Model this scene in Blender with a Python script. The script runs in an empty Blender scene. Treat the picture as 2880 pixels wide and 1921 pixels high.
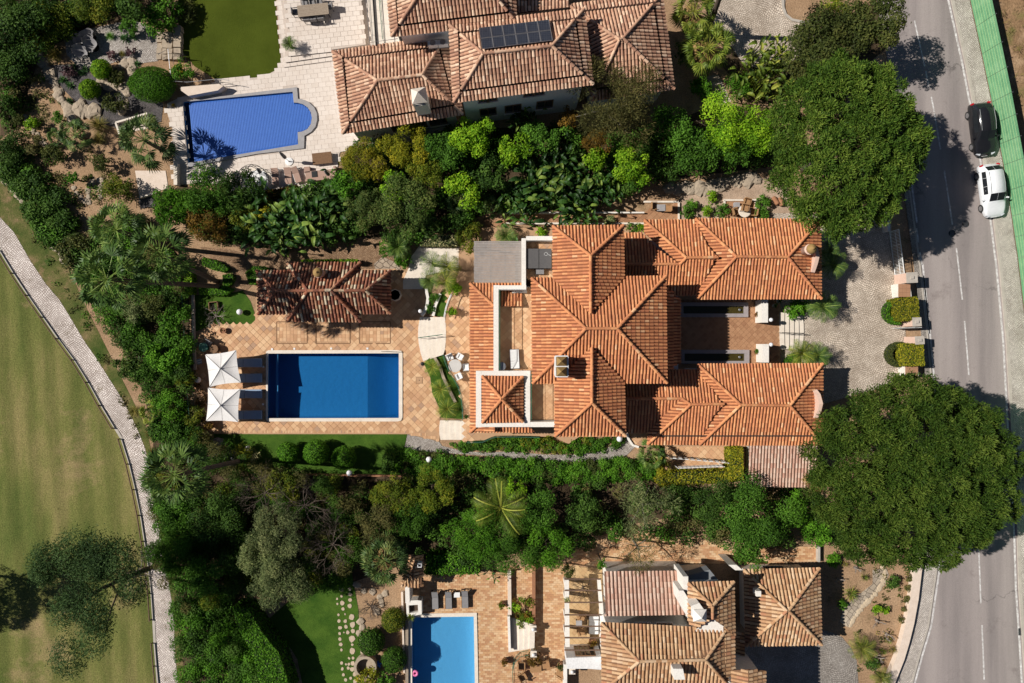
import bpy, math, random
import numpy as np
from mathutils import Vector, Matrix
from mathutils.geometry import tessellate_polygon
random.seed(7)
SC = bpy.context.scene
COL = SC.collection
# ---------------------------------------------------------------- camera, sky, sun, exposure
S, HC = 0.03, 60.0             # metres per photo pixel on the ground, camera height
cam = bpy.data.cameras.new('camera'); camo = bpy.data.objects.new('camera', cam); COL.objects.link(camo)
cam.sensor_width = 36; cam.lens = 36 * HC / (2880 * S); cam.clip_end = 2000; cam.clip_start = 1
camo.location = (0, 0, HC); camo.rotation_euler = (0, 0, 0)
SC.camera = camo
SUN_EL, SUN_AZ = math.radians(43), math.radians(8)   # sun low left, shadows fall right and a little down
wd = bpy.data.worlds.new('World'); SC.world = wd; wd.use_nodes = True
wn = wd.node_tree.nodes; wl = wd.node_tree.links
sky = wn.new('ShaderNodeTexSky'); sky.sky_type = 'NISHITA'; sky.sun_disc = False
sky.sun_elevation = SUN_EL; sky.sun_rotation = math.radians(-82); sky.air_density = .5; sky.dust_density = .2
bg = wn['Background']; bg.inputs['Strength'].default_value = 0.05
wl.new(sky.outputs['Color'], bg.inputs['Color'])
sun = bpy.data.lights.new('sun', 'SUN'); sun.energy = 5.0; sun.angle = math.radians(0.53); sun.color = (1.0, 0.955, 0.89)
suno = bpy.data.objects.new('sun', sun); COL.objects.link(suno)
dv = Vector((math.cos(SUN_AZ) * math.cos(SUN_EL), -math.sin(SUN_AZ) * math.cos(SUN_EL), -math.sin(SUN_EL)))
suno.rotation_euler = dv.to_track_quat('-Z', 'Y').to_euler(); suno.location = (-40, 6, 40)
SC.view_settings.view_transform = 'Standard'; SC.view_settings.look = 'None'
SC.view_settings.exposure = 0.15; SC.view_settings.gamma = 1.0; SC.view_settings.use_curve_mapping = False
SC.cycles.max_bounces = 6; SC.cycles.transparent_max_bounces = 12; SC.cycles.diffuse_bounces = 2

# ---------------------------------------------------------------- coordinates
def W(p, z=0.0):
    k = S * (HC - z) / HC
    return Vector(((p[0] - 1440) * k, -(p[1] - 960.5) * k, z))
def N(c, r):
    return lambda x, y: (720 * c + x / 3.2653, 480 * r + y / 3.2653)
A00, A10, A20, A30 = N(0, 0), N(1, 0), N(2, 0), N(3, 0)
A01, A11, A21, A31 = N(0, 1), N(1, 1), N(2, 1), N(3, 1)
A02, A12, A22, A32 = N(0, 2), N(1, 2), N(2, 2), N(3, 2)
A03, A13, A23, A33 = N(0, 3), N(1, 3), N(2, 3), N(3, 3)
def F(x, y): return (x * 1.225, y * 1.225)
def FL(l): return [F(*p) for p in l]
def M(fn, l): return [fn(*p) for p in l]

# ---------------------------------------------------------------- materials
MATS = {}
def newmat(name):
    m = bpy.data.materials.new(name); m.use_nodes = True
    return m, m.node_tree.nodes, m.node_tree.links, m.node_tree.nodes['Principled BSDF']
def ramp(nt, stops, interp='LINEAR'):
    r = nt.new('ShaderNodeValToRGB'); e = r.color_ramp.elements; r.color_ramp.interpolation = interp
    while len(e) < len(stops): e.new(0.5)
    for i, (p, c) in enumerate(stops): e[i].position = p; e[i].color = (*c, 1)
    return r
def mnoise(nt, ln, scale, detail=4, rough=.6, vec=None, dist=0):
    n = nt.new('ShaderNodeTexNoise'); n.inputs['Scale'].default_value = scale; n.inputs['Detail'].default_value = detail
    n.inputs['Roughness'].default_value = rough; n.inputs['Distortion'].default_value = dist
    if vec is not None: ln.new(vec, n.inputs['Vector'])
    return n
def posnode(nt):
    return nt.new('ShaderNodeNewGeometry').outputs['Position']
def mixc(nt, ln, fac, a, b, mode='MIX'):
    m = nt.new('ShaderNodeMix'); m.data_type = 'RGBA'; m.blend_type = mode
    for sock, v in ((m.inputs[0], fac), (m.inputs[6], a), (m.inputs[7], b)):
        if hasattr(v, 'links'): ln.new(v, sock)
        else: sock.default_value = v if isinstance(v, (int, float)) else (*v, 1)
    return m.outputs[2]
def pm(name, c1, c2=None, scale=3.0, rough=.8, bump=0.0, bscale=None, metal=0.0, spec=.3, c3=None, detail=5, contrast=.25):
    """plain surface: two or three colours through noise, optional fine relief"""
    if name in MATS: return MATS[name]
    m, nt, ln, b = newmat(name)
    pos = posnode(nt)
    b.inputs['Roughness'].default_value = rough; b.inputs['Metallic'].default_value = metal
    b.inputs['Specular IOR Level'].default_value = spec
    c2 = c2 or tuple(x * .8 for x in c1)
    n = mnoise(nt, ln, scale, detail, .65, pos)
    st = [(.5 - contrast, c1), (.5 + contrast, c2)]
    if c3: st = [(.5 - contrast, c1), (.5, c3), (.5 + contrast, c2)]
    r = ramp(nt, st); ln.new(n.outputs['Fac'], r.inputs['Fac'])
    n2 = mnoise(nt, ln, scale * 9, 3, .6, pos)
    r2 = ramp(nt, [(.3, (.82, .82, .82)), (.7, (1.1, 1.1, 1.1))]); ln.new(n2.outputs['Fac'], r2.inputs['Fac'])
    ln.new(mixc(nt, ln, .8, r.outputs['Color'], r2.outputs['Color'], 'MULTIPLY'), b.inputs['Base Color'])
    if bump:
        bn = mnoise(nt, ln, bscale or scale * 6, 4, .6, pos)
        bp = nt.new('ShaderNodeBump'); bp.inputs['Strength'].default_value = 1; bp.inputs['Distance'].default_value = bump
        ln.new(bn.outputs['Fac'], bp.inputs['Height']); ln.new(bp.outputs['Normal'], b.inputs['Normal'])
    MATS[name] = m
    return m
def piece_rand(nt, ln):
    """a random number for each piece: its own value in a joined mesh, plus the object's"""
    at = nt.new('ShaderNodeAttribute'); at.attribute_name = 'v'
    oi = nt.new('ShaderNodeObjectInfo')
    ad = nt.new('ShaderNodeMath'); ad.operation = 'ADD'; ln.new(at.outputs['Fac'], ad.inputs[0]); ln.new(oi.outputs['Random'], ad.inputs[1])
    fr = nt.new('ShaderNodeMath'); fr.operation = 'FRACT'; ln.new(ad.outputs[0], fr.inputs[0])
    return fr.outputs[0]
def piece_mat(name, stops, rough=.85, stain=None, stain_amt=.5, sscale=1.2, spec=.25, fine=.25, bump=.004):
    if name in MATS: return MATS[name]
    m, nt, ln, b = newmat(name)
    fr = piece_rand(nt, ln)
    r = ramp(nt, stops, 'CONSTANT' if len(stops) > 5 else 'LINEAR'); ln.new(fr, r.inputs['Fac'])
    pos = posnode(nt); col = r.outputs['Color']
    n2 = mnoise(nt, ln, 14, 4, .65, pos)
    r2 = ramp(nt, [(.3, (1 - fine,) * 3), (.7, (1 + fine * .5,) * 3)]); ln.new(n2.outputs['Fac'], r2.inputs['Fac'])
    col = mixc(nt, ln, 1.0, col, r2.outputs['Color'], 'MULTIPLY')
    if stain:
        n = mnoise(nt, ln, sscale, 6, .7, pos)
        r3 = ramp(nt, [(.48, (0, 0, 0)), (.66, (stain_amt,) * 3)]); ln.new(n.outputs['Fac'], r3.inputs['Fac'])
        col = mixc(nt, ln, r3.outputs['Color'], col, stain)
    ln.new(col, b.inputs['Base Color']); b.inputs['Roughness'].default_value = rough; b.inputs['Specular IOR Level'].default_value = spec
    bp = nt.new('ShaderNodeBump'); bp.inputs['Distance'].default_value = bump; ln.new(n2.outputs['Fac'], bp.inputs['Height']); ln.new(bp.outputs['Normal'], b.inputs['Normal'])
    MATS[name] = m
    return m
def leaf_mat(name, dark, mid, light, trans=.3, rough=.6, spec=.15):
    if name in MATS: return MATS[name]
    dark, mid, light = (tuple(a * b for a, b in zip(c, g)) for c, g in ((dark, (1.3, 1.2, .9)), (mid, (1.6, 1.42, .95)), (light, (1.75, 1.5, 1.0))))
    m, nt, ln, b = newmat(name)
    at = nt.new('ShaderNodeAttribute'); at.attribute_name = 'v'
    r = ramp(nt, [(0.0, dark), (.5, mid), (1.0, light)]); ln.new(at.outputs['Fac'], r.inputs['Fac'])
    oi = nt.new('ShaderNodeObjectInfo')
    r2 = ramp(nt, [(0, (.8, .8, .8)), (1, (1.2, 1.2, 1.15))]); ln.new(oi.outputs['Random'], r2.inputs['Fac'])
    col = mixc(nt, ln, 1.0, r.outputs['Color'], r2.outputs['Color'], 'MULTIPLY')
    ln.new(col, b.inputs['Base Color']); b.inputs['Roughness'].default_value = rough; b.inputs['Specular IOR Level'].default_value = spec
    t = nt.new('ShaderNodeBsdfTranslucent'); ln.new(col, t.inputs['Color'])
    mx = nt.new('ShaderNodeMixShader'); mx.inputs[0].default_value = trans
    ln.new(b.outputs[0], mx.inputs[1]); ln.new(t.outputs[0], mx.inputs[2]); ln.new(mx.outputs[0], nt['Material Output'].inputs['Surface'])
    MATS[name] = m
    return m
def cobble_mat(name, stone1, stone2, joint, scale, jw=.12, moss=None, rot=.6, fan=0):
    """small granite setts, too small to pick apart: cells with recessed joints"""
    m, nt, ln, b = newmat(name)
    pos = posnode(nt)
    mp = nt.new('ShaderNodeMapping'); mp.inputs['Rotation'].default_value = (0, 0, rot); ln.new(pos, mp.inputs['Vector'])
    wn_ = mnoise(nt, ln, .35, 2, .5, pos)
    vm = nt.new('ShaderNodeVectorMath'); vm.operation = 'MULTIPLY_ADD'; ln.new(wn_.outputs['Color'], vm.inputs[0]); vm.inputs[1].default_value = (1.3, 1.3, 0); ln.new(mp.outputs[0], vm.inputs[2])
    vo = nt.new('ShaderNodeTexVoronoi'); vo.feature = 'F1'; vo.distance = 'CHEBYCHEV'; vo.inputs['Scale'].default_value = scale; vo.inputs['Randomness'].default_value = .45; vo.voronoi_dimensions = '2D'
    ve = nt.new('ShaderNodeTexVoronoi'); ve.feature = 'DISTANCE_TO_EDGE'; ve.inputs['Scale'].default_value = scale; ve.inputs['Randomness'].default_value = .45; ve.voronoi_dimensions = '2D'
    for v in (vo, ve): ln.new(vm.outputs[0], v.inputs['Vector'])
    sx = nt.new('ShaderNodeSeparateColor'); ln.new(vo.outputs['Color'], sx.inputs[0])
    r = ramp(nt, [(0, stone1), (1, stone2)]); ln.new(sx.outputs[0], r.inputs['Fac'])
    j = ramp(nt, [(jw * .3, (0, 0, 0)), (jw, (1, 1, 1))]); ln.new(ve.outputs['Distance'], j.inputs['Fac'])
    col = mixc(nt, ln, j.outputs['Color'], joint, r.outputs['Color'])
    big = mnoise(nt, ln, .5, 5, .65, pos)
    rb = ramp(nt, [(.35, (.72, .7, .68)), (.65, (1.08, 1.08, 1.08))]); ln.new(big.outputs['Fac'], rb.inputs['Fac'])
    col = mixc(nt, ln, 1.0, col, rb.outputs['Color'], 'MULTIPLY')
    if moss:
        mn = mnoise(nt, ln, .9, 6, .75, pos); mr = ramp(nt, [(.58, (0, 0, 0)), (.68, (.7,) * 3)]); ln.new(mn.outputs['Fac'], mr.inputs['Fac'])
        col = mixc(nt, ln, mr.outputs['Color'], col, moss)
    ln.new(col, b.inputs['Base Color']); b.inputs['Roughness'].default_value = .85; b.inputs['Specular IOR Level'].default_value = .2
    bp = nt.new('ShaderNodeBump'); bp.inputs['Distance'].default_value = .03; ln.new(j.outputs['Color'], bp.inputs['Height']); ln.new(bp.outputs['Normal'], b.inputs['Normal'])
    MATS[name] = m
    return m
def grass_mat(name, a, b_, c=None, scale=.12, streak=None, patch=None, pscale=.25, pth=.55, fine=20, mow=False):
    m, nt, ln, b = newmat(name)
    pos = posnode(nt); vec = pos
    if streak:
        mp = nt.new('ShaderNodeMapping'); mp.inputs['Rotation'].default_value = (0, 0, streak[0]); mp.inputs['Scale'].default_value = (1, streak[1], 1); ln.new(pos, mp.inputs['Vector']); vec = mp.outputs[0]
    n = mnoise(nt, ln, scale, 7, .68, vec)
    st = [(.36, a), (.64, b_)] if not c else [(.34, a), (.5, c), (.66, b_)]
    r = ramp(nt, st); ln.new(n.outputs['Fac'], r.inputs['Fac']); col = r.outputs['Color']
    if patch:
        pn = mnoise(nt, ln, pscale, 7, .7, pos); pr = ramp(nt, [(pth, (0, 0, 0)), (pth + .12, (.85,) * 3)]); ln.new(pn.outputs['Fac'], pr.inputs['Fac'])
        col = mixc(nt, ln, pr.outputs['Color'], col, patch)
    if mow:   # faint mower tracks and worn specks
        wv = nt.new('ShaderNodeTexWave'); wv.inputs['Scale'].default_value = .16; wv.inputs['Distortion'].default_value = 5; wv.inputs['Detail'].default_value = 3; wv.inputs['Detail Scale'].default_value = .6
        ln.new(vec, wv.inputs['Vector']); wr = ramp(nt, [(.2, (.82, .84, .8)), (.8, (1.12, 1.1, 1.1))]); ln.new(wv.outputs['Fac'], wr.inputs['Fac']); col = mixc(nt, ln, .8, col, wr.outputs['Color'], 'MULTIPLY')
        sp = mnoise(nt, ln, 2.6, 5, .75, pos); sr = ramp(nt, [(.6, (1, 1, 1)), (.7, (.55, .55, .5))]); ln.new(sp.outputs['Fac'], sr.inputs['Fac']); col = mixc(nt, ln, .9, col, sr.outputs['Color'], 'MULTIPLY')
    f = mnoise(nt, ln, fine, 3, .7, pos); fr = ramp(nt, [(.3, (.6, .6, .6)), (.7, (1.3, 1.3, 1.3))]); ln.new(f.outputs['Fac'], fr.inputs['Fac'])
    col = mixc(nt, ln, 1.0, col, fr.outputs['Color'], 'MULTIPLY')
    ln.new(col, b.inputs['Base Color']); b.inputs['Roughness'].default_value = .95; b.inputs['Specular IOR Level'].default_value = .1
    bp = nt.new('ShaderNodeBump'); bp.inputs['Distance'].default_value = .04; ln.new(f.outputs['Fac'], bp.inputs['Height']); ln.new(bp.outputs['Normal'], b.inputs['Normal'])
    MATS[name] = m
    return m
def water_mat(name, absorb, density, gloss=.5):
    m, nt, ln, b = newmat(name); nt.remove(b)
    tr = nt.new('ShaderNodeBsdfTransparent'); gl = nt.new('ShaderNodeBsdfGlossy'); gl.inputs['Roughness'].default_value = .03
    fz = nt.new('ShaderNodeFresnel'); fz.inputs['IOR'].default_value = 1.33
    n = mnoise(nt, ln, 2.2, 3, .55, posnode(nt)); bp = nt.new('ShaderNodeBump'); bp.inputs['Distance'].default_value = .006
    ln.new(n.outputs['Fac'], bp.inputs['Height'])
    for x in (gl, fz): ln.new(bp.outputs['Normal'], x.inputs['Normal'])
    mx = nt.new('ShaderNodeMixShader'); ln.new(fz.outputs[0], mx.inputs[0]); ln.new(tr.outputs[0], mx.inputs[1]); ln.new(gl.outputs[0], mx.inputs[2])
    ln.new(mx.outputs[0], nt['Material Output'].inputs['Surface'])
    va = nt.new('ShaderNodeVolumeAbsorption'); va.inputs['Color'].default_value = (*absorb, 1); va.inputs['Density'].default_value = density
    ln.new(va.outputs[0], nt['Material Output'].inputs['Volume'])
    MATS[name] = m
    return m

# ---------------------------------------------------------------- objects and meshes
def tag(o, label=None, cat=None, group=None, kind=None):
    if label: o['label'] = label
    if cat: o['category'] = cat
    if group: o['group'] = group
    if kind or cat: o['kind'] = kind or 'thing'
    return o
def thing(name, label, cat, loc=(0, 0, 0), rz=0.0, group=None):
    o = bpy.data.objects.new(name, None); COL.objects.link(o); o.empty_display_size = .3
    o.location = loc; o.rotation_euler = (0, 0, rz)
    return tag(o, label, cat, group)
def link(name, me, parent=None, loc=None):
    o = bpy.data.objects.new(name, me); COL.objects.link(o)
    if parent is not None: o.parent = parent
    if loc is not None: o.location = loc
    return o
def copy_tree(o, parent=None):
    c = o.copy(); COL.objects.link(c); c.parent = parent
    for ch in o.children: copy_tree(ch, c)
    return c
def rot2(x, y, a): return (x * math.cos(a) - y * math.sin(a), x * math.sin(a) + y * math.cos(a))
class MB:
    def __init__(s): s.v = []; s.f = []
    def add(s, vs, fs):
        o = len(s.v); s.v += [tuple(p) for p in vs]; s.f += [tuple(i + o for i in f) for f in fs]; return s
    def box(s, c, d, rz=0.0, taper=1.0):
        hx, hy, hz = d[0] / 2, d[1] / 2, d[2] / 2; vs = []
        for z, t in ((-hz, 1), (hz, taper)):
            for x, y in ((-hx, -hy), (hx, -hy), (hx, hy), (-hx, hy)):
                X, Y = rot2(x * t, y * t, rz); vs.append((c[0] + X, c[1] + Y, c[2] + z))
        return s.add(vs, [(0, 3, 2, 1), (4, 5, 6, 7), (0, 1, 5, 4), (1, 2, 6, 5), (2, 3, 7, 6), (3, 0, 4, 7)])
    def prism(s, poly, z0, z1, holes=(), bottom=True):
        """poly of world xy; holes are cut through"""
        loops = [list(poly)] + [list(h) for h in holes]
        flat = [Vector((p[0], p[1], 0)) for l in loops for p in l]
        tri = tessellate_polygon([[Vector((p[0], p[1], 0)) for p in l] for l in loops])
        n = len(flat); vs = [(p.x, p.y, z1) for p in flat] + [(p.x, p.y, z0) for p in flat]; fs = []
        for t in tri:
            a, b, c = (flat[i] for i in t)
            if (b - a).cross(c - a).z < 0: t = (t[0], t[2], t[1])
            fs.append(tuple(t))
            if bottom and z1 - z0 > 1e-6: fs.append((t[2] + n, t[1] + n, t[0] + n))
        if abs(z1 - z0) > 1e-6:
            o = 0
            for l in loops:
                k = len(l)
                for i in range(k): fs.append((o + i, o + (i + 1) % k, n + o + (i + 1) % k, n + o + i))
                o += k
        return s.add(vs, fs)
    def tube(s, pts, rad, n=6, cap=True):
        pts = [Vector(p) for p in pts]; rad = rad if isinstance(rad, (list, tuple)) else [rad] * len(pts)
        vs, fs = [], []; up = Vector((0, 0, 1)); pu = None
        for i, p in enumerate(pts):
            t = (pts[min(i + 1, len(pts) - 1)] - pts[max(i - 1, 0)]).normalized()
            if pu is None: u = t.cross(up if abs(t.z) < .9 else Vector((1, 0, 0))).normalized()
            else: u = (pu - t * pu.dot(t)).normalized()
            pu = u; w = t.cross(u)
            for k in range(n):
                a = 2 * math.pi * k / n; q = p + (u * math.cos(a) + w * math.sin(a)) * rad[i]; vs.append(q)
        for i in range(len(pts) - 1):
            for k in range(n): fs.append((i * n + k, i * n + (k + 1) % n, (i + 1) * n + (k + 1) % n, (i + 1) * n + k))
        if cap: fs += [tuple(range(n))[::-1], tuple(range((len(pts) - 1) * n, len(pts) * n))]
        return s.add(vs, fs)
    def lathe(s, prof, c=(0, 0, 0), n=14, sx=1, sy=1):
        vs, fs = [], []
        for r, z in prof:
            for k in range(n): a = 2 * math.pi * k / n; vs.append((c[0] + r * sx * math.cos(a), c[1] + r * sy * math.sin(a), c[2] + z))
        m = len(prof)
        for i in range(m - 1):
            for k in range(n): fs.append((i * n + k, i * n + (k + 1) % n, (i + 1) * n + (k + 1) % n, (i + 1) * n + k))
        if prof[0][0] > 1e-4: fs.append(tuple(range(n))[::-1])
        if prof[-1][0] > 1e-4: fs.append(tuple(range((m - 1) * n, m * n)))
        return s.add(vs, fs)
    def ball(s, c, r, n=12):
        return s.lathe([(r * math.sin(math.pi * i / n) + 1e-5, -r * math.cos(math.pi * i / n)) for i in range(n + 1)], c, n)
    def quad(s, a, b, c, d): return s.add([a, b, c, d], [(0, 1, 2, 3)])
    def build(s, name, mat, parent=None, smooth=False, world=True):
        me = bpy.data.meshes.new(name)
        off = Vector(parent.location) if (parent is not None and world) else Vector((0, 0, 0))
        g = parent
        while world and g is not None and g.parent is not None: g = g.parent; off = off + Vector(g.location)
        me.from_pydata([(p[0] - off.x, p[1] - off.y, p[2] - off.z) for p in s.v], [], s.f)
        me.materials.append(mat)
        if smooth: me.polygons.foreach_set('use_smooth', [True] * len(me.polygons))
        me.update()
        return link(name, me, parent)
def WP(pts, z=0.0): return [tuple(W(p, z)[:2]) for p in pts]
def sheet(name, pts, z, mat, z0=None, holes=(), kind='structure', label=None):
    """a sheet of ground: outline in photo pixels, seen at height z"""
    o = MB().prism(WP(pts, z), z if z0 is None else z0, z, [WP(h, z) for h in holes]).build(name, mat)
    return tag(o, label, kind=kind)
def npmesh(name, V, Fq, mat, v=None, smooth=False):
    me = bpy.data.meshes.new(name); nv, nf, k = len(V), len(Fq), Fq.shape[1]
    me.vertices.add(nv); me.vertices.foreach_set('co', np.asarray(V, np.float32).ravel())
    me.loops.add(nf * k); me.loops.foreach_set('vertex_index', np.asarray(Fq, np.int32).ravel())
    me.polygons.add(nf); me.polygons.foreach_set('loop_start', np.arange(0, nf * k, k, dtype=np.int32))
    try: me.polygons.foreach_set('loop_total', np.full(nf, k, np.int32))
    except Exception: pass
    if v is not None:
        a = me.attributes.new('v', 'FLOAT', 'POINT'); a.data.foreach_set('value', np.asarray(v, np.float32))
    me.update(calc_edges=True); me.validate()
    if mat: me.materials.append(mat)
    me.polygons.foreach_set('use_smooth', np.full(nf, smooth, bool))
    return me
def inpoly(x, y, poly):
    c = np.zeros(len(x), bool); n = len(poly); j = n - 1
    for i in range(n):
        xi, yi = poly[i]; xj, yj = poly[j]
        if yi != yj:
            c ^= ((yi > y) != (yj > y)) & (x < (xj - xi) * (y - yi) / (yj - yi) + xi)
        j = i
    return c
# ---- many alike pieces: the 300 nearest the lens are objects, the rest one joined part
def scatter(parent, name, proto, mat, mats4, nmax=300, restname=None, rng=np.random.default_rng(5)):
    V, Fq = proto; mats4 = np.asarray(mats4, float)
    if len(mats4) == 0: return
    d = np.linalg.norm(mats4[:, :3, 3] - np.array([0, 0, HC]), axis=1); order = np.argsort(d)
    sm = Fq is BARREL[1]; me = npmesh(name, V, Fq, mat, np.zeros(len(V)), sm)
    off = Vector(parent.location); g = parent
    while g.parent is not None: g = g.parent; off = off + Vector(g.location)
    T = Matrix.Translation(-off)
    for i in order[:nmax]:
        o = link(name, me, parent); o.matrix_basis = T @ Matrix(mats4[i].tolist())
    rest = order[nmax:]
    if len(rest):
        Vh = np.c_[V, np.ones(len(V))]
        A = np.einsum('nij,vj->nvi', mats4[rest], Vh)[:, :, :3].reshape(-1, 3) - np.array(off)
        Fa = (Fq[None] + (np.arange(len(rest)) * len(V))[:, None, None]).reshape(-1, Fq.shape[1])
        vv = np.repeat(rng.random(len(rest)), len(V))
        o = link(restname or name + '_field', npmesh(name + '_field', A, Fa, mat, vv, sm), parent); o['kind'] = 'stuff'
SLAB = (np.array([(-.5, -.5, 0), (.5, -.5, 0), (.5, .5, 0), (-.5, .5, 0), (-.49, -.49, 1), (.49, -.49, 1), (.49, .49, 1), (-.49, .49, 1)], float),
        np.array([(4, 5, 6, 7), (0, 1, 5, 4), (1, 2, 6, 5), (2, 3, 7, 6), (3, 0, 4, 7)]))
def pave(parent, poly, z, size, ang, mat, name='tile', holes=(), nmax=300, gap=.012, thick=.02, bond=0.0, px=True, rnd=.003, seed=3):
    """real tiles laid on a floor: outline in photo pixels, tile size in metres"""
    P = WP(poly, z) if px else poly; Hs = [WP(h, z) if px else h for h in holes]
    rng = np.random.default_rng(seed); w, l = size; P2 = np.array(P); c0 = P2.mean(0)
    ca, sa = math.cos(ang), math.sin(ang)
    q = (P2 - c0) @ np.array([[ca, -sa], [sa, ca]])
    i = np.arange(math.floor(q[:, 0].min() / w) - 1, math.ceil(q[:, 0].max() / w) + 2); j = np.arange(math.floor(q[:, 1].min() / l) - 1, math.ceil(q[:, 1].max() / l) + 2)
    I, J = np.meshgrid(i, j); u = (I + (J % 2) * bond).ravel() * w; v = J.ravel() * l
    x = c0[0] + u * ca - v * sa; y = c0[1] + u * sa + v * ca
    ok = inpoly(x, y, P)
    for h in Hs: ok &= ~inpoly(x, y, h)
    x, y = x[ok], y[ok]; n = len(x); Ms = np.zeros((n, 4, 4)); dz = rng.normal(0, rnd, n)
    W_, L_ = w - gap, l - gap
    Ms[:, 0, 0] = ca * W_; Ms[:, 0, 1] = -sa * L_; Ms[:, 1, 0] = sa * W_; Ms[:, 1, 1] = ca * L_
    Ms[:, 2, 2] = thick + dz; Ms[:, 0, 3] = x; Ms[:, 1, 3] = y; Ms[:, 2, 3] = z; Ms[:, 3, 3] = 1
    scatter(parent, name, SLAB, mat, Ms, nmax, name + '_field', rng)
# ---- clay barrel tiles on a roof face
def barrel(n=6):
    V, Fq = [], []
    for y, w, lift in ((0, 1.0, .1), (1.02, .8, 0)):
        for k in range(n + 1):
            a = math.pi * k / n; V.append((-.5 * w * math.cos(a), y, .62 * w * math.sin(a) + lift))
    for k in range(n): Fq.append((k, k + 1, n + 2 + k, n + 1 + k))
    return np.array(V, float), np.array(Fq)[:, ::-1]
BARREL = barrel(5)
class Roof:
    """tiled roof: faces [(px,py,z)...], the first two points are the eave"""
    def __init__(s, house, name, tile_mat, under_mat, pitch=.25, exposure=.4, ridge_mat=None, nmax=300, rmax=160, tw=.74):
        s.h, s.tm, s.um, s.pitch, s.exp, s.nmax, s.rmax, s.tw = house, tile_mat, under_mat, pitch, exposure, nmax, rmax, tw
        s.rm = ridge_mat or tile_mat; s.name = name; s.T = []; s.R = []; s.mb = MB(); s.rng = np.random.default_rng(len(name))
    def face(s, pts, lift=0.0, w3=None):
        P = w3 or [W(p[:2], p[2] + lift) for p in pts]
        A, B = P[0], P[1]; u = (B - A).normalized()
        n = Vector((0, 0, 0))
        for i in range(len(P)):
            a, b = P[i], P[(i + 1) % len(P)]; n += Vector(((a.y - b.y) * (a.z + b.z), (a.z - b.z) * (a.x + b.x), (a.x - b.x) * (a.y + b.y)))
        n.normalize()
        if n.z < 0: n = -n
        v = n.cross(u); c = sum(((p - A).dot(v) for p in P)) / len(P)
        if c < 0: v = -v
        uu = u if u.cross(v).dot(n) > 0 else -u
        q = [((p - A).dot(uu), (p - A).dot(v)) for p in P]
        # slab under the tiles
        k = len(P); top = [p for p in P]; bot = [p - Vector((0, 0, .1)) for p in P]
        if uu is not u: top, bot = top[::-1], bot[::-1]
        fs = [tuple(range(k)), tuple(range(2 * k - 1, k - 1, -1))] + [(i, k + i, k + (i + 1) % k, (i + 1) % k) for i in range(k)]
        s.mb.add(top + bot, fs)
        us = [a for a, _ in q]; x = min(us) + s.pitch * .5
        R = np.array([list(uu), list(v), list(n)]).T
        while x < max(us):
            ys = []
            for i in range(k):
                (x0, y0), (x1, y1) = q[i], q[(i + 1) % k]
                if (x0 > x) != (x1 > x): ys.append(y0 + (y1 - y0) * (x - x0) / (x1 - x0))
            ys.sort()
            for a, b in zip(ys[::2], ys[1::2]):
                y = a - (.04 if abs(a) < .02 else 0)
                while y < b - .06:
                    L = min(s.exp, b - y); m = np.eye(4); w = s.pitch * s.tw
                    sc = np.diag([w * s.rng.uniform(.94, 1.05), L, w * .62 * s.rng.uniform(.9, 1.1)])
                    m[:3, :3] = R @ sc; m[:3, 3] = np.array(A + uu * (x + s.rng.normal(0, .006)) + v * y + n * .006); s.T.append(m); y += s.exp
            x += s.pitch
        return s
    def ridge(s, a, b, lift=0.03, r=.13):
        A, B = W(a[:2], a[2] + lift), W(b[:2], b[2] + lift)
        if A.z > B.z: A, B = B, A
        d = B - A; L = d.length; v = d.normalized(); u = v.cross(Vector((0, 0, 1))).normalized(); n = u.cross(v)
        Rm = np.array([list(u), list(v), list(n)]).T; k = max(1, round(L / .42)); st = L / k
        for i in range(k):
            m = np.eye(4); m[:3, :3] = Rm @ np.diag([2 * r * s.rng.uniform(.95, 1.05), st, 2 * r * .8]); m[:3, 3] = np.array(A + v * (st * i) + n * .05); s.R.append(m)
        return s
    def hip(s, TL, TR, BR, BL, rl, rr, ridge=True, caps=True):
        """hip roof with a ridge along x: corners and ridge ends as (px,py,z)"""
        s.face([BL, BR, rr, rl]); s.face([TR, TL, rl, rr]); s.face([TL, BL, rl]); s.face([BR, TR, rr])
        if caps:
            for c, e in ((TL, rl), (BL, rl), (TR, rr), (BR, rr)): s.ridge(c, e)
            if rl != rr: s.ridge(rl, rr)
        return s
    def done(s):
        o = s.mb.build(s.name, s.um, s.h)
        scatter(o, 'roof_tile', BARREL, s.tm, s.T, s.nmax, 'roof_tile_field', s.rng)
        if s.R: scatter(o, 'ridge_tile', BARREL, s.rm, s.R, s.rmax, 'ridge_tile_field', s.rng)
        return o
# ---------------------------------------------------------------- palette
STUCCO = pm('stucco', (.80, .76, .70), (.72, .67, .60), 1.2, .85, .004)
STUCCO2 = pm('stucco_cool', (.74, .73, .72), (.66, .65, .64), 1.0, .85, .004)
CREAM = pm('cream_stone', (.74, .62, .52), (.62, .50, .40), 2.5, .8, .004)
WSTONE = pm('white_stone', (.78, .70, .60), (.66, .57, .47), 2.0, .7, .003)
GREYSTONE = pm('grey_coping', (.36, .34, .34), (.28, .27, .27), 3, .75, .003)
DARKM = pm('dark_metal', (.03, .03, .032), (.02, .02, .02), 5, .45, metal=.4)
WHITEM = pm('white_metal', (.8, .8, .78), (.72, .72, .7), 5, .4)
GREENM = pm('green_metal', (.05, .16, .10), (.035, .12, .075), 5, .5)
STEEL = pm('steel', (.45, .45, .46), (.35, .35, .36), 6, .35, metal=.8)
GLASS = pm('window_glass', (.02, .025, .03), (.03, .035, .04), 2, .06, spec=.8)
WOODG = pm('weathered_wood', (.36, .29, .22), (.25, .19, .14), 6, .85, .003)
WOODB = pm('brown_wood', (.22, .12, .06), (.15, .08, .04), 6, .75, .003)
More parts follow.
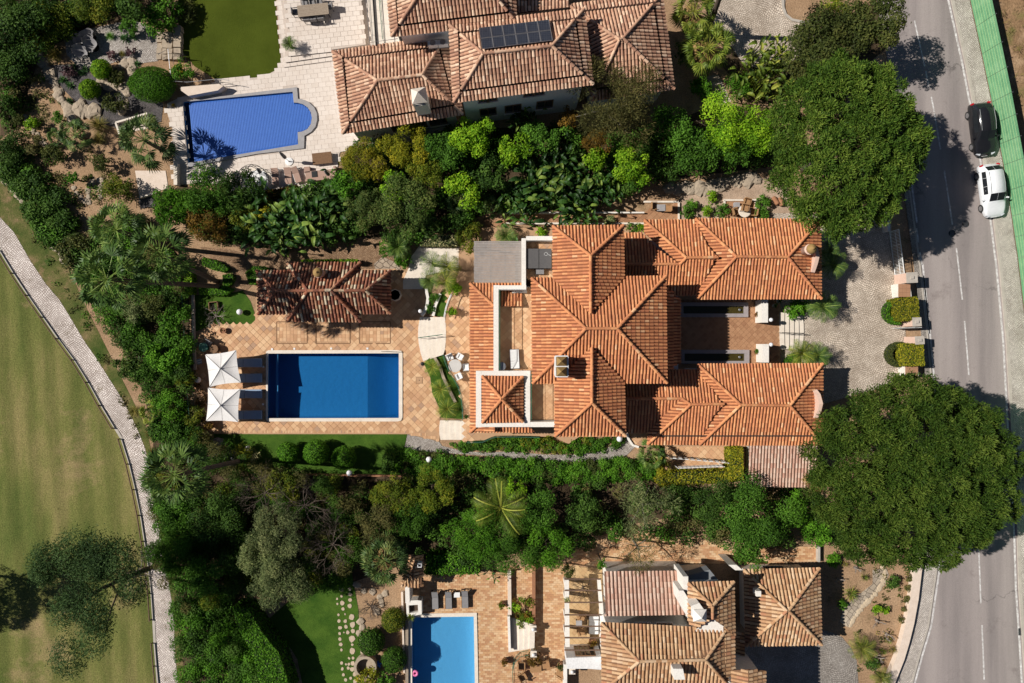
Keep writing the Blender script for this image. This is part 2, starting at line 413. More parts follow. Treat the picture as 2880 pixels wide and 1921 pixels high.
TIMBER = pm('rail_timber', (.20, .12, .08), (.12, .075, .05), 5, .85, .003)
WICKER = pm('wicker', (.40, .23, .11), (.30, .16, .07), 12, .8, .004)
GREYFAB = pm('grey_fabric', (.26, .25, .25), (.20, .19, .19), 5, .9)
PINKFAB = pm('pink_beige_fabric', (.42, .28, .22), (.36, .23, .18), 5, .9)
BLUEFAB = pm('slate_blue_fabric', (.28, .38, .52), (.24, .33, .46), 5, .85)
CANVAS = pm('white_canvas', (.80, .77, .74), (.74, .71, .68), 2, .85)
WHITEP = pm('white_plastic', (.80, .79, .77), (.74, .73, .71), 4, .45)
GLOBEM = pm('opal_globe', (.82, .81, .82), (.78, .77, .78), 4, .3)
TERRAPOT = pm('clay_pot', (.36, .17, .09), (.26, .12, .06), 6, .8, .003)
BARK = pm('bark', (.12, .09, .065), (.07, .05, .035), 8, .95, .012)
BARKG = pm('grey_bark', (.24, .21, .18), (.15, .13, .11), 8, .95, .012)
PALMB = pm('palm_trunk_bark', (.13, .095, .07), (.075, .055, .04), 9, .95, .015)
DRYM = pm('dry_twig', (.17, .13, .10), (.10, .075, .06), 8, .9)
PALETWIG = pm('pale_twig', (.34, .29, .25), (.22, .18, .15), 8, .9)
ROCK = pm('garden_rock', (.46, .37, .27), (.30, .24, .18), 2.5, .9, .03, 4)
ROCKD = pm('dark_rock', (.10, .10, .10), (.30, .29, .28), 3.5, .85, .03, 4, contrast=.12)
LM = {
 'broad': leaf_mat('leaf_broad_green', (.014, .045, .008), (.035, .10, .014), (.075, .19, .03)),
 'dark': leaf_mat('leaf_dark_green', (.011, .032, .008), (.028, .072, .015), (.065, .14, .032)),
 'lime': leaf_mat('leaf_lime', (.035, .10, .006), (.10, .24, .012), (.22, .38, .03)),
 'gold': leaf_mat('leaf_golden', (.06, .098, .01), (.15, .18, .018), (.28, .275, .03)),
 'mixgold': leaf_mat('leaf_green_gold', (.028, .056, .008), (.07, .118, .015), (.165, .185, .025)),
 'olive': leaf_mat('leaf_olive', (.035, .045, .02), (.075, .085, .038), (.13, .13, .065)),
 'grey': leaf_mat('leaf_grey_green', (.035, .06, .032), (.10, .145, .08), (.21, .26, .16)),
 'rust': leaf_mat('leaf_rust', (.035, .032, .01), (.085, .055, .014), (.14, .095, .02)),
 'brownd': leaf_mat('leaf_brown_green', (.016, .028, .010), (.04, .06, .02), (.078, .095, .034)),
 'pine': leaf_mat('leaf_pine', (.013, .036, .008), (.044, .098, .018), (.115, .185, .042)),
 'pined': leaf_mat('leaf_pine_blue', (.014, .034, .016), (.034, .075, .034), (.07, .13, .06)),
 'hedge': leaf_mat('leaf_hedge', (.016, .06, .006), (.045, .14, .012), (.09, .23, .025)),
 'palm': leaf_mat('leaf_palm', (.016, .042, .012), (.045, .10, .028), (.12, .19, .06), .2, .5, .2),
 'palmy': leaf_mat('leaf_palm_yellow', (.035, .065, .012), (.085, .14, .024), (.20, .24, .06), .25, .5, .2),
 'bay': leaf_mat('leaf_bay', (.018, .04, .011), (.045, .085, .026), (.11, .15, .055)),
 'palmb': leaf_mat('leaf_palm_blue', (.018, .045, .018), (.045, .095, .034), (.13, .18, .075), .2, .5, .2),
 'banana': leaf_mat('leaf_banana', (.012, .04, .009), (.028, .08, .018), (.12, .19, .05), .25, .5, .22),
 'agave': leaf_mat('leaf_agave', (.03, .085, .04), (.06, .15, .075), (.12, .23, .12), .1),
 'straw': leaf_mat('leaf_straw_grass', (.06, .08, .02), (.13, .13, .04), (.22, .19, .08), .25),
 'purple': leaf_mat('leaf_purple', (.04, .025, .04), (.09, .055, .09), (.15, .10, .15), .2),
 'yellowspike': leaf_mat('leaf_yellow_spike', (.16, .14, .01), (.36, .28, .02), (.55, .44, .08), .2),
 'dryfrond': leaf_mat('leaf_dry_frond', (.12, .085, .045), (.22, .16, .09), (.32, .25, .15), .2),
 'white': leaf_mat('leaf_white_flower', (.05, .09, .03), (.14, .17, .09), (.5, .5, .42), .2),
}
# ---------------------------------------------------------------- leaf geometry (numpy)
def unit(a): return a / np.maximum(np.linalg.norm(a, axis=-1, keepdims=True), 1e-6)
def leaf_quads(pos, nrm, L, Wd, rng, tdir=None):
    t = rng.normal(size=pos.shape) if tdir is None else tdir
    t = unit(t - nrm * (t * nrm).sum(1, keepdims=True)); b = np.cross(nrm, t)
    L = np.broadcast_to(L, (len(pos),))[:, None]; Wd = np.broadcast_to(Wd, (len(pos),))[:, None]
    V = np.stack([pos - t * L * .5, pos + b * Wd * .5 + nrm * L * .05, pos + t * L * .5 - nrm * L * .12, pos - b * Wd * .5 + nrm * L * .05], 1).reshape(-1, 3)
    Q = np.arange(len(pos) * 4).reshape(-1, 4)
    return V, Q
def clump_points(n, cen, rad, zs, rng, shell=.55):
    """leaf places on the outer shell of each clump"""
    k = len(cen); w = rad ** 2; i = rng.choice(k, n, p=w / w.sum())
    d = unit(rng.normal(size=(n, 3))); d[:, 2] = np.where(d[:, 2] < -.35, -d[:, 2], d[:, 2])
    rr = rad[i] * (shell + (1 - shell) * rng.random(n) ** .6) * (1 + .12 * rng.normal(size=n))
    p = cen[i] + d * rr[:, None] * np.array([1, 1, zs])
    return p, d, i
CR = {}
def crown_mesh(kind, R, flat, seed, dens=1.0):
    """foliage of a tree or shrub of radius R, centred on its crown"""
    key = (kind, round(R, 2), round(flat, 2), seed, dens)
    if key in CR: return CR[key]
    rng = np.random.default_rng(seed * 97 + int(R * 100) + len(kind)); 
    par = {'broad': (.20, .115, 210), 'small': (.15, .085, 300), 'fine': (.20, .058, 300), 'needle': (.27, .075, 430), 'ball': (.10, .07, 1200), 'long': (.34, .085, 140), 'wisp': (.30, .042, 170)}[kind]
    L, Wd, den = par; n = int(den * dens * math.pi * R * R * (1.25 if R < 1 else 1))
    if kind == 'ball':
        d = unit(rng.normal(size=(n, 3))); d[:, 2] = np.abs(d[:, 2]) - .15; d = unit(d)
        p = d * np.array([R, R, R * flat]) * np.where(rng.random(n) < .35, .86, 1.0)[:, None] * (1 + .035 * rng.normal(size=n) + .04 * np.sin(d[:, 0] * 6 + seed) * np.cos(d[:, 1] * 5))[:, None]
        v = rng.random(n); nr = unit(d + rng.normal(size=(n, 3)) * .45)
    else:
        cr = {'broad': .34, 'small': .3, 'fine': .3, 'needle': .2, 'long': .3, 'wisp': .34}[kind]
        k = max(7, int((2.3 if kind != 'needle' else 2.6) / (cr * cr)))
        a = rng.random(k) * 2 * math.pi; rr = np.sqrt(rng.random(k)) * (1 - cr * .75)
        edge = 1 + .13 * np.sin(a * 3 + seed) + .09 * np.sin(a * 5 + 2 * seed)
        z = np.sqrt(np.maximum(0, 1 - rr ** 2)) * (.55 + .45 * rng.random(k)) - .35
        low = rng.random(k) < .22; z[low] = rng.uniform(-.5, .1, low.sum())
        cen = np.c_[np.cos(a) * rr * edge, np.sin(a) * rr * edge, z * flat] * R
        rad = R * cr * rng.uniform(.62, 1.25, k)
        if kind == 'needle':   # closed dome of many small tufts
            k = int(260 * (R / 6) ** 1.2) + 30; q = np.arange(k) + .5; a = q * 2.39996 + rng.normal(0, .12, k); rr = np.sqrt(q / k) * .93
            edge = 1 + .035 * np.sin(a * 3 + seed) + .03 * np.sin(a * 7 + 2 * seed) + .02 * np.sin(a * 13)
            z = np.sqrt(np.maximum(0, 1.02 - rr ** 2)) + rng.normal(0, .07, k) - .35; z[rng.random(k) < .2] -= .28
            cen = np.c_[np.cos(a) * rr * edge, np.sin(a) * rr * edge, z * flat] * R; rad = R * .93 / math.sqrt(k) * rng.uniform(1.25, 2.0, k)
            lw = rng.random(k) < .5; c2 = cen[lw] * np.array([.96, .96, 1]) - np.array([0, 0, R * .16]); cen = np.r_[cen, c2]; rad = np.r_[rad, rad[lw] * 1.25]; k = len(rad)
        p, d, i = clump_points(n, cen, rad, .8, rng, .5 if kind != 'needle' else .35)
        cv = rng.random(k); v = np.clip(.45 * cv[i] + .55 * rng.random(n) + .12 * d[:, 2], 0, 1)
        nr = unit(d + np.array([0, 0, .45]) + rng.normal(size=(n, 3)) * (.55 if kind != 'needle' else .9))
    td = None
    if kind in ('needle', 'wisp'): td = unit(d + rng.normal(size=d.shape) * .55 + np.array([0, 0, .35])); nr = unit(np.cross(td, rng.normal(size=d.shape)))
    if kind == 'long': td = d * .4 + rng.normal(size=d.shape) * .6 + np.array([0, 0, -.5])
    sz = rng.uniform(.7, 1.3, n)
    V, Q = leaf_quads(p, nr, L * sz, Wd * sz, rng, td)
    me = npmesh('foliage', V, Q, None, np.repeat(v, 4)); CR[key] = me
    return me
def leafobj(name, me, mat, parent, loc=(0, 0, 0), rz=0.0, sc=(1, 1, 1)):
    if not me.materials: me.materials.append(mat)
    o = link(name, me, parent, loc); o.rotation_euler = (0, 0, rz); o.scale = sc
    if me.materials[0] != mat: o.material_slots[0].link = 'OBJECT'; o.material_slots[0].material = mat
    return o
def limbs(base, top, r0, R, rng, n=5, flat=.6):
    mb = MB(); b, t = Vector(base), Vector(top); mid = b.lerp(t, .55) + Vector((rng.uniform(-.15, .15), rng.uniform(-.15, .15), 0)) * R * .4
    mb.tube([b, mid, t], [r0, r0 * .75, r0 * .45], 7)
    for k in range(n):
        a = 2 * math.pi * (k + rng.uniform(-.3, .3)) / n; s = b.lerp(t, rng.uniform(.5, .85))
        e = t + Vector((math.cos(a) * R * .7, math.sin(a) * R * .7, R * flat * rng.uniform(-.1, .45)))
        mb.tube([s, s.lerp(e, .5) + Vector((0, 0, R * .08)), e], [r0 * .4, r0 * .28, r0 * .1], 5)
    return mb
SEEDN = [0]
def tree(name, label, cat, pos, rpx, h, kind, col, flat=.75, group=None, dens=1.0, base=None, trunk=True, bark=None, z0=0.0, ell=(1, 1), variants=3, trunkname='trunk'):
    """pos: crown centre in photo pixels, rpx: crown radius in photo pixels, h: height of the crown centre"""
    SEEDN[0] += 1; sd = SEEDN[0]; rng = random.Random(sd)
    c = W(pos, h); R = rpx * S * (HC - h) / HC * (1 if kind in ('ball', 'needle') else 1.13)
    b = Vector((c.x, c.y, z0)) if base is None else W(base, z0)
    o = thing(name, label, cat, b, 0, group)
    Rq = max(.4, round(R * 2) / 2 if R > 1 else round(R * 5) / 5); v = sd % variants if Rq < 5 else sd
    me = crown_mesh(kind, Rq, flat, v, dens); k = R / Rq
    leafobj('crown' if trunk else 'foliage', me, LM[col], o, c - b, rng.uniform(0, 6.28) if ell == (1, 1) else 0, (k * ell[0], k * ell[1], k))
    if kind == 'ball': MB().lathe([(R * .8 * math.cos(t) + 1e-4, R * flat * .84 * math.sin(t)) for t in (-.3, .1, .45, .8, 1.15, 1.5707)], c - b, 14, *ell).build('branch_core', pm('hedge_core', (.02, .035, .012), (.03, .03, .015), 6, .95), o, True, False)
    r0 = .06 + R * .035
    limbs((0, 0, 0), (c - b) - Vector((0, 0, R * flat * .25)), r0, R, rng, 5 if R > 1 else 3).build(trunkname if trunk else 'stem', bark or BARK, o, True, False)
    return o
def shrub(label, pos, rpx, h, kind='broad', col='broad', name='shrub', cat='shrub', **kw):
    return tree(name, label, cat, pos, rpx, h, kind, col, trunk=False, **kw)
# ---- fan palm
def fan_mesh(nf, pl, fr, seed, segs=13, droop=.25, emin=-.5, emax=1.35):
    rng = random.Random(seed); V, Q, vv = [], [], []
    def quad(a, b, c, d, v):
        o = len(V); V.extend([a, b, c, d]); Q.append((o, o + 1, o + 2, o + 3)); vv.extend([v] * 4)
    for k in range(nf):
        az = 2.39996 * k + rng.uniform(-.2, .2); e = emin + (emax - emin) * ((k + .5) / nf) ** 1.1 + rng.uniform(-.1, .1)
        d = Vector((math.cos(az) * math.cos(e), math.sin(az) * math.cos(e), math.sin(e)))
        sd = Vector((-math.sin(az), math.cos(az), 0)); up = d.cross(sd) * -1
        tw = rng.uniform(-.5, .5); sd2 = (sd * math.cos(tw) + up * math.sin(tw)).normalized(); up2 = d.cross(sd2) * -1
        p0 = Vector((0, 0, 0)); L = pl * rng.uniform(.8, 1.15); hub = d * L - Vector((0, 0, droop * L * .4 * max(0, math.cos(e))))
        w = .025; quad(p0 - sd2 * w, p0 + sd2 * w, hub + sd2 * w * .6, hub - sd2 * w * .6, .9)
        f = fr * rng.uniform(.85, 1.1); v0 = .25 + .5 * rng.random()
        for i in range(segs):
            a = (i / (segs - 1) - .5) * 2.5; ln = f * (1 - .22 * abs(a) / 1.45) * rng.uniform(.9, 1.05)
            q = (d * math.cos(a) + sd2 * math.sin(a)).normalized(); side = (sd2 * math.cos(a) - d * math.sin(a)).normalized()
            wd = f * .062; md = hub + q * ln * .55 + up2 * (.05 * f * (-1) ** i); tip = hub + q * ln - Vector((0, 0, droop * ln * (.5 + .5 * rng.random())))
            quad(hub, md - side * wd, tip, md + side * wd, min(1, max(0, v0 + rng.uniform(-.25, .25))))
    return npmesh('fronds', np.array([tuple(x) for x in V]), np.array(Q), None, np.array(vv))
def feather_mesh(nf, ln, seed, pairs=16, lw=.36, arch=.55, emin=.05, emax=1.3, wid=.05):
    rng = random.Random(seed); V, Q, vv = [], [], []
    def quad(a, b, c, d, v):
        o = len(V); V.extend([a, b, c, d]); Q.append((o, o + 1, o + 2, o + 3)); vv.extend([v] * 4)
    for k in range(nf):
        az = 2.39996 * k + rng.uniform(-.25, .25); e = emin + (emax - emin) * (k + .5) / nf; Ls = ln * rng.uniform(.85, 1.1)
        hd = Vector((math.cos(az), math.sin(az), 0)); sd = Vector((-math.sin(az), math.cos(az), 0)); pts = []
        p = Vector((0, 0, 0)); el = e; st = Ls / 8
        for i in range(9):
            pts.append(p.copy()); p = p + (hd * math.cos(el) + Vector((0, 0, 1)) * math.sin(el)) * st; el -= arch * (.12 + .05 * i)
        def at(t):
            f = t * 8; i = min(7, int(f)); return pts[i].lerp(pts[i + 1], f - i), (pts[i + 1] - pts[i]).normalized()
        v0 = .25 + .5 * rng.random()
        for i in range(8):
            w = .022; quad(pts[i] - sd * w, pts[i] + sd * w, pts[i + 1] + sd * w * .8, pts[i + 1] - sd * w * .8, .95)
        for i in range(pairs):
            t = .1 + .89 * i / (pairs - 1); q, tg = at(t); l = lw * ln * (.35 + .65 * math.sin(math.pi * min(1, t * .85 + .12)))
            for s in (-1, 1):
                dr = (sd * s * .8 + tg * .55 + Vector((0, 0, .12))).normalized(); tip = q + dr * l - Vector((0, 0, .25 * l)); md = q + dr * l * .45
                b = tg * wid * ln * .45 * 16 / max(16, pairs); quad(q - b * .4, md - b, tip, md + b, min(1, max(0, v0 + rng.uniform(-.2, .2))))
    return npmesh('fronds', np.array([tuple(x) for x in V]), np.array(Q), None, np.array(vv))
def paddle_mesh(nl, hgt, blade, seed, spread=.5, wf=.24):
    """banana-like plant: long stalks with big arching paddle leaves"""
    rng = random.Random(seed); V, Q, vv = [], [], []
    def quad(a, b, c, d, v):
        o = len(V); V.extend([a, b, c, d]); Q.append((o, o + 1, o + 2, o + 3)); vv.extend([v] * 4)
    for k in range(nl):
        az = rng.uniform(0, 6.28); e = rng.uniform(.85, 1.5); hd = Vector((math.cos(az), math.sin(az), 0)); sd = Vector((-math.sin(az), math.cos(az), 0))
        base = Vector((rng.gauss(0, spread * .5), rng.gauss(0, spread * .5), 0)); h = hgt * rng.uniform(.55, 1.05)
        p = base + hd * h * math.cos(e) * .6 + Vector((0, 0, h * math.sin(e)))
        quad(base - sd * .03, base + sd * .03, p + sd * .025, p - sd * .025, .6)
        bl = blade * rng.uniform(.7, 1.15); el = e * .75; st = bl / 6; v0 = rng.random() ** 1.6; pr = None
        prof = [.15, .75, 1, .95, .75, .42, .03]
        for i in range(7):
            w = bl * wf * prof[i]; up = (Vector((0, 0, 1)) * math.cos(el) - hd * math.sin(el))
            l, m, r = p + sd * w + up * w * .35, p.copy(), p - sd * w + up * w * .35
            if pr:
                v1 = min(1, max(0, v0 + rng.uniform(-.12, .12)))
                quad(pr[1], pr[0], l, m, v1); quad(pr[2], pr[1], m, r, v1)
            pr = (l, m, r); p = p + (hd * math.cos(el) + Vector((0, 0, 1)) * math.sin(el)) * st; el -= .33
    return npmesh('leaves', np.array([tuple(x) for x in V]), np.array(Q), None, np.array(vv))
def spike_mesh(n, ln, wid, seed, emin=.1, emax=1.4, arch=.35):
    rng = random.Random(seed); V, Q, vv = [], [], []
    for k in range(n):
        az = 2.39996 * k + rng.uniform(-.3, .3); e = emin + (emax - emin) * rng.random(); L = ln * rng.uniform(.7, 1.1)
        hd = Vector((math.cos(az), math.sin(az), 0)); sd = Vector((-math.sin(az), math.cos(az), 0)); z = Vector((0, 0, 1))
        a = Vector((0, 0, .02)); m = a + (hd * math.cos(e) + z * math.sin(e)) * L * .5; t = m + (hd * math.cos(e - arch) + z * math.sin(e - arch)) * L * .5
        o = len(V); V.extend([a, m - sd * wid, t, m + sd * wid]); Q.append((o, o + 1, o + 2, o + 3)); vv.extend([rng.random()] * 4)
    return npmesh('leaves', np.array([tuple(x) for x in V]), np.array(Q), None, np.array(vv))
PC = {}
def proto(key, fn):
    if key not in PC: PC[key] = fn()
    return PC[key]
def trunk_part(o, vec, r0, r1, mat, rings=10, name='trunk'):
    pts, rad = [], []; v = Vector(vec)
    for i in range(rings + 1):
        t = i / rings; pts.append(v * t + Vector((0, 0, 0))); rad.append((r0 + (r1 - r0) * t) * (1.12 if i == 0 else (1.06 if i % 2 else .97)))
    return MB().tube(pts, rad, 9).build(name, mat, o, True, False)
def fan_palm(label, crown, h, rpx, base=None, col='palm', nf=38, seed=1, group=None, skirt=False, z0=0.0, r0=.2):
    c = W(crown, h); b = Vector((c.x, c.y, z0)) if base is None else W(base, z0); R = rpx * S * (HC - h) / HC
    o = thing('fan_palm', label, 'palm tree', b, 0, group); me = proto(('fan', nf, seed % 3), lambda: fan_mesh(int(nf * .75), 1.1, .85, seed % 3 + 3, droop=.42))
    k = R / 1.75; leafobj('fronds', me, LM[col], o, c - b, seed * 1.3, (k, k, k))
    if skirt:
        m2 = proto(('skirt',), lambda: fan_mesh(26, .5, .8, 9, 11, .5, -1.3, -.35)); leafobj('dry_fronds', m2, LM['dryfrond'], o, c - b - Vector((0, 0, .15)), seed, (k, k, k))
    trunk_part(o, c - b, r0, r0 * .7, PALMB, max(6, int(h * 2)))
    return o
def feather_palm(label, crown, h, rpx, base=None, col='palm', nf=22, seed=1, group=None, z0=0.0, name='feather_palm', cat='palm', r0=.11, arch=.55, pairs=16, wid=.034):
    c = W(crown, h); b = Vector((c.x, c.y, z0)) if base is None else W(base, z0); R = rpx * S * (HC - h) / HC
    o = thing(name, label, cat, b, 0, group); me = proto(('fea', nf, seed % 3, arch, pairs, wid), lambda: feather_mesh(nf, 1.2, seed % 3 + 5, pairs, arch=arch, wid=wid))
    k = R / 1.1; leafobj('fronds', me, LM[col], o, c - b, seed * 1.7, (k, k, k))
    trunk_part(o, c - b, r0, r0 * .8, PALMB, max(3, int(h * 3)))
    return o
def paddle_plant(label, pos, h, rpx, n=26, col='banana', seed=1, group=None, name='bird_of_paradise', cat='plant'):
    p = W(pos, h); b = Vector((p.x, p.y, 0)); R = rpx * S * (HC - h) / HC
    o = thing(name, label, cat, b, 0, group); me = proto(('pad', n, seed % 4), lambda: paddle_mesh(n, 1.6, .62, seed % 4 + 2, 1.25, .16))
    k = R / 1.35; leafobj('leaves', me, LM[col], o, (0, 0, 0), seed, (k, k, h / 1.6))
    MB().tube([(0, 0, 0), (.05, .03, h * .5), (0, .06, h * .8)], [.12 * k + .03, .09 * k + .02, .05], 6).build('stem', BARK, o, True, False)
    return o
def spiky(label, pos, rpx, col='agave', n=40, seed=1, group=None, name='agave', cat='plant', z0=0.0, e=(.1, 1.4), wid=.05, arch=.3, stem=0.0):
    b = W(pos, z0); R = rpx * S; o = thing(name, label, cat, b, 0, group)
    me = proto(('spk', n, seed % 3, e, wid, arch), lambda: spike_mesh(n, 1.0, wid, seed % 3, e[0], e[1], arch)); leafobj('leaves', me, LM[col], o, (0, 0, stem), seed, (R, R, R))
    MB().lathe([(.06 * R + .03, 0), (.07 * R + .03, stem + .06), (.02, stem + .12)], n=8).build('stem', BARK, o, True, False)
    return o
def twig_mesh(R, h, seed, nb=7, depth=3, r0=.035, up=.5, st=.15):
    rng = random.Random(seed); mb = MB()
    def grow(p, d, L, r, lev):
        q = p + d * L; mb.tube([p, p.lerp(q, .5) + Vector((rng.uniform(-1, 1), rng.uniform(-1, 1), rng.uniform(-.5, .5))) * L * .09, q], [r, r * .8, r * .55], 4 if lev < 2 else 3, False)
        if lev >= depth: return
        for i in range(3):
            nd = (d + Vector((rng.gauss(0, .55), rng.gauss(0, .55), rng.gauss(.1, .35)))).normalized(); grow(p.lerp(q, rng.uniform(.5, 1)), nd, L * rng.uniform(.55, .8), r * .55, lev + 1)
    for k in range(nb):
        a = 6.283 * k / nb + rng.uniform(-.3, .3); d = Vector((math.cos(a) * (1 - up * .5), math.sin(a) * (1 - up * .5), up + rng.uniform(-.15, .3))).normalized()
        grow(Vector((0, 0, h * st)), d, R * .5, r0, 0)
    return mb
def bare_shrub(label, pos, rpx, h, seed=1, mat=None, nb=7, up=.5, cat='shrub', name='bare_shrub', depth=3, base=None, z0=0.0, r0=.035, st=.15):
    c = W(pos, h * .6); b = Vector((c.x, c.y, z0)); R = rpx * S
    o = thing(name, label, cat, b); mb = twig_mesh(R, h, seed, nb, depth, r0, up, st)
    mb.build('branches', mat or DRYM, o, False, False)
    MB().tube([(0, 0, 0), (.02, 0, h * (st + .03))], [r0 * 2.2, r0 * 1.6], 7).build('trunk', mat or DRYM, o, True, False)
    return o
# ---- masses nobody could count
def thicket(name, label, poly, hr, spacing, kinds, dens=1.0, seed=1, kind='broad', clr=(.45, .9), z0=0.0):
    """one mass of undergrowth: leaf clumps of mixed greens through an outline in photo pixels"""
    rng = np.random.default_rng(seed); P = WP(poly, hr[1] * .5); A = np.array(P); lo, hi = A.min(0), A.max(0)
    n = int((hi - lo).prod() / spacing ** 2); x = rng.uniform(lo[0], hi[0], n); y = rng.uniform(lo[1], hi[1], n); ok = inpoly(x, y, P); x, y = x[ok], y[ok]
    rad = rng.uniform(*clr, len(x)); z = z0 + rng.uniform(hr[0], hr[1], len(x))
    L, Wd, den = {'broad': (.21, .12, 150), 'small': (.16, .09, 210), 'fine': (.21, .058, 230), 'long': (.34, .085, 110), 'wisp': (.30, .035, 100)}[kind]
    area = sum(math.pi * r * r for r in rad); N_ = int(area * den * .8 * dens)
    p, d, i = clump_points(N_, np.c_[x, y, z], rad, .75, rng, .4); p[:, 2] = np.maximum(p[:, 2], z0 + .03)
    cv = rng.random(len(x)); v = np.clip(.5 * cv[i] + .5 * rng.random(N_) + .1 * d[:, 2], 0, 1); mi = rng.choice(len(kinds), len(x), p=np.array([k[1] for k in kinds]) / sum(k[1] for k in kinds))[i]
    nr = unit(d + np.array([0, 0, .5]) + rng.normal(size=(N_, 3)) * .55); sz = rng.uniform(.7, 1.3, N_)
    V, Q = leaf_quads(p, nr, L * sz, Wd * sz, rng)
    me = npmesh(name, V, Q, None, np.repeat(v, 4))
    for k in kinds: me.materials.append(LM[k[0]])
    me.polygons.foreach_set('material_index', mi.astype(np.int32)); me.update()
    return tag(link(name, me), label, kind='stuff')
def hedge(label, poly, h, col='hedge', L=.09, dens=330, seed=1, name='hedge', group=None, kindpart=True, z0=0.0, wob=.03, inner=None):
    """clipped hedge: leaves standing on the faces of a prism round a dark core"""
    P = [Vector((*p, 0)) for p in WP(poly, h)]; rng = np.random.default_rng(seed)
    c = sum(P, Vector((0, 0, 0))) / len(P); o = thing(name, label, 'hedge', (c.x, c.y, z0), 0, group)
    A = np.array([(p.x, p.y) for p in P]); lo, hi = A.min(0), A.max(0); n = int((hi - lo).prod() * dens)
    x = rng.uniform(lo[0], hi[0], n); y = rng.uniform(lo[1], hi[1], n); ok = inpoly(x, y, A.tolist()); x, y = x[ok], y[ok]
    pos = [np.c_[x, y, np.full(len(x), h) + rng.normal(0, wob, len(x))]]; nr = [np.tile([0, 0, 1.0], (len(x), 1))]
    for i in range(len(P)):
        a, b = A[i], A[(i + 1) % len(P)]; d = b - a; Ln = np.linalg.norm(d); m = int(Ln * h * dens * .8)
        t = rng.random(m); nn = np.array([d[1], -d[0], 0]) / max(Ln, 1e-6)
        if (nn[:2] * ((a + b) / 2 - np.array([c.x, c.y]))).sum() < 0: nn = -nn
        pos.append(np.c_[a[0] + d[0] * t + nn[0] * rng.normal(0, wob, m), a[1] + d[1] * t + nn[1] * rng.normal(0, wob, m), rng.random(m) * h]); nr.append(np.tile(nn, (m, 1)))
    pos = np.concatenate(pos); nr = np.concatenate(nr); nr = unit(nr + rng.normal(size=nr.shape) * .5); sz = rng.uniform(.7, 1.3, len(pos))
    V, Q = leaf_quads(pos - np.array([c.x, c.y, 0]), nr, L * 1.6 * sz, L * sz, rng)
    fo = link('foliage', npmesh('foliage', V, Q, LM[col], np.repeat(rng.random(len(pos)), 4)), o)
    MB().prism([(p.x + (c.x - p.x) * .06, p.y + (c.y - p.y) * .06) for p in P] if len(P) < 7 else [(p.x, p.y) for p in P], z0, h - .04).build('branch_core', pm('hedge_core', (.02, .035, .012), (.03, .03, .015), 6, .95), o)
    return o
def strip(c, w):
    """outline of a band of width w (photo pixels) along a centre line"""
    l, r = [], []
    for i, p in enumerate(c):
        a = c[max(0, i - 1)]; b = c[min(len(c) - 1, i + 1)]; dx, dy = b[0] - a[0], b[1] - a[1]; n = math.hypot(dx, dy) or 1
        ww = w if isinstance(w, (int, float)) else w[i]
        l.append((p[0] - dy / n * ww / 2, p[1] + dx / n * ww / 2)); r.append((p[0] + dy / n * ww / 2, p[1] - dx / n * ww / 2))
    return l + r[::-1]
def rock(mb, c, r, seed, zs=.6):
    rng = random.Random(seed); n, m = 8, 4; vs = []; fs = []
    ph = [rng.uniform(.75, 1.2) for _ in range(n)]
    for i in range(m + 1):
        t = i / m * .5 * math.pi
        for k in range(n):
            a = 6.2832 * k / n + .1 * i; q = r * ph[k] * math.cos(t) ** .6 * rng.uniform(.9, 1.1) if i < m else .02
            vs.append((c[0] + q * math.cos(a), c[1] + q * math.sin(a), c[2] + r * zs * math.sin(t) * rng.uniform(.9, 1.05)))
    for i in range(m):
        for k in range(n): fs.append((i * n + k, i * n + (k + 1) % n, (i + 1) * n + (k + 1) % n, (i + 1) * n + k))
    fs.append(tuple(range(m * n, (m + 1) * n))); return mb.add(vs, fs)
# ================================================================ the setting
EARTH = grass_mat('earth', (.30, .19, .11), (.42, .28, .17), (.36, .23, .135), .35, patch=(.16, .12, .06), pscale=.5, pth=.56, fine=9)
EARTHD = grass_mat('dry_hillside', (.32, .20, .11), (.46, .31, .19), (.24, .15, .08), .3, patch=(.16, .15, .05), pscale=.35, pth=.55, fine=6)
GOLF = grass_mat('fairway_grass', (.085, .115, .026), (.24, .20, .08), (.15, .155, .045), .22, streak=(-.3, .3), patch=(.31, .225, .115), pscale=.13, pth=.55, fine=9, mow=True)
VERGE = grass_mat('verge_grass', (.055, .085, .018), (.25, .175, .09), (.115, .12, .036), .45, patch=(.28, .18, .10), pscale=.6, pth=.56, fine=12)
LAWN = grass_mat('garden_lawn', (.035, .085, .010), (.075, .14, .018), None, .5, fine=22)
TURF = grass_mat('artificial_turf', (.055, .075, .006), (.08, .105, .010), None, .25, fine=60)
COBW = cobble_mat('white_cobbles', (.82, .74, .68), (.62, .54, .49), (.22, .155, .12), 6.6, .10, (.17, .13, .07), .75)
COBD = cobble_mat('driveway_cobbles', (.72, .62, .51), (.54, .45, .36), (.15, .11, .085), 7.2, .09, None, .35)
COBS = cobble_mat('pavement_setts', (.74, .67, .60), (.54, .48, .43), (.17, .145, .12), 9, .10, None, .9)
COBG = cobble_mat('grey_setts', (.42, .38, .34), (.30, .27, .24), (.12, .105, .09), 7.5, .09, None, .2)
PEBW = cobble_mat('pale_pebbles', (.68, .62, .56), (.42, .37, .33), (.10, .085, .07), 10, .12)
GRAVB = cobble_mat('brown_gravel', (.46, .30, .18), (.27, .16, .09), (.13, .08, .05), 9, .1)
GRAVG = cobble_mat('grey_gravel', (.20, .18, .18), (.11, .10, .10), (.04, .035, .03), 11, .1)
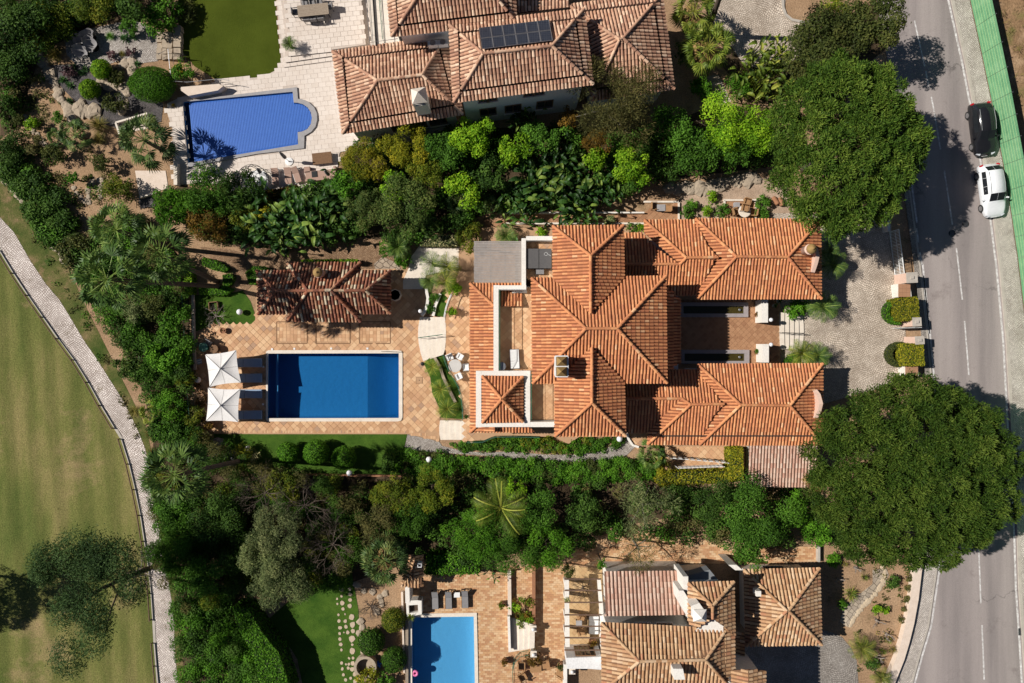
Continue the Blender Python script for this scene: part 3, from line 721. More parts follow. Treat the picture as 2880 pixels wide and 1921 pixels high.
def asphalt():
    m, nt, ln, b = newmat('asphalt'); pos = posnode(nt)
    mp = nt.new('ShaderNodeMapping'); mp.inputs['Rotation'].default_value = (0, 0, -.13); mp.inputs['Scale'].default_value = (1, .06, 1); ln.new(pos, mp.inputs['Vector'])
    n = mnoise(nt, ln, .55, 4, .55, mp.outputs[0]); r = ramp(nt, [(.36, (.235, .205, .195)), (.5, (.30, .26, .245)), (.64, (.345, .30, .28))]); ln.new(n.outputs['Fac'], r.inputs['Fac'])   # wheel tracks
    g = mnoise(nt, ln, 26, 3, .7, pos); gr = ramp(nt, [(.3, (.8, .8, .8)), (.7, (1.15, 1.15, 1.15))]); ln.new(g.outputs['Fac'], gr.inputs['Fac'])
    col = mixc(nt, ln, 1.0, r.outputs['Color'], gr.outputs['Color'], 'MULTIPLY')
    vo = nt.new('ShaderNodeTexVoronoi'); vo.feature = 'DISTANCE_TO_EDGE'; vo.inputs['Scale'].default_value = .16
    w = mnoise(nt, ln, .9, 5, .7, pos); vm = nt.new('ShaderNodeVectorMath'); vm.operation = 'MULTIPLY_ADD'; ln.new(w.outputs['Color'], vm.inputs[0]); vm.inputs[1].default_value = (2.2, 2.2, 0); ln.new(pos, vm.inputs[2]); ln.new(vm.outputs[0], vo.inputs['Vector'])
    cr = ramp(nt, [(.004, (.5, .5, .5)), (.012, (1, 1, 1))]); ln.new(vo.outputs['Distance'], cr.inputs['Fac']); ck = mnoise(nt, ln, .12, 2, .5, pos); ckr = ramp(nt, [(.5, (0, 0, 0)), (.6, (.8,) * 3)]); ln.new(ck.outputs['Fac'], ckr.inputs['Fac'])
    col = mixc(nt, ln, ckr.outputs['Color'], col, mixc(nt, ln, 1.0, col, cr.outputs['Color'], 'MULTIPLY'))
    sn = mnoise(nt, ln, .35, 6, .75, pos); sr = ramp(nt, [(.58, (1, 1, 1)), (.72, (.72, .7, .7))]); ln.new(sn.outputs['Fac'], sr.inputs['Fac']); col = mixc(nt, ln, 1.0, col, sr.outputs['Color'], 'MULTIPLY')
    ln.new(col, b.inputs['Base Color']); b.inputs['Roughness'].default_value = .9; b.inputs['Specular IOR Level'].default_value = .2
    return m
ASPH = asphalt()
CONC = pm('concrete', (.50, .45, .39), (.38, .34, .29), 1.5, .85, .004)
PAINT = pm('road_paint', (.74, .72, .70), (.36, .33, .31), 4, .7, contrast=.16)
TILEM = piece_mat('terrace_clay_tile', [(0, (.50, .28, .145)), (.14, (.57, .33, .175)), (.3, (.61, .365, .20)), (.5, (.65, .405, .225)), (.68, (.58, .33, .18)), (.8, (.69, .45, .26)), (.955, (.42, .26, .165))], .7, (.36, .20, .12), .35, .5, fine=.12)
TILEB = pm('terrace_bed', (.50, .31, .18), (.42, .25, .14), 3, .9)
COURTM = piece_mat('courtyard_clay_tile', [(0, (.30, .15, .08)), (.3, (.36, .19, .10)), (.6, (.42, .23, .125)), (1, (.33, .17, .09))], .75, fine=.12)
SLABM = piece_mat('pale_patio_slab', [(0, (.65, .565, .49)), (.35, (.68, .595, .52)), (.7, (.70, .615, .54)), (1, (.63, .545, .47))], .75, (.56, .46, .38), .4, .35, fine=.1)
BRICKM = piece_mat('pale_terrace_brick', [(0, (.46, .24, .12)), (.2, (.55, .32, .16)), (.45, (.60, .38, .21)), (.7, (.50, .27, .14)), (.85, (.64, .44, .26)), (1, (.40, .20, .10))], .8, (.5, .33, .2), .3, .6, fine=.15)
PTILE = pm('pool_mosaic', (.10, .36, .60), (.085, .31, .56), 7, .35, c3=(.092, .335, .58))
PTILE2 = pm('pool_mosaic_pale', (.32, .66, .82), (.28, .60, .78), 7, .35)
WATER = water_mat('pool_water', (.02, .58, .80), .46)
WATER2 = water_mat('pool_water_pale', (.05, .58, .86), .40)
PONDW = water_mat('pond_water', (.25, .3, .1), 1.4)

pool1 = M(A12, [(112, 112), (1312, 110), (1312, 703), (108, 706)])
pool1o = M(A12, [(92, 96), (112, 82), (1300, 80), (1335, 88), (1345, 112), (1345, 700), (1332, 728), (1300, 736), (104, 736), (90, 715)])
pool2 = [(514.5, 288), (824, 259), (827, 289.5), (838, 290), (853, 294), (866, 303), (875, 317), (878, 333), (875, 350), (865, 364), (850, 371), (838, 372.5), (839.5, 407), (530, 459)]
pool2o = [(514, 286), (555, 279), (835, 245), (838, 278), (850, 279), (868, 287), (883, 301), (891, 318), (892, 337), (887, 356), (875, 371), (856, 382), (855, 417), (720, 433), (530, 470), (527, 459)]
pool3 = M(A13, [(1432, 966), (2000, 958), (2012, 1720), (1436, 1720)])
pool3o = M(A13, [(1485, 935), (2028, 926), (2045, 1720), (1395, 1720), (1392, 968)])
def grow(poly, d):
    cx = sum(p[0] for p in poly) / len(poly); cy = sum(p[1] for p in poly) / len(poly)
    return [(p[0] + d * (1 if p[0] > cx else -1), p[1] + d * (1 if p[1] > cy else -1)) for p in poly]
HOLES = [grow(pool1, 5), grow(pool2, 3), grow(pool3, 4)]
big = [(-9000, -9000), (12000, -9000), (12000, 11000), (-9000, 11000)]
sheet('ground', big, 0, EARTH, holes=HOLES)
# golf course, path, verge
pl = M(A01, [(-300, 280), (0, 730), (60, 830), (190, 1040), (330, 1240), (520, 1520)]) + M(A02, [(565, 0), (700, 190), (830, 400), (950, 620), (1060, 800), (1120, 900), (1190, 1120), (1240, 1330), (1290, 1560)]) + M(A03, [(1320, 200), (1355, 400), (1390, 700), (1410, 1000), (1420, 1200), (1450, 1567), (1500, 1900)])
pr = M(A01, [(-300, 0), (0, 430), (130, 570), (280, 830), (420, 1040), (540, 1180), (640, 1340)]) + M(A02, [(775, 0), (900, 180), (1000, 340), (1110, 510), (1200, 680), (1270, 830), (1330, 980), (1370, 1130), (1400, 1300), (1430, 1560)]) + M(A03, [(1470, 200), (1500, 450), (1550, 650), (1580, 850), (1600, 1000), (1600, 1200), (1625, 1500), (1660, 1900)])
sheet('golf_course', [(-5000, -300), (-92, 566)] + pl + [(460, 6000), (-5000, 6000)], .012, GOLF)
sheet('path', pl + pr[::-1], .03, COBW)
vr = [(-92, 380), (0, 470), (60, 560), (130, 640), (190, 745), (230, 840), (290, 960), (350, 1080), (410, 1200), (430, 1290), (460, 1400), (500, 1600), (520, 1960)]
sheet('verge', [(-92, 480)] + pr + vr[::-1], .014, VERGE)
for i in range(0, len(pl) - 1):   # pale edging of the path
    pass
tag(MB().prism(WP(strip(pl, 7), .06), .0, .06).build('path_edging', CONC), 'thin pale concrete edging on the fairway side of the cobbled path', 'kerb')
# lawns
lawn_t = [(500, -60), (502, 60), (505, 90), (504, 160), (536, 172), (545, 185), (610, 226), (720, 218), (750, 211), (778, 196), (792, 178), (789, 160), (780, 76), (770, -60)]
sheet('lawn', lawn_t, .03, TURF)
lawn_w = M(A01, [(1790, 1140), (2000, 1150), (2230, 1100), (2300, 1200), (2345, 1330), (2345, 1413), (1950, 1418), (1880, 1445), (1790, 1480)])
sheet('lawn', lawn_w, .025, LAWN)
lawn_s = M(A02, [(1960, 852), (2351, 852)]) + M(A12, [(0, 853), (1390, 853), (1358, 990), (1330, 1110), (1330, 1240), (0, 1232)]) + M(A02, [(2200, 1180), (2060, 1050), (1980, 950)])
sheet('lawn', lawn_s, .025, LAWN)
lawn_n = M(A13, [(100, 1000), (300, 820), (520, 640), (720, 560), (880, 560), (940, 900), (960, 1300), (1010, 1700), (450, 1700), (380, 1350), (240, 1130)])
lawn_o = sheet('lawn', lawn_n, .025, LAWN)
# road
rr = [(2655, -60), (2667, 0), (2705, 171.5), (2728, 291), (2757, 450), (2785, 612), (2803, 756), (2821.6, 958), (2834, 1187), (2845, 1350), (2852, 1483), (2857, 1654), (2867.5, 1807), (2874, 1920), (2878, 2000)]
rl = [(2456, -60), (2466, 0), (2477, 70), (2492, 147), (2520, 290), (2545, 430), (2558, 517), (2573, 627), (2589, 743), (2610, 939), (2621, 1060), (2640, 1300), (2643, 1500), (2635, 1611), (2613, 1762), (2589, 1841), (2545, 2000)]
def shift(l, d): return [(p[0] + d, p[1]) for p in l]
sheet('road', rl + shift(rr, 9)[::-1], .02, ASPH)
def dash(a, b, w, z=.028):
    return strip([a, b], w)
LINES = MB()
for i in range(len(rr) - 1): LINES.prism(WP(dash(rr[i], rr[i + 1], 5.5), .026), .021, .026)
for seg in ((5, 7, 0, 1), (8, 11, 0, 1), (12, 16, 0, 1)):
    for i in range(seg[0], seg[1] - 0):
        if i + 1 < len(rl): LINES.prism(WP(dash((rl[i][0] + 6, rl[i][1]), (rl[i + 1][0] + 6, rl[i + 1][1]), 5), .026), .021, .026)
for a, b in (((2573.5, 642), (2579, 682)), ((2583, 709), (2589, 745)), ((2593, 775), (2610, 939))): LINES.prism(WP(dash((a[0] + 4, a[1]), (b[0] + 4, b[1]), 5), .026), .021, .026)
for a, b in (((2572, 58), (2601, 187)), ((2604, 200), (2612, 245)), ((2619, 272), (2628, 315)), ((2628, 318), (2645, 420)), ((2656, 480), (2679, 633)), ((2690, 697.5), (2706.7, 843)), ((2713, 902.7), (2725, 1055)), ((2731, 1120), (2738, 1260)), ((2744, 1330), (2750, 1470)), ((2752.7, 1540), (2758.8, 1697)), ((2762, 1758.5), (2768, 1912))):
    LINES.prism(WP(dash(a, b, 4), .026), .021, .026)
tag(LINES.build('road_markings', PAINT), kind='structure')
# right pavement with kerb
fb = [(2715, -60), (2727, 0), (2760, 153), (2788, 288), (2821, 465), (2844, 608), (2861, 725), (2877, 857), (2893, 1000), (2915, 1300), (2930, 1600), (2945, 2000)]
sheet('pavement', shift(rr, 17) + [(2950, 2000)] + fb[::-1], .13, COBS, z0=0)
tag(MB().prism(WP(strip(shift(rr, 13), 8), .14), 0, .14).build('kerb', CONC), kind='structure')
sheet('hillside', [(2733, -60)] + shift(fb, 7) + [(12000, 2000), (12000, -3000), (2733, -3000)], .16, EARTHD, z0=0)
# left pavements
lp1 = [(2520, 400), (2541, 517), (2555, 627), (2571, 743), (2592, 939), (2602, 1062)]
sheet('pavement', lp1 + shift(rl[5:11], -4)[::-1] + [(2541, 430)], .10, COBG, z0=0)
tag(MB().prism(WP(strip(shift(rl[4:11], -2), 5), .11), 0, .11).build('kerb', CONC), kind='structure')
wallc = M(A33, [(1450, 300), (1418, 520), (1385, 800), (1345, 1020), (1300, 1200), (1255, 1350), (1195, 1500), (1120, 1700)])
sheet('pavement', wallc + [(2557, 2000)] + shift(rl[12:], -4)[::-1], .10, COBS, z0=0)
tag(MB().prism(WP(strip(shift(rl[11:], -2), 5), .11), 0, .11).build('kerb', CONC), kind='structure')
tag(MB().prism(WP(strip([(p[0] - 12, p[1]) for p in wallc], 23), .55), 0, .55).build('garden_wall', CREAM), 'low curved pale wall between the dry garden and the road', 'wall')
# driveways
sheet('driveway', [(2150, 600), (2505, 600), (2512, 760), (2545, 900), (2552, 1062), (2500, 1085), (2300, 1140), (2150, 1120)], .04, COBD)
sheet('driveway', [(1990, -80), (2215, -80), (2208, 20), (2214, 40), (2232, 54), (2262, 62), (2300, 62), (2290, 120), (2230, 170), (2160, 200), (2090, 180), (2050, 120), (2000, 60)], .03, COBD)
tag(MB().prism(WP(strip([(2200, -80), (2203, 20), (2210, 40), (2228, 55), (2262, 62), (2306, 60)], 7), .14), 0, .14).build('driveway_kerb', CONC), 'pale curved kerb of the cobbled drive at the top edge', 'kerb')
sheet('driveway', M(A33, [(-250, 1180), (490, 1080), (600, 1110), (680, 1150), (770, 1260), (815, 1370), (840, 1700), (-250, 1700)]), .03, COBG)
# manholes
for i, (p, lb) in enumerate(((A31(1815, 490), 'round iron manhole cover in sunlight on the asphalt below the white car'), (A31(1690, 575), 'round iron manhole cover in the tree shadow near the centre line'))):
    c = W(p, .025); o = thing('manhole_cover', lb, 'manhole cover', c)
    MB().lathe([(.29, 0), (.29, .006), (.01, .006)], n=20).build('lid', DARKM, o, False, False); mb = MB()
    for k in range(5): mb.box((0, (k - 2) * .1, .009), (.42, .025, .006))
    mb.build('ribs', STEEL, o, False, False)
for p, lb in ((A33(2315, 1100), 'grey storm drain grate set in the far kerb line'), (A33(1378, 1345), 'dark storm drain grate beside the curved cobbled pavement')):
    c = W(p, .03); o = thing('drain_grate', lb, 'drain', c); mb = MB()
    MB().box((0, 0, 0), (.28, .6, .012)).build('frame', DARKM, o, False, False)
    for k in range(6): mb.box((0, -.25 + k * .1, .01), (.24, .03, .012))
    mb.build('bars', STEEL, o, False, False)
# green screen fence along the pavement: panels and posts
fo = thing('screen_fence', 'tall green screen fence with posts along the far pavement', 'fence', W(fb[4]))
GREENSC = pm('green_screen', (.12, .31, .16), (.20, .40, .22), .9, .7, c3=(.155, .36, .185), contrast=.15)
YEL = pm('screen_stitching', (.38, .52, .24), (.34, .48, .22), 3, .7)
pts = []
for i in range(len(fb) - 1):
    a, b = W(fb[i]), W(fb[i + 1]); n = max(1, round((b - a).length / 2.0))
    for k in range(n): pts.append(a.lerp(b, k / n))
pts.append(W(fb[-1]))
FH = 2.45
for i in range(len(pts) - 1):
    a, b = pts[i], pts[i + 1]; d = (b - a).normalized(); nrm = Vector((d.y, -d.x, 0)); a2, b2 = a + d * .015, b - d * .015
    if nrm.x < 0: nrm = -nrm
    mb = MB(); seg = 8
    for k in range(seg):   # corrugated sheet
        z0, z1 = .1 + (FH - .1) * k / seg, .1 + (FH - .1) * (k + 1) / seg; o0, o1 = nrm * (.02 * (k % 2)), nrm * (.02 * ((k + 1) % 2))
        mb.quad(a2 + o0 + Vector((0, 0, z0)), b2 + o0 + Vector((0, 0, z0)), b2 + o1 + Vector((0, 0, z1)), a2 + o1 + Vector((0, 0, z1)))
    pan = mb.build('panel', GREENSC, fo)
    mb = MB()
    for k in range(1, seg): z = .1 + (FH - .1) * k / seg; mb.tube([a2 - nrm * .012 + Vector((0, 0, z)), b2 - nrm * .012 + Vector((0, 0, z))], .012, 4)
    mb.build('seam', YEL, pan)
    MB().tube([a + nrm * .07, a + nrm * .07 + Vector((0, 0, FH + .05))], .035, 6).build('post', STEEL, fo)
    if i % 3 == 1: MB().tube([a + nrm * .09 + Vector((0, 0, FH * .8)), a + nrm * 1.0 + Vector((0, 0, .05))], .025, 5).build('brace', STEEL, fo)
# low timber rails beside the path
RAILG = 'low timber rails along the fairway'
def low_rail(label, line, side=-12, gap=9):
    o = thing('timber_rail', label, 'fence', W(line[0]), 0, RAILG)
    L = [W((p[0] + side, p[1]), .32) for p in line]; cum = [0]
    for i in range(len(L) - 1): cum.append(cum[-1] + (L[i + 1] - L[i]).length)
    n = max(1, round(cum[-1] / 2.2)); ps = []
    for k in range(n + 1):
        d = cum[-1] * k / n; i = max(j for j in range(len(L)) if cum[j] <= d + 1e-6); i = min(i, len(L) - 2)
        ps.append(L[i].lerp(L[i + 1], (d - cum[i]) / max(1e-6, cum[i + 1] - cum[i])))
    for k, p in enumerate(ps):
        MB().tube([(p.x, p.y, 0), (p.x, p.y, .36)], .055, 7).build('post', TIMBER, o)
        if k < n:
            q = ps[k + 1]; d = (q - p).normalized()
            MB().tube([(p.x, p.y, .30), (q.x, q.y, .30)], .05, 7).build('rail', TIMBER, o)
    return o
low_rail('long low timber rail along the upper bend of the cobbled path', pl[1:11])
low_rail('low timber rail along the middle stretch of the cobbled path', pl[11:19])
low_rail('short low timber rail at the bottom edge beside the path', M(A03, [(1425, 1215), (1455, 1567), (1490, 1850)]))

# ---------------------------------------------------------------- pools
def basin(name, label, water, coping, ztop, floors, wz, tile, wmat, cmat, coph=.06):
    """floors: list of (outline, depth)"""
    c = [sum(p[i] for p in water) / len(water) for i in (0, 1)]; o = thing(name, label, 'swimming pool', W(c))
    P = WP(water, ztop); mb = MB(); n = len(P); dmax = max(f[1] for f in floors)
    for i in range(n): a, b = P[i], P[(i + 1) % n]; mb.quad((*a, ztop + .01), (*b, ztop + .01), (*b, -dmax), (*a, -dmax))
    for poly, d in floors:
        Q = WP(poly, ztop); mb.prism(Q, -dmax - .05, -d)
    mb.build('basin', tile, o)
    if coping: MB().prism(WP(coping, ztop + coph), ztop - .05, ztop + coph, [P]).build('coping', cmat, o)
    if wmat: MB().prism(WP(grow(water, -.35), ztop), -dmax + .005, wz).build('water', wmat, o)
    return o
x1 = A12(985, 0)[0]
p1 = basin('swimming_pool', 'rectangular blue pool with pale rounded coping below the pool house', pool1, pool1o, .07,
      [(M(A12, [(108, 106), (985, 106), (985, 708), (106, 708)]), 1.75), (M(A12, [(985, 106), (1314, 106), (1314, 708), (985, 708)]), 3.0)], -.06, PTILE, WATER, WSTONE)
q4 = WP(M(A12, [(985, 106), (1314, 106), (1314, 708), (985, 708)]), .07)
MB().quad((*q4[0], -1.75), (*q4[3], -1.75), (*q4[2], -2.95), (*q4[1], -2.95)).build('sloping_floor', PTILE, p1)
MB().prism(WP(M(A12, [(168, 113), (186, 113), (186, 704), (168, 704)]), 0), -.55, -.45).build('cover_beam', PTILE, p1)
MB().tube([W(A12(1150, 93), .16), W(A12(1250, 96), .16), W(A12(1345, 100), .16)], [.015, .03, .02], 5).build('pole_net', DARKM, p1)
p2 = basin('swimming_pool', 'blue pool under a slatted cover with a rounded end beside the pale patio', pool2, pool2o, .10, [(pool2, 1.4)], -.12, PTILE, WATER, GREYSTONE, .10)
cov = MB(); cm = pm('pool_cover_blue', (.045, .14, .50), (.06, .17, .55), 2.5, .45, c3=(.05, .155, .52))
PW = np.array(WP(pool2, 0)); ax = (W((824, 259)) - W((514.5, 288))).normalized(); ay = Vector((-ax.y, ax.x, 0)); org = W((514.5, 288))
us = [(Vector((*p, 0)) - org).dot(ax) for p in PW]; vs_ = [(Vector((*p, 0)) - org).dot(ay) for p in PW]; x = .55
while x < max(us) - .04:
    ys = []
    for i in range(len(us)):
        j = (i + 1) % len(us)
        if (us[i] > x) != (us[j] > x): ys.append(vs_[i] + (vs_[j] - vs_[i]) * (x - us[i]) / (us[j] - us[i]))
    ys.sort()
    if len(ys) >= 2: y0, y1 = ys[0] + .03, ys[-1] - .03; c = org + ax * x + ay * (y0 + y1) / 2; cov.box((c.x, c.y, -.03), (.115, abs(y1 - y0), .05), math.atan2(ax.y, ax.x), .93)
    x += .13
cov.build('slatted_cover', cm, p2)
p3 = basin('swimming_pool', 'light blue pool with a pale rim at the bottom edge', pool3, pool3o, .07, [(pool3, 1.25)], -.05, PTILE2, WATER2, WSTONE)

# ---------------------------------------------------------------- paved floors
terr = [(551, 960), (566, 930), (597, 913), (717, 911), (724, 760), (1105, 756), (1150, 778), (1198, 814), (1204, 847), (1195, 878), (1180, 885), (1250, 890), (1250, 1000), (1192, 1021), (1210, 1061), (1216, 1107), (1234, 1144), (1237, 1174), (1236, 1240), (1149, 1221), (609, 1220), (582, 1196), (552, 1100), (548, 1000)]
to = sheet('pool_terrace', terr, .05, TILEB, z0=0, holes=[grow(pool1, 4)])
rugs = [(778, 905, 864, 966), (888, 905, 985, 966), (1011, 905, 1098, 966)]
RQ = [[(a, b), (c, b), (c, d), (a, d)] for a, b, c, d in rugs]
inner_t = [(p[0], min(p[1], 1209)) for p in terr]
pave(to, inner_t, .05, (.40, .40), math.radians(45), TILEM, 'clay_tile', [pool1o] + RQ + [[(700, 740), (1095, 740), (1095, 870), (1000, 870), (1000, 890), (815, 890), (815, 870), (700, 870)]], 300)
for i, q in enumerate(RQ): pave(to, grow(q, -2), .05, (.30, .30), 0, TILEM, 'inlay_tile', nmax=40, seed=i + 10)
mbr = []
for q in RQ: mbr += [strip([q[k], q[(k + 1) % 4]], 3) for k in range(4)]
mb = MB()
for i, s_ in enumerate(mbr): mb.prism(WP(s_, .076), .05, .076 + (i % 2) * .002)
mb.build('inlay_border', pm('dark_inlay', (.20, .11, .06), (.28, .16, .08), 9, .8), to)
pave(to, [(600, 1210), (1150, 1210), (1236, 1232), (1236, 1240), (1149, 1221), (609, 1220)], .05, (.12, .24), 0, TILEM, 'border_brick', nmax=60)
for i, (x, y) in enumerate((A12(148, 72), A12(352, 68), A12(690, 66), A12(1023, 66), A12(67, 233), A12(65, 578))):
    tag(MB().box(W((x, y), .08), (.16, .16, .03)).build('pool_light', WHITEP), ['small white square light, first from the corner above the blue pool', 'small white square light, second along the upper rim of the blue pool', 'small white square light above the middle of the blue pool', 'small white square light above the far end of the blue pool', 'small white square light left of the pool between the upper loungers', 'small white square light left of the pool between the lower loungers'][i], 'light', 'square lights round the pool')
c = W(A12(1500, 357), .075); o = thing('drain_cover', 'square tiled inspection cover in the terrace right of the pool', 'cover', c)
MB().box((0, 0, 0), (.56, .56, .012)).build('frame', WOODB, o, False, False); MB().box((0, 0, .008), (.5, .5, .012)).build('lid', TILEB, o, False, False); MB().lathe([(.04, .015), (.04, .02), (.001, .02)]).build('lift_hole', DARKM, o, False, False)
# pale patio of the upper villa
patio = [(773, -60), (1250, -60), (1250, 420), (1010, 395), (955, 430), (935, 560), (655, 560), (640, 512), (490, 520), (484, 360), (470, 318), (472, 290), (520, 268), (612, 226), (720, 218), (750, 211), (778, 196), (792, 178)]
po = sheet('patio', patio, .06, pm('patio_bed', (.56, .48, .41), (.50, .42, .36), 3, .9), z0=0, holes=[grow(pool2, 2)])
pave(po, patio, .06, (.60, .40), math.radians(6), SLABM, 'paving_slab', [pool2o], 300, bond=.5, thick=.014, gap=.009)
for k, (a, b, z) in enumerate((((290, 515), (800, 440), .45), ((268, 560), (705, 495), .3), ((243, 605), (705, 540), .15))):   # three long steps
    A, B = A10(*a), A10(*b); up = (A10(190, -100) if k == 0 else A)
    poly = [A, B, (B[0] + 14, B[1] - 18 - (0 if k else 2)), (A[0] + 3, A[1] - 17)]
for k in range(3):
    q = M(A10, [[(243, 605), (705, 540), (715, 470), (800, 440), (1015, 410), (960, -150), (215, -150), (280, 400)], [(268, 560), (705, 495), (800, 440), (1012, 405), (955, -150), (240, -150), (295, 400)], [(292, 515), (800, 440), (1008, 408), (950, -150), (262, -150), (318, 400)]][k])
    so = sheet('patio_step', q, .14 + .13 * k, pm('patio_bed', None), z0=.05)
    if k == 2: pave(so, q, .40, (.60, .40), math.radians(6), SLABM, 'paving_slab', nmax=150, bond=.5, thick=.02, gap=.014, seed=8)
    else: pave(so, strip(M(A10, [[(243, 595), (705, 530)], [(268, 550), (705, 485)]][k]), 18), .14 + .13 * k, (.60, .5), math.radians(8), SLABM, 'paving_slab', nmax=30, thick=.02)
# gravel areas
sheet('gravel_bed', M(A01, [(1840, 700), (2100, 720), (2351, 790), (2351, 1010), (2250, 1120), (2200, 1060), (2150, 960), (2020, 880), (1870, 800)]) + M(A11, [(0, 980), (200, 880), (1330, 900), (1300, 800), (1130, 640), (700, 560), (300, 640), (0, 620)])[0:0], .02, GRAVB)
sheet('gravel_bed', M(A11, [(-20, 600), (700, 560), (1130, 640), (1320, 900), (1280, 1000), (900, 960), (-20, 960)]), .018, GRAVB)
gc = sheet('gravel_court', M(A00, [(600, 400), (640, 300), (900, 250), (1200, 180), (1330, 220), (1440, 320), (1450, 560), (1230, 590), (1080, 560), (860, 640), (690, 590), (610, 500)]), .03, PEBW)
sheet('gravel_bed', M(A00, [(420, 600), (690, 590), (860, 640), (1000, 700), (1200, 820), (1400, 900), (1500, 950), (1480, 1120), (1080, 1180), (900, 1120), (720, 960), (560, 800)]), .025, GRAVG)
sheet('gravel_bed', M(A01, [(1270, 250), (1440, 200), (1420, 330), (1290, 350)]), .03, GRAVG)
sheet('garden_path', M(A12, [(1390, 853), (1680, 920), (1710, 960), (1900, 1010), (2110, 1020), (2351, 1010), (2351, 1080), (2100, 1050), (1720, 1025), (1360, 1000)]) , .035, PEBW)
sheet('garden_path', M(A22, [(-40, 1010), (300, 1040), (600, 1040), (850, 1000), (950, 930), (1050, 880), (1130, 970), (1050, 1050), (850, 1095), (400, 1110), (0, 1080), (-40, 1080)]), .033, PEBW)
sheet('stone_plaza', M(A11, [(1420, 800), (1500, 690), (1860, 695), (1995, 715), (1995, 900), (1860, 900), (1560, 960), (1530, 1088), (1350, 1088), (1350, 1010), (1400, 900)]), .08, WSTONE, z0=0)
sheet('flagstone_patch', M(A11, [(1080, 860), (1160, 790), (1300, 850), (1330, 910), (1100, 910)]), .03, cobble_mat('flagstones', (.50, .40, .30), (.38, .30, .23), (.12, .09, .06), 2.2, .06))
# lower villa terrace of small bricks
bt = M(A13, [(1525, 590), (2040, 560), (2351, 500)]) + M(A23, [(130, 480), (480, 480), (490, 1800), (0, 1800)]) + M(A13, [(1300, 1800), (1300, 1000), (1485, 935)][:0] + [(1380, 1800), (1380, 966), (1485, 930)][:0] + [(2030, 1800), (2030, 926), (1485, 935), (1525, 940), (1530, 700)])
bo = sheet('brick_terrace', bt, .045, pm('brick_bed', (.46, .30, .18), (.38, .24, .14), 3, .9), z0=0, holes=[])
pave(bo, bt, .045, (.36, .18), 0, BRICKM, 'brick', [pool3o], 300, bond=.5, thick=.018, gap=.012)
b2 = M(A23, [(640, 250), (1000, 160), (1500, 200), (1900, 300), (2351, 340)]) + M(A33, [(130, 320), (468, 318), (468, 455), (0, 470)]) + M(A23, [(1900, 470), (480, 500), (560, 380)])
bo2 = sheet('brick_walk', b2, .04, pm('brick_bed', None), z0=0)
pave(bo2, b2, .04, (.36, .18), 0, BRICKM, 'brick', nmax=200, bond=.5, thick=.018, gap=.012, seed=6)
# stepping stones in the lower lawn
stones = [(785, 708, 22), (860, 710, 16), (865, 757, 18), (785, 772, 12), (866, 808, 18), (745, 798, 10), (792, 835, 20), (747, 843, 11), (862, 862, 20), (800, 890, 15), (758, 943, 11), (878, 965, 26), (763, 1000, 16), (820, 1002, 17), (888, 1035, 26), (773, 1062, 17), (826, 1054, 18), (890, 1094, 20), (769, 1115, 14), (842, 1107, 17), (882, 1165, 27), (772, 1168, 16), (778, 1215, 16), (884, 1218, 12), (784, 1265, 12), (884, 1276, 28), (892, 1340, 12), (858, 1345, 9), (787, 1387, 16), (826, 1398, 10), (854, 1396, 13), (888, 1390, 22), (794, 1440, 14), (848, 1432, 13), (882, 1445, 20), (803, 1495, 13), (904, 1490, 18), (870, 1526, 13), (823, 1540, 15), (910, 1556, 20), (948, 1520, 13), (852, 1340, 8), (808, 1106, 7), (818, 938, 8)]
for i, (x, y, r) in enumerate(stones):
    rng = random.Random(i); c = W(A13(x, y), .04); R = r / 3.2653 * S * 1.05; n = 7; pts = [(c.x + math.cos(6.283 * k / n) * R * rng.uniform(.75, 1.15), c.y + math.sin(6.283 * k / n) * R * 1.1 * rng.uniform(.75, 1.15)) for k in range(n)]
    MB().prism(pts, .01, .055 + rng.uniform(0, .015)).build('stepping_stone', pm('stepping_stone', (.56, .45, .33), (.44, .34, .24), 5, .9, .006), lawn_o)
# narrow tiled walk above the house
walk = M(A11, [(2110, 440), (2351, 440)]) + M(A21, [(0, 395), (1210, 385), (1530, 285), (1535, 450), (1210, 480), (0, 480)]) + M(A11, [(2351, 630), (2100, 640)])
wo = sheet('side_walk', walk, .06, TILEB, z0=0)
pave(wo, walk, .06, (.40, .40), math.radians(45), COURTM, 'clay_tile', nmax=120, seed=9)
tag(MB().prism(WP(strip(M(A21, [(-60, 484), (1215, 484)]), 5), .14), 0, .14).build('border_wall', WSTONE), 'thin white kerb along the tiled walk above the roofs', 'kerb')
tag(MB().prism(WP(strip(M(A21, [(-60, 388), (1215, 384)]), 4), .4), 0, .4).build('border_wall', STUCCO), 'low white border wall under the big paddle leaves', 'wall')
sheet('sandy_garden', M(A21, [(1540, 120), (1700, 150), (1900, 130), (2351, 60)]) + M(A31, [(150, 100), (250, 420), (0, 440)]) + M(A21, [(2250, 450), (1540, 450)]), .015, grass_mat('sand', (.38, .27, .19), (.50, .37, .27), None, .6, fine=14))

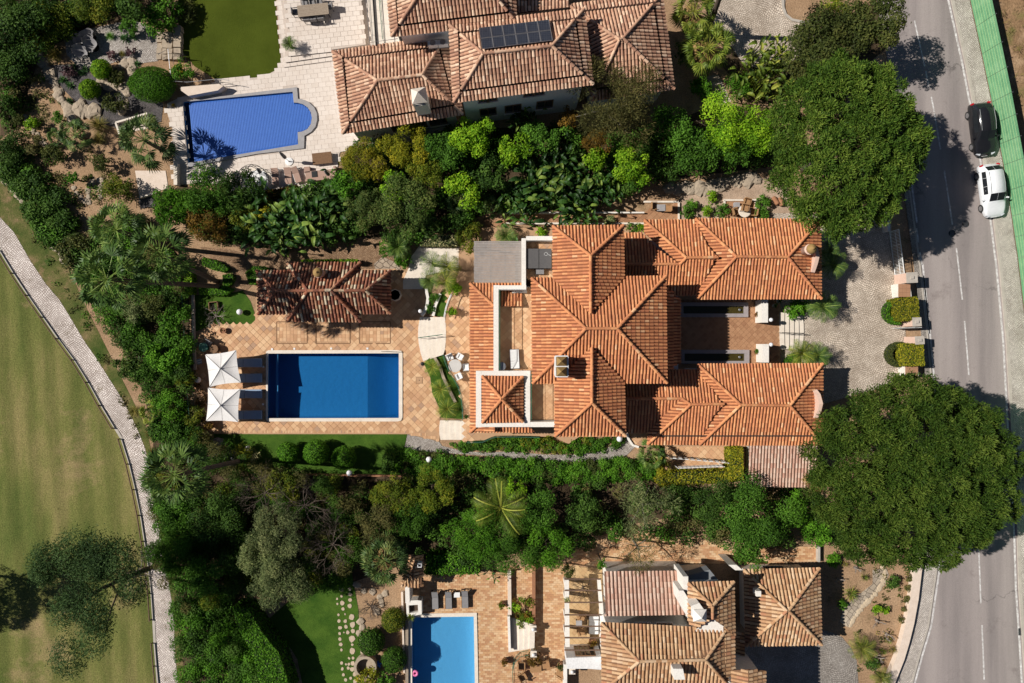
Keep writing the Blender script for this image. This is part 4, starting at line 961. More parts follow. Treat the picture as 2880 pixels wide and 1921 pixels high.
BEDM = grass_mat('planting_soil', (.055, .038, .022), (.11, .075, .045), None, .8, fine=14)
for q in ([(330, 470), (420, 425), (530, 455), (640, 435), (790, 410), (800, 345), (900, 315), (1060, 295), (1320, 290), (1500, 300), (1640, 240), (1780, 250), (1800, 380), (1500, 415), (1350, 480), (1120, 490), (1040, 520), (960, 545), (700, 560), (560, 565), (470, 548), (400, 500)],
          [(150, 590), (250, 505), (330, 490), (390, 560), (432, 620), (438, 1000), (480, 1000), (560, 1060), (680, 1090), (1000, 1080), (1480, 1080), (1530, 1090), (1530, 1190), (1300, 1230), (1120, 1285), (960, 1285), (800, 1340), (690, 1360), (560, 1350), (560, 1420), (640, 1520), (680, 1600), (425, 1600), (405, 1400), (370, 1290), (345, 1120), (352, 1015), (330, 900), (280, 800), (215, 690)],
          [(0, 0), (400, 0), (400, 60), (330, 50), (230, 55), (130, 100), (90, 130), (40, 290), (0, 320)],
          [(1620, 110), (1700, 200), (1760, 240), (1930, 200), (2060, 90), (2020, 0), (1960, 30), (1850, 80), (1760, 140)]): sheet('planting_bed', FL(q), .008, BEDM)
# ================================================================ main house
RT_MAIN = piece_mat('orange_roof_tile', [(0, (0.520, 0.201, 0.089)), (.14, (0.582, 0.230, 0.101)), (.3, (0.644, 0.263, 0.113)), (.48, (0.681, 0.292, 0.125)), (.64, (0.613, 0.243, 0.105)), (.78, (0.728, 0.338, 0.150)), (.9, (0.551, 0.205, 0.097)), (.965, (0.782, 0.454, 0.242))], .85, (0.366, 0.172, 0.091), .35, .6)
RU_MAIN = pm('orange_roof_pan', (.26, .09, .04), (.20, .07, .035), 5, .9)
RT_UP = piece_mat('weathered_roof_tile', [(0, (0.453, 0.246, 0.161)), (.2, (0.565, 0.328, 0.212)), (.4, (0.643, 0.398, 0.262)), (.6, (0.520, 0.281, 0.177)), (.75, (0.722, 0.479, 0.329)), (.88, (0.408, 0.211, 0.138)), (.95, (0.789, 0.561, 0.397))], .88, (0.275, 0.169, 0.115), .5, .7)
RU_UP = pm('weathered_roof_pan', (.15, .075, .05), (.11, .055, .04), 5, .95)
RT_POOL = piece_mat('mottled_roof_tile', [(0, (.30, .11, .06)), (.2, (.42, .18, .10)), (.4, (.22, .085, .055)), (.58, (.48, .26, .15)), (.72, (.33, .13, .08)), (.84, (.60, .46, .30)), (.93, (.66, .54, .38))], .88, (.10, .05, .035), .75, .9)
RU_POOL = pm('mottled_roof_pan', (.13, .055, .035), (.09, .04, .028), 5, .95)
RT_LOW = piece_mat('tan_roof_tile', [(0, (.44, .24, .12)), (.2, (.54, .33, .18)), (.45, (.60, .39, .22)), (.65, (.50, .28, .15)), (.82, (.66, .46, .29)), (.93, (.46, .22, .12))], .88, (.36, .22, .13), .4, .6)
RU_LOW = pm('tan_roof_pan', (.22, .12, .065), (.17, .09, .05), 5, .95)
RT_PINK = piece_mat('pinkish_roof_tile', [(0, (.46, .25, .18)), (.3, (.55, .36, .27)), (.55, (.62, .46, .36)), (.8, (.50, .28, .20)), (1, (.66, .50, .40))], .88, (.40, .26, .2), .4, .6)
def zp(p, z): return (p[0], p[1], z)
def wall_blk(mb, corners, z0, z1, inset=.55):
    """walls under an eave: corners seen at height z1 (photo pixels), set in by the overhang"""
    P = [Vector((*q, 0)) for q in WP(corners, z1)]; c = sum(P, Vector((0, 0, 0))) / len(P); Q = []
    for p in P:
        d = p - c; Q.append((p.x - math.copysign(min(inset, abs(d.x) * .8), d.x), p.y - math.copysign(min(inset, abs(d.y) * .8), d.y)))
    mb.prism(Q, z0, z1 - .06); return Q
def window_at(parent, c, w, h, axis, out, name='window', bars=1):
    """a window standing proud of a wall: centre, width, height, wall axis ('x' or a Vector), outward normal"""
    ax = Vector(axis).normalized(); n = Vector(out).normalized(); rz = math.atan2(ax.y, ax.x); c = Vector(c)
    o = MB().box(c + n * .02, (w, .05, h), rz).build(name, GLASS, parent)
    mb = MB()
    for s in (-1, 1): mb.box(c + ax * (s * (w / 2 + .04)) + n * .035, (.08, .07, h + .16), rz); mb.box(c + Vector((0, 0, s * (h / 2 + .04))) + n * .035, (w, .07, .08), rz)
    for k in range(bars): mb.box(c + ax * (w * ((k + 1) / (bars + 1) - .5)) + n * .05, (.05, .03, h), rz)
    mb.build('frame', WOODB, o); MB().box(c - Vector((0, 0, h / 2 + .11)) + n * .08, (w + .3, .16, .06), rz).build('sill', WSTONE, o)
    return o
HG = .45       # podium level
Hm = thing('villa', 'large orange tiled villa with crossing hip roofs at the centre', 'house', W((1660, 930)))
ez, rz_ = 6.6, 8.3
TL, TR, BR, BL = (1495, 782, ez), (1872, 777, ez), (1875, 1076.5, ez), (1498, 1078, ez)
rL, rR = (1648, 924, rz_), (1735.5, 924, rz_)
Rf = Roof(Hm, 'roof', RT_MAIN, RU_MAIN, nmax=300)
Rf.hip(TL, TR, BR, BL, rL, rR)
# north wing
nz, nr = 6.75, 8.05
a, b, rt, rb, le, re = (1555, 636, nz), (1752.5, 634.7, nz), (1661, 719, nr), (1661, 881, nr), (1556, 784, nz), (1755, 781, nz)
Rf.face([b, a, rt]); Rf.face([a, le, rb, rt]); Rf.face([re, b, rt, rb]); Rf.ridge(a, rt).ridge(b, rt).ridge(rt, rb)
# south wing
a, b, rt, rb, le, re = (1561, 1226.5, nz), (1758.5, 1225, nz), (1664.5, 1133, nr), (1664.5, 977, nr), (1560, 1074, nz), (1755, 1074, nz)
Rf.face([a, b, rt]); Rf.face([le, a, rt, rb]); Rf.face([b, re, rb, rt]); Rf.ridge(a, rt).ridge(b, rt).ridge(rt, rb)
# veranda roof on the courtyard side, in two steps
Rf.face([(1913, 838, 3.3), (1913, 1022, 3.3), (1888, 1030, 3.75), (1888, 828, 3.75)]); Rf.face([(1893, 822, 3.85), (1893, 1036, 3.85), (1868, 1050, 4.3), (1868, 806, 4.3)])
# single-storey wing above the courtyard
e0, r0 = 3.35, 4.45
Rf.face([(1806, 656, 3.2), (1752, 656, 3.2), (1750, 743, 4.1), (1912, 743, 4.1), (1850, 700, 3.66)]); Rf.face([(1750, 800, 3.45), (1960, 800, 3.45), (1960, 743, 4.1), (1750, 743, 4.1)]); Rf.ridge((1755, 743, 4.1), (1912, 743, 4.1))
R1L, R1R = (1930, 725, r0 - .05), (2019, 723.5, r0 - .05)
Rf.face([(1956, 619, e0), (1812, 619, e0), R1L, R1R, (1990, 690, e0 + .75)]); Rf.face([(1812, 619, e0), (1813, 656, e0 - .0), (1912, 741, r0 - .25), R1L]); Rf.ridge((1812, 619, e0), R1L).ridge(R1L, R1R).ridge((1912, 743, 4.15), R1L)
Rf.face([(1873, 830, 3.3), (1962, 830, 3.3), (2010, 730, 4.35), R1L, (1912, 741, 4.2), (1873, 741, 4.2)])
R2L, R2R = (2071, 722, 4.6), (2215, 723.5, 4.6); e2 = 3.45
Rf.hip((1956, 615, e2), (2307, 617, e2), (2309, 839.5, e2), (1960, 841, e2), R2L, R2R)
# single-storey wing below the courtyard
Rf.face([(1752, 1217, 3.2), (1821, 1217, 3.2), (1860, 1180, 3.6), (1918, 1121, 4.1), (1752, 1121, 4.1)]); Rf.face([(1970, 1060, 3.45), (1752, 1060, 3.45), (1752, 1121, 4.1), (1970, 1121, 4.1)]); Rf.ridge((1758, 1121, 4.1), (1918, 1121, 4.1))
R1L, R1R = (1942, 1137.6, r0 - .05), (2036, 1136, r0 - .05)
Rf.face([(1821, 1249.5, e0), (1966, 1249.5, e0), (2005, 1172, e0 + .75), R1R, R1L]); Rf.face([(1822, 1214, e0), (1821, 1249.5, e0), R1L, (1918, 1120, r0 - .25)]); Rf.ridge((1821, 1249.5, e0), R1L).ridge(R1L, R1R).ridge((1918, 1121, 4.15), R1L)
Rf.face([(1966, 1040, 3.3), (1875, 1040, 3.3), (1875, 1120, 4.2), (1918, 1121, 4.2), R1L, (2030, 1135, 4.35)])
S2L, S2R = (2083, 1139, 4.6), (2221, 1140.7, 4.6)
Rf.hip((1962, 1024, e2), (2313, 1023, e2), (2313, 1251, e2), (1967, 1251, e2), S2L, S2R)
# lean-to roof on the pool side and the roof round the small pavilion
Rf.face([(1322, 797, 3.5), (1323, 1214, 3.5), (1392, 1214, 4.15), (1392, 862, 4.15)]); Rf.face([(1400, 797, 3.5), (1322, 797, 3.5), (1390, 862, 4.15), (1470, 862, 4.15), (1470, 797, 3.5)]); Rf.ridge((1322, 797, 3.5), (1389, 861, 4.15))
Rf.face([(1323, 1215, 3.5), (1504, 1215, 3.5), (1490, 1199, 3.7), (1339, 1199, 3.7)]); Rf.ridge((1323, 1215, 3.5), (1340, 1200, 3.7))
pz = 4.75
Rf.hip((1357, 1058, pz), (1470, 1060, pz), (1470, 1186, pz), (1357, 1188, pz), (1411, 1122, 5.75), (1411, 1122, 5.75))
Rf.done()
Rq = Roof(Hm, 'carport_roof', RT_PINK, pm('pink_pan', (.24, .13, .09), (.19, .10, .07), 5, .95), nmax=200); Rq.face([(2108, 1368, 2.7), (2300, 1369, 2.7), (2300, 1252, 3.15), (2108, 1252, 3.15)]); Rq.done()
MB().tube([W((1858, 1226), 3.76), W((2312, 1226), 3.86)], .06, 5).build('gutter', pm('gutter_dark', (.03, .025, .022), (.05, .04, .035), 5, .8), Hm)
wl_ = MB(); wall_blk(wl_, [p[:2] for p in (TL, TR, BR, BL)], HG, ez); wall_blk(wl_, [(1555, 636), (1752, 635), (1752, 790), (1555, 790)], HG, nz); wall_blk(wl_, [(1561, 1070), (1757, 1070), (1757, 1226), (1561, 1226)], HG, nz)
MB().prism(WP([(1333, 806), (1490, 806), (1490, 1204), (1333, 1204)], 3.4), HG, 3.42).build('terrace_walls', STUCCO, Hm)
wall_blk(wl_, [(1956, 615), (2307, 615), (2307, 840), (1956, 840)], .0, e2); wall_blk(wl_, [(1962, 1024), (2313, 1024), (2313, 1251), (1962, 1251)], .0, e2)
wall_blk(wl_, [(1752, 656), (1960, 656), (1960, 800), (1752, 800)], .0, 3.2); wall_blk(wl_, [(1752, 1060), (1970, 1060), (1970, 1217), (1752, 1217)], .0, 3.2)
wall_blk(wl_, [(1890, 800), (1913, 800), (1913, 1060), (1890, 1060)], HG, 3.2, .15); wall_blk(wl_, [(1357, 1058), (1470, 1058), (1470, 1186), (1357, 1186)], 3.4, pz, .3)
wl_.build('wall', STUCCO, Hm)
wl2 = MB(); wall_blk(wl2, [(2115, 1255), (2290, 1255), (2290, 1362), (2115, 1362)], 0, 2.6, .3); wl2.build('carport_wall', STUCCO, Hm)
# doors and windows (courtyard and gable sides)
for x in (1956, 2040, 2120):
    c = W((x, 832), 2.0); window_at(Hm, (c.x, W((0, 840), e2).y + .57, 2.0), 1.1, 1.3, (1, 0, 0), (0, -1, 0))
    window_at(Hm, (c.x, W((0, 1024), e2).y - .57, 2.0), 1.1, 1.3, (1, 0, 0), (0, 1, 0))
for x in (1600, 1700): c = W((x, 1226), nz); window_at(Hm, (c.x, c.y + .57, 5.2), 1.0, 1.2, (1, 0, 0), (0, -1, 0))
# roof terrace: floor, parapets, rails
TZ = 3.62
tf = MB().prism(WP([(1398, 808), (1565, 808), (1565, 1180), (1480, 1180), (1480, 1048), (1398, 1048)], TZ), TZ - .15, TZ).build('terrace_floor', TILEB, Hm)
pave(tf, [(1402, 812), (1500, 812), (1560, 1070), (1560, 1176), (1500, 1176), (1488, 1048), (1402, 1048)], TZ, (.40, .40), math.radians(45), TILEM, 'clay_tile', nmax=160, thick=.015, seed=21)
def parapet(parent, line, w, z0, z1, mat=None, name='parapet'):
    return MB().prism(WP(strip(line, w), z1), z0, z1).build(name, mat or STUCCO, parent)
par = [([(1395, 802), (1395, 1052)], 14), ([(1388, 809), (1480, 809)], 13), ([(1346, 1050), (1492, 1050)], 14), ([(1346, 1043), (1346, 1202)], 15), ([(1338, 1194), (1562, 1194)], 14), ([(1483, 1043), (1483, 1195)], 16)]
for i, (l, w) in enumerate(par): parapet(Hm, l, w, 3.4 - .02 * i, 4.62 + .006 * i)
def rail(parent, pts, h0, h1, mat, n=None, r=.02, name='railing', px=True, step=.12):
    P = [W(p, h0) if px else Vector(p) for p in pts]; o = MB().tube([p + Vector((0, 0, h1 - h0)) for p in P], r * 1.3, 5).build(name, mat, parent); mb = MB(); mb.tube([p + Vector((0, 0, .08)) for p in P], r, 4)
    for i in range(len(P) - 1):
        L = (P[i + 1] - P[i]).length; k = max(1, int(L / step))
        for j in range(k): q = P[i].lerp(P[i + 1], j / k); mb.tube([q, q + Vector((0, 0, h1 - h0))], r * .5, 3, False)
    mb.build('balusters', mat, o); return o
rail(Hm, [(1406, 815), (1406, 1040)], 4.62, 5.3, GREENM, name='terrace_rail'); rail(Hm, [(1494, 1052), (1494, 1178)], 4.62, 5.3, GREENM, name='terrace_rail')
rail(Hm, [(1402, 815), (1478, 815)], 4.62, 5.3, WHITEM, name='terrace_rail')
# spa terrace walls
for l, w in (([(1473, 670), (1473, 822)], 12), ([(1480, 670), (1556, 670)], 12), ([(1440, 820), (1482, 820)], 8)): parapet(Hm, l, w, .2, 4.3 if w == 12 else 4.0)
st = MB().prism(WP([(1478, 676), (1556, 676), (1556, 782), (1478, 782)], 3.3), .2, 3.3).build('spa_floor', TILEB, Hm)
pave(st, [(1480, 678), (1556, 678), (1556, 780), (1480, 780)], 3.3, (.4, .4), .785, TILEM, 'clay_tile', nmax=40, thick=.015, seed=4)
# chimneys
ch = MB().prism(WP([(1563, 1003), (1596, 1003), (1596, 1058), (1563, 1058)], 9.2), 6.8, 9.0).build('chimney', STUCCO, Hm)
cc = MB()
for y0, y1 in ((1003, 1029), (1032, 1058)):
    q = WP([(1565, y0), (1594, y0), (1594, y1), (1565, y1)], 9.2); t = W((1579, (y0 + y1) / 2), 9.85); cc.add([(*p, 9.25) for p in q] + [t], [(0, 1, 4), (1, 2, 4), (2, 3, 4), (3, 0, 4)])
cc.build('chimney_cap', pm('ochre_cap', (.34, .22, .08), (.26, .16, .06), 4, .8), ch)
fr = MB()
for y in (1002, 1030.5, 1059): fr.prism(WP(strip([(1562, y), (1597, y)], 4), 9.2), 8.95, 9.2)
for x in (1562, 1597): fr.prism(WP(strip([(x, 1003), (x, 1058)], 4), 9.2), 8.95, 9.19)
fr.build('chimney_frame', STUCCO2, ch)
def round_chimney(parent, base, z0, h, r, mat):
    b = W(base, z0); o = MB().lathe([(r, -.8), (r, h * .62), (r * 1.12, h * .64), (r * 1.12, h * .68), (r * .95, h * .70)], b, 16).build('chimney', mat, parent, True)
    mb = MB()
    for k in range(10): a = 6.283 * k / 10; mb.box((b.x + math.cos(a) * r * .85, b.y + math.sin(a) * r * .85, b.z + h * .76), (.07, .05, h * .14), a)
    mb.build('chimney_vents', mat, o); MB().lathe([(r * 1.05, h * .83), (r * 1.05, h * .87), (r * .9, h * .95), (r * .55, h * 1.03), (r * .15, h * 1.07), (r * .12, h * 1.14), (.01, h * 1.18)], b, 16).build('chimney_cap', pm('ochre_cap', None), o, True)
    return o
round_chimney(Hm, A31(330, 740), 3.9, 1.7, .38, pm('pink_stucco', (.70, .50, .40), (.62, .43, .34), 2, .85))
PINKS = MATS['pink_stucco']
def gable_wall(pts, w, zs):   # curved gable-end wall standing above the eave
    mb = MB(); L = strip(pts, w); n = len(pts); q = [W(p, 4.3) for p in L]; V = []
    for i, p in enumerate(q): z = zs[i] if i < n else zs[2 * n - 1 - i]; V.append((p.x, p.y, z))
    V += [(p.x, p.y, 0) for p in q]; m = 2 * n; fs = [(i, i + 1, m - 2 - i, m - 1 - i) for i in range(n - 1)]; fs += [(i, m + i, m + (i + 1) % m, (i + 1) % m) for i in range(m)]
    return mb.add(V, fs).build('gable_wall', PINKS, Hm)
gable_wall(M(A31, [(425, 680), (440, 720), (444, 780), (440, 850), (428, 930)]), 10, [4.0, 4.35, 4.6, 4.35, 4.0])
gable_wall(M(A32, [(450, 450), (465, 490), (474, 570), (470, 640), (455, 710)]), 10, [4.0, 4.35, 4.6, 4.35, 4.0])
# flat grey slatted shade roof beside the spa
sh = thing('shade_roof', 'flat grey slatted shade roof beside the hot tub', 'pergola', W((1400, 735)))
sm = pm('grey_slat', (.36, .32, .29), (.27, .24, .22), 3, .9, .003); q = WP([(1333, 678), (1468, 678), (1468, 795), (1333, 795)], 3.6)
for i in range(26):
    t0, t1 = (i + .08) / 26, (i + .92) / 26; y0, y1 = q[0][1] + (q[3][1] - q[0][1]) * t0, q[0][1] + (q[3][1] - q[0][1]) * t1
    MB().box(((q[0][0] + q[1][0]) / 2 + random.uniform(-.03, .03), (y0 + y1) / 2, 3.6 + random.uniform(-.008, .008)), (q[1][0] - q[0][0], abs(y1 - y0), .04)).build('slat', sm, sh)
for x in (.04, .35, .65, .96): MB().box((q[0][0] + (q[1][0] - q[0][0]) * x, (q[0][1] + q[3][1]) / 2, 3.5), (.09, abs(q[3][1] - q[0][1]), .14)).build('beam', WOODG, sh)
for x in (.04, .96):
    for y in (.05, .95): MB().box((q[0][0] + (q[1][0] - q[0][0]) * x, q[0][1] + (q[3][1] - q[0][1]) * y, 1.72), (.14, .14, 3.4)).build('post', STUCCO, sh)
# hot tub under its cover
c = W(A21(247, 808), 4.0); o = thing('hot_tub', 'square hot tub under a dark grey folding cover', 'hot tub', (c.x, c.y, 3.3)); MB().box((0, 0, .35), (1.9, 1.5, .7), 0, .98).build('tub', pm('tub_grey', (.09, .09, .09), (.07, .07, .07), 4, .7), o, False, False)
cv = pm('tub_cover', (.105, .10, .098), (.085, .08, .08), 5, .6)
for s in (-1, 1): MB().box((s * .5, 0, .76), (.98, 1.58, .11), 0, .97).build('cover_half', cv, o, False, False)
MB().tube([(.55 + .13 * math.cos(a), .35 + .13 * math.sin(a), .83) for a in [i * .5236 for i in range(13)]] + [(.95, .2, .83)], .012, 4, False).build('handle_loop', WHITEM, o, False, False)
MB().box((.1, -.98, .2), (.62, .42, .4)).build('step', GREYFAB, o, False, False)
# podium, courtyard, ponds, steps
podp = [(1290, 700), (1290, 790), (1265, 832), (1253, 890), (1253, 985), (1262, 1040), (1293, 1089), (1303, 1144), (1303, 1180), (1312, 1240), (1365, 1238), (1395, 1228), (1560, 1228), (1590, 1245), (1600, 1248), (1630, 1228), (1780, 1228), (1800, 1256), (2190, 1256), (2195, 1040), (2195, 830), (2190, 640), (1330, 640)]
pod = tag(MB().prism(WP(podp, HG), 0, HG).build('podium', TILEB), kind='structure')
pave(pod, [(1258, 815), (1330, 815), (1330, 1240), (1306, 1240), (1303, 1144), (1293, 1089), (1262, 1040), (1256, 985), (1256, 890)], HG, (.4, .4), math.radians(45), TILEM, 'clay_tile', nmax=150, seed=31)
court = [(1915, 843), (2190, 843), (2190, 1025), (1915, 1025)]
po_o = [M(A21, [(1545, 1210), (2170, 1210), (2170, 1345), (1545, 1345)]), M(A22, [(1557, 78), (2180, 78), (2180, 205), (1557, 205)])]
po_i = [M(A21, [(1575, 1243), (2132, 1243), (2132, 1312), (1575, 1312)]), M(A22, [(1585, 112), (2138, 112), (2138, 180), (1585, 180)])]
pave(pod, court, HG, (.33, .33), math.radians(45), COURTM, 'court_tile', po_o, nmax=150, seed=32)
for i in (0, 1):
    o = thing('ornamental_pond', ['long narrow dark pond along the upper side of the courtyard', 'long narrow dark pond along the lower side of the courtyard'][i], 'pond', (*W(((po_i[i][0][0] + po_i[i][1][0]) / 2, po_i[i][0][1] + 10), HG)[:2], HG), 0, 'courtyard ponds')
    MB().prism(WP(po_o[i], HG + .25), HG, HG + .25, [WP(po_i[i], HG + .25)]).build('rim', pm('pond_rim', (.34, .30, .30), (.27, .24, .24), 3, .8), o)
    MB().prism(WP(grow(po_i[i], .5), HG + .03), HG, HG + .03).build('bed', pm('pond_bed', (.12, .085, .015), (.08, .06, .012), 3, .9), o)
    MB().prism(WP(grow(po_i[i], -.3), HG + .2), HG + .035, HG + .2).build('water', PONDW, o)
    c = W(A21(2090, 1278) if i == 0 else A22(2090, 145), HG + .12); MB().lathe([(.09, 0), (.12, .05), (.06, .1), (.01, .1)], c, 10).build('fountain_nozzle', STEEL, o)
# curved steps: pool side, plaza side, east side
def arc_steps(label, edge_hi, edge_lo, n, zhi, zlo, group=None, mat=WSTONE):
    c = W(((edge_lo[0][0] + edge_hi[0][0]) / 2, (edge_lo[0][1] + edge_lo[-1][1]) / 2)); o = thing('stairs', label, 'stairs', c, 0, group)
    for i in range(n):
        z = zlo + (zhi - zlo) * (i + 1) / n; f = i / n
        lo = [(a[0] + (b[0] - a[0]) * f, a[1] + (b[1] - a[1]) * f) for a, b in zip(edge_lo, edge_hi)]
        MB().prism(WP(lo + [(p[0], p[1]) for p in edge_hi[::-1]], z), 0, z).build('step', mat, o)
    return o
arc_steps('broad curved pale steps between the pool terrace and the house patio', M(A11, [(1735, 1345), (1742, 1420), (1745, 1500), (1742, 1570), (1735, 1640), (1720, 1690)]), M(A11, [(1505, 1345), (1490, 1440), (1487, 1520), (1495, 1590), (1510, 1670), (1535, 1750)]), 6, HG + .02, .06)
arc_steps('pale steps beside the corner of the house below the palms', M(A12, [(1925, 730), (1930, 790), (1932, 850), (1930, 905)]), M(A12, [(1690, 725), (1682, 790), (1684, 850), (1694, 905)]), 5, HG + .02, .06)
arc_steps('curved pale steps from the courtyard down to the cobbled drive', M(A31, [(110, 1300), (106, 1400), (105, 1490), (108, 1570), (115, 1640)]), M(A31, [(320, 1330), (328, 1410), (330, 1490), (325, 1570), (310, 1640)]), 5, HG + .02, .05)
def handrail(label, a, b, za, zb, mat):
    A, B = W(a, za), W(b, zb); o = thing('handrail', label, 'handrail', (A.x, A.y, za - .9)); MB().tube([A, B], .03, 6).build('rail', mat, o); mb = MB()
    for k in range(4): q = A.lerp(B, k / 3); MB().tube([q, q - Vector((0, 0, .85))], .018, 5).build('post', mat, o)
handrail('green handrail down the middle of the pool steps', A11(1490, 1535), A11(1710, 1505), .95, 1.4, GREENM)
handrail('dark handrail down the middle of the courtyard steps', A31(130, 1488), A31(330, 1494), 1.4, .95, DARKM)
# courtyard end walls
for i, (l, lb) in enumerate(((M(A21, [(2322, 1185), (2322, 1395)]), 'white wall end at the upper side of the courtyard steps'), (M(A22, [(2330, 25), (2330, 195)]), 'white wall end at the lower side of the courtyard steps'))):
    tag(MB().prism(WP(strip(l, 18), 2.0), HG, 2.0).build('courtyard_wall', STUCCO), lb, 'wall', 'walls by the courtyard steps')
# green rail round the pool-side planter
o = thing('railing', 'curved green railing above the palm planter by the pool', 'railing', W(A12(1870, 420), HG)); rail(o, M(A12, [(1725, 120), (1745, 190), (1775, 262), (1825, 345), (1865, 420), (1888, 510), (1902, 610), (1903, 715)]), HG, HG + .95, GREENM)
o = thing('railing', 'white balustrade beside the grass wedge above the broad steps', 'railing', W(A11(1760, 1240), HG)); rail(o, M(A11, [(1800, 1140), (1775, 1190), (1752, 1260), (1735, 1345)]), HG, HG + .85, WHITEM, r=.03)
o = thing('railing', 'green rail on the curved white kerb below the house', 'railing', W(A22(0, 865), HG)); rail(o, M(A12, [(1940, 918), (2080, 916), (2150, 885), (2200, 868), (2351, 866)]) + M(A22, [(150, 868), (250, 872)]), HG, HG + .9, GREENM)
for l, lb, z in ((M(A11, [(1625, 1335), (1645, 1240), (1690, 1130)]), 'white curved kerb on the pool side of the grass wedge', .5), (M(A11, [(1560, 1085), (1578, 1170), (1570, 1240), (1540, 1305), (1520, 1330)]), 'white curved planter wall beside the pool house terrace', .55), (M(A12, [(1640, 150), (1690, 240), (1720, 330), (1760, 420), (1800, 500), (1830, 560)]), 'rough pale stone edge through the palm planter', .4)):
    tag(MB().prism(WP(strip(l, 8), z), 0, z).build('planter_wall', STUCCO if 'rough' not in lb else ROCK), lb, 'wall')
sheet('grass_wedge', M(A11, [(1640, 1330), (1660, 1240), (1705, 1120), (1775, 1110), (1750, 1190), (1725, 1345)]), .3, LAWN, z0=0)
sheet('planter_bed', M(A12, [(1540, 200), (1640, 110), (1725, 120), (1775, 262), (1865, 420), (1900, 610), (1903, 715), (1700, 700), (1680, 600), (1620, 480), (1600, 330)]), .2, LAWN, z0=0)
sheet('planter_bed', M(A11, [(1560, 1085), (1720, 1085), (1690, 1130), (1625, 1335), (1530, 1330), (1575, 1240)]), .25, GRAVB, z0=0)
# side yard below the house
yard = M(A22, [(1385, 955), (2000, 955), (2000, 1195), (1400, 1210), (1440, 1080)])
yo = sheet('service_yard', yard, .10, TILEB, z0=0); pave(yo, yard, .10, (.4, .4), .785, TILEM, 'clay_tile', nmax=90, seed=41)
yard2 = M(A22, [(1080, 840), (1240, 840), (1225, 960), (1140, 970), (1085, 910)]); yo = sheet('service_yard', yard2, .5, TILEB, z0=0); pave(yo, yard2, .5, (.4, .4), .785, TILEM, 'clay_tile', nmax=40, seed=42)
tag(MB().prism(WP(strip(M(A22, [(1060, 845), (1075, 905), (1110, 955), (1165, 972)]), 6), .7), 0, .7).build('kerb_wall', STUCCO), 'small curved white wall round the patio end below the roofs', 'wall')

# ================================================================ pool house
Hp = thing('pool_house', 'small pool house with a mottled cross hip roof', 'house', W((911, 822)))
Rp = Roof(Hp, 'roof', RT_POOL, RU_POOL, pitch=.27, exposure=.42, nmax=300, rmax=120, tw=.78)
pe, pr_ = 2.75, 4.2
Rp.hip((724, 762, pe), (1098, 762, pe), (1098, 881, pe), (727, 883, pe), (775, 818, pr_), (1028, 817, pr_))
Rp.hip((809, 739, pe - .1), (1013, 739, pe - .1), (1014, 904, pe - .1), (809, 903, pe - .1), (866, 818, pr_ + .16), (931, 816, pr_ + .16)); Rp.done()
wb = MB(); wall_blk(wb, [(724, 762), (1098, 762), (1098, 882), (724, 882)], 0, pe); wall_blk(wb, [(809, 739), (1013, 739), (1013, 904), (809, 904)], 0, pe - .1); wb.build('wall', STUCCO, Hp)
c = W((911, 904), pe); window_at(Hp, (c.x, c.y + .57, 1.3), 2.2, 2.0, (1, 0, 0), (0, -1, 0), 'door', 3)
round_chimney(Hp, (904, 770), 3.4, 1.3, .36, PINKS)
c = W(A11(1285, 1145), .06); o = thing('stone_basin', 'octagonal stone basin against the end of the pool house', 'fountain', c)
MB().lathe([(.52, 0), (.52, .5), (.44, .52), (.44, .3), (.01, .3)], n=8).build('basin', CREAM, o, False, False); MB().lathe([(.43, .4), (.01, .4)], n=8).build('water', GLASS, o, False, False)
# ================================================================ upper villa
Hu = thing('villa', 'white villa with weathered tile roofs and solar panels at the top edge', 'house', W((1500, 190)))
Ru = Roof(Hu, 'roof', RT_UP, RU_UP, pitch=.27, exposure=.42, nmax=300, rmax=160, tw=.84)
def hip_skirt(R, TL, TR, BR, BL, rl, rr, e, r, step=.16, sk=.10):
    """hip roof whose lowest courses form a lower band round the eaves"""
    def mixp(c, q): return (c[0] + (q[0] - c[0]) * sk, c[1] + (q[1] - c[1]) * sk)
    cx = sum(p[0] for p in (TL, TR, BR, BL)) / 4; cy = sum(p[1] for p in (TL, TR, BR, BL)) / 4
    q = {}
    for n_, c, rd in (('TL', TL, rl), ('BL', BL, rl), ('TR', TR, rr), ('BR', BR, rr)):
        d = (rd[0] - c[0], rd[1] - c[1]); L = math.hypot(*d); t = 34 / L; q[n_] = (c[0] + d[0] * t, c[1] + d[1] * t)
    ez2 = e + .34
    for a, b, ia, ib in ((TL, TR, 'TL', 'TR'), (BL, BR, 'BL', 'BR'), (TL, BL, 'TL', 'BL'), (TR, BR, 'TR', 'BR')):
        R.face([zp(a, e), zp(b, e), zp(q[ib], ez2), zp(q[ia], ez2)])
    u = {}
    for n_, c, rd in (('TL', TL, rl), ('BL', BL, rl), ('TR', TR, rr), ('BR', BR, rr)):
        d = (rd[0] - c[0], rd[1] - c[1]); t = 43 / math.hypot(*d); u[n_] = zp((c[0] + d[0] * t, c[1] + d[1] * t), ez2 + .12)
    gut = MB()
    for a, b in (('TL', 'TR'), ('TR', 'BR'), ('BR', 'BL'), ('BL', 'TL')):   # dark gutter between band and roof
        gut.quad(W(q[a], e + .1), W(q[b], e + .1), W(u[b][:2], e + .1), W(u[a][:2], e + .1))
    gut.build('gutter', pm('gutter_dark', (.03, .025, .022), (.05, .04, .035), 5, .8), R.h)
    R.hip(u['TL'], u['TR'], u['BR'], u['BL'], zp(rl, r), zp(rr, r))
    for c, k in ((TL, 'TL'), (TR, 'TR'), (BR, 'BR'), (BL, 'BL')): R.ridge(zp(c, e), zp(q[k], ez2))
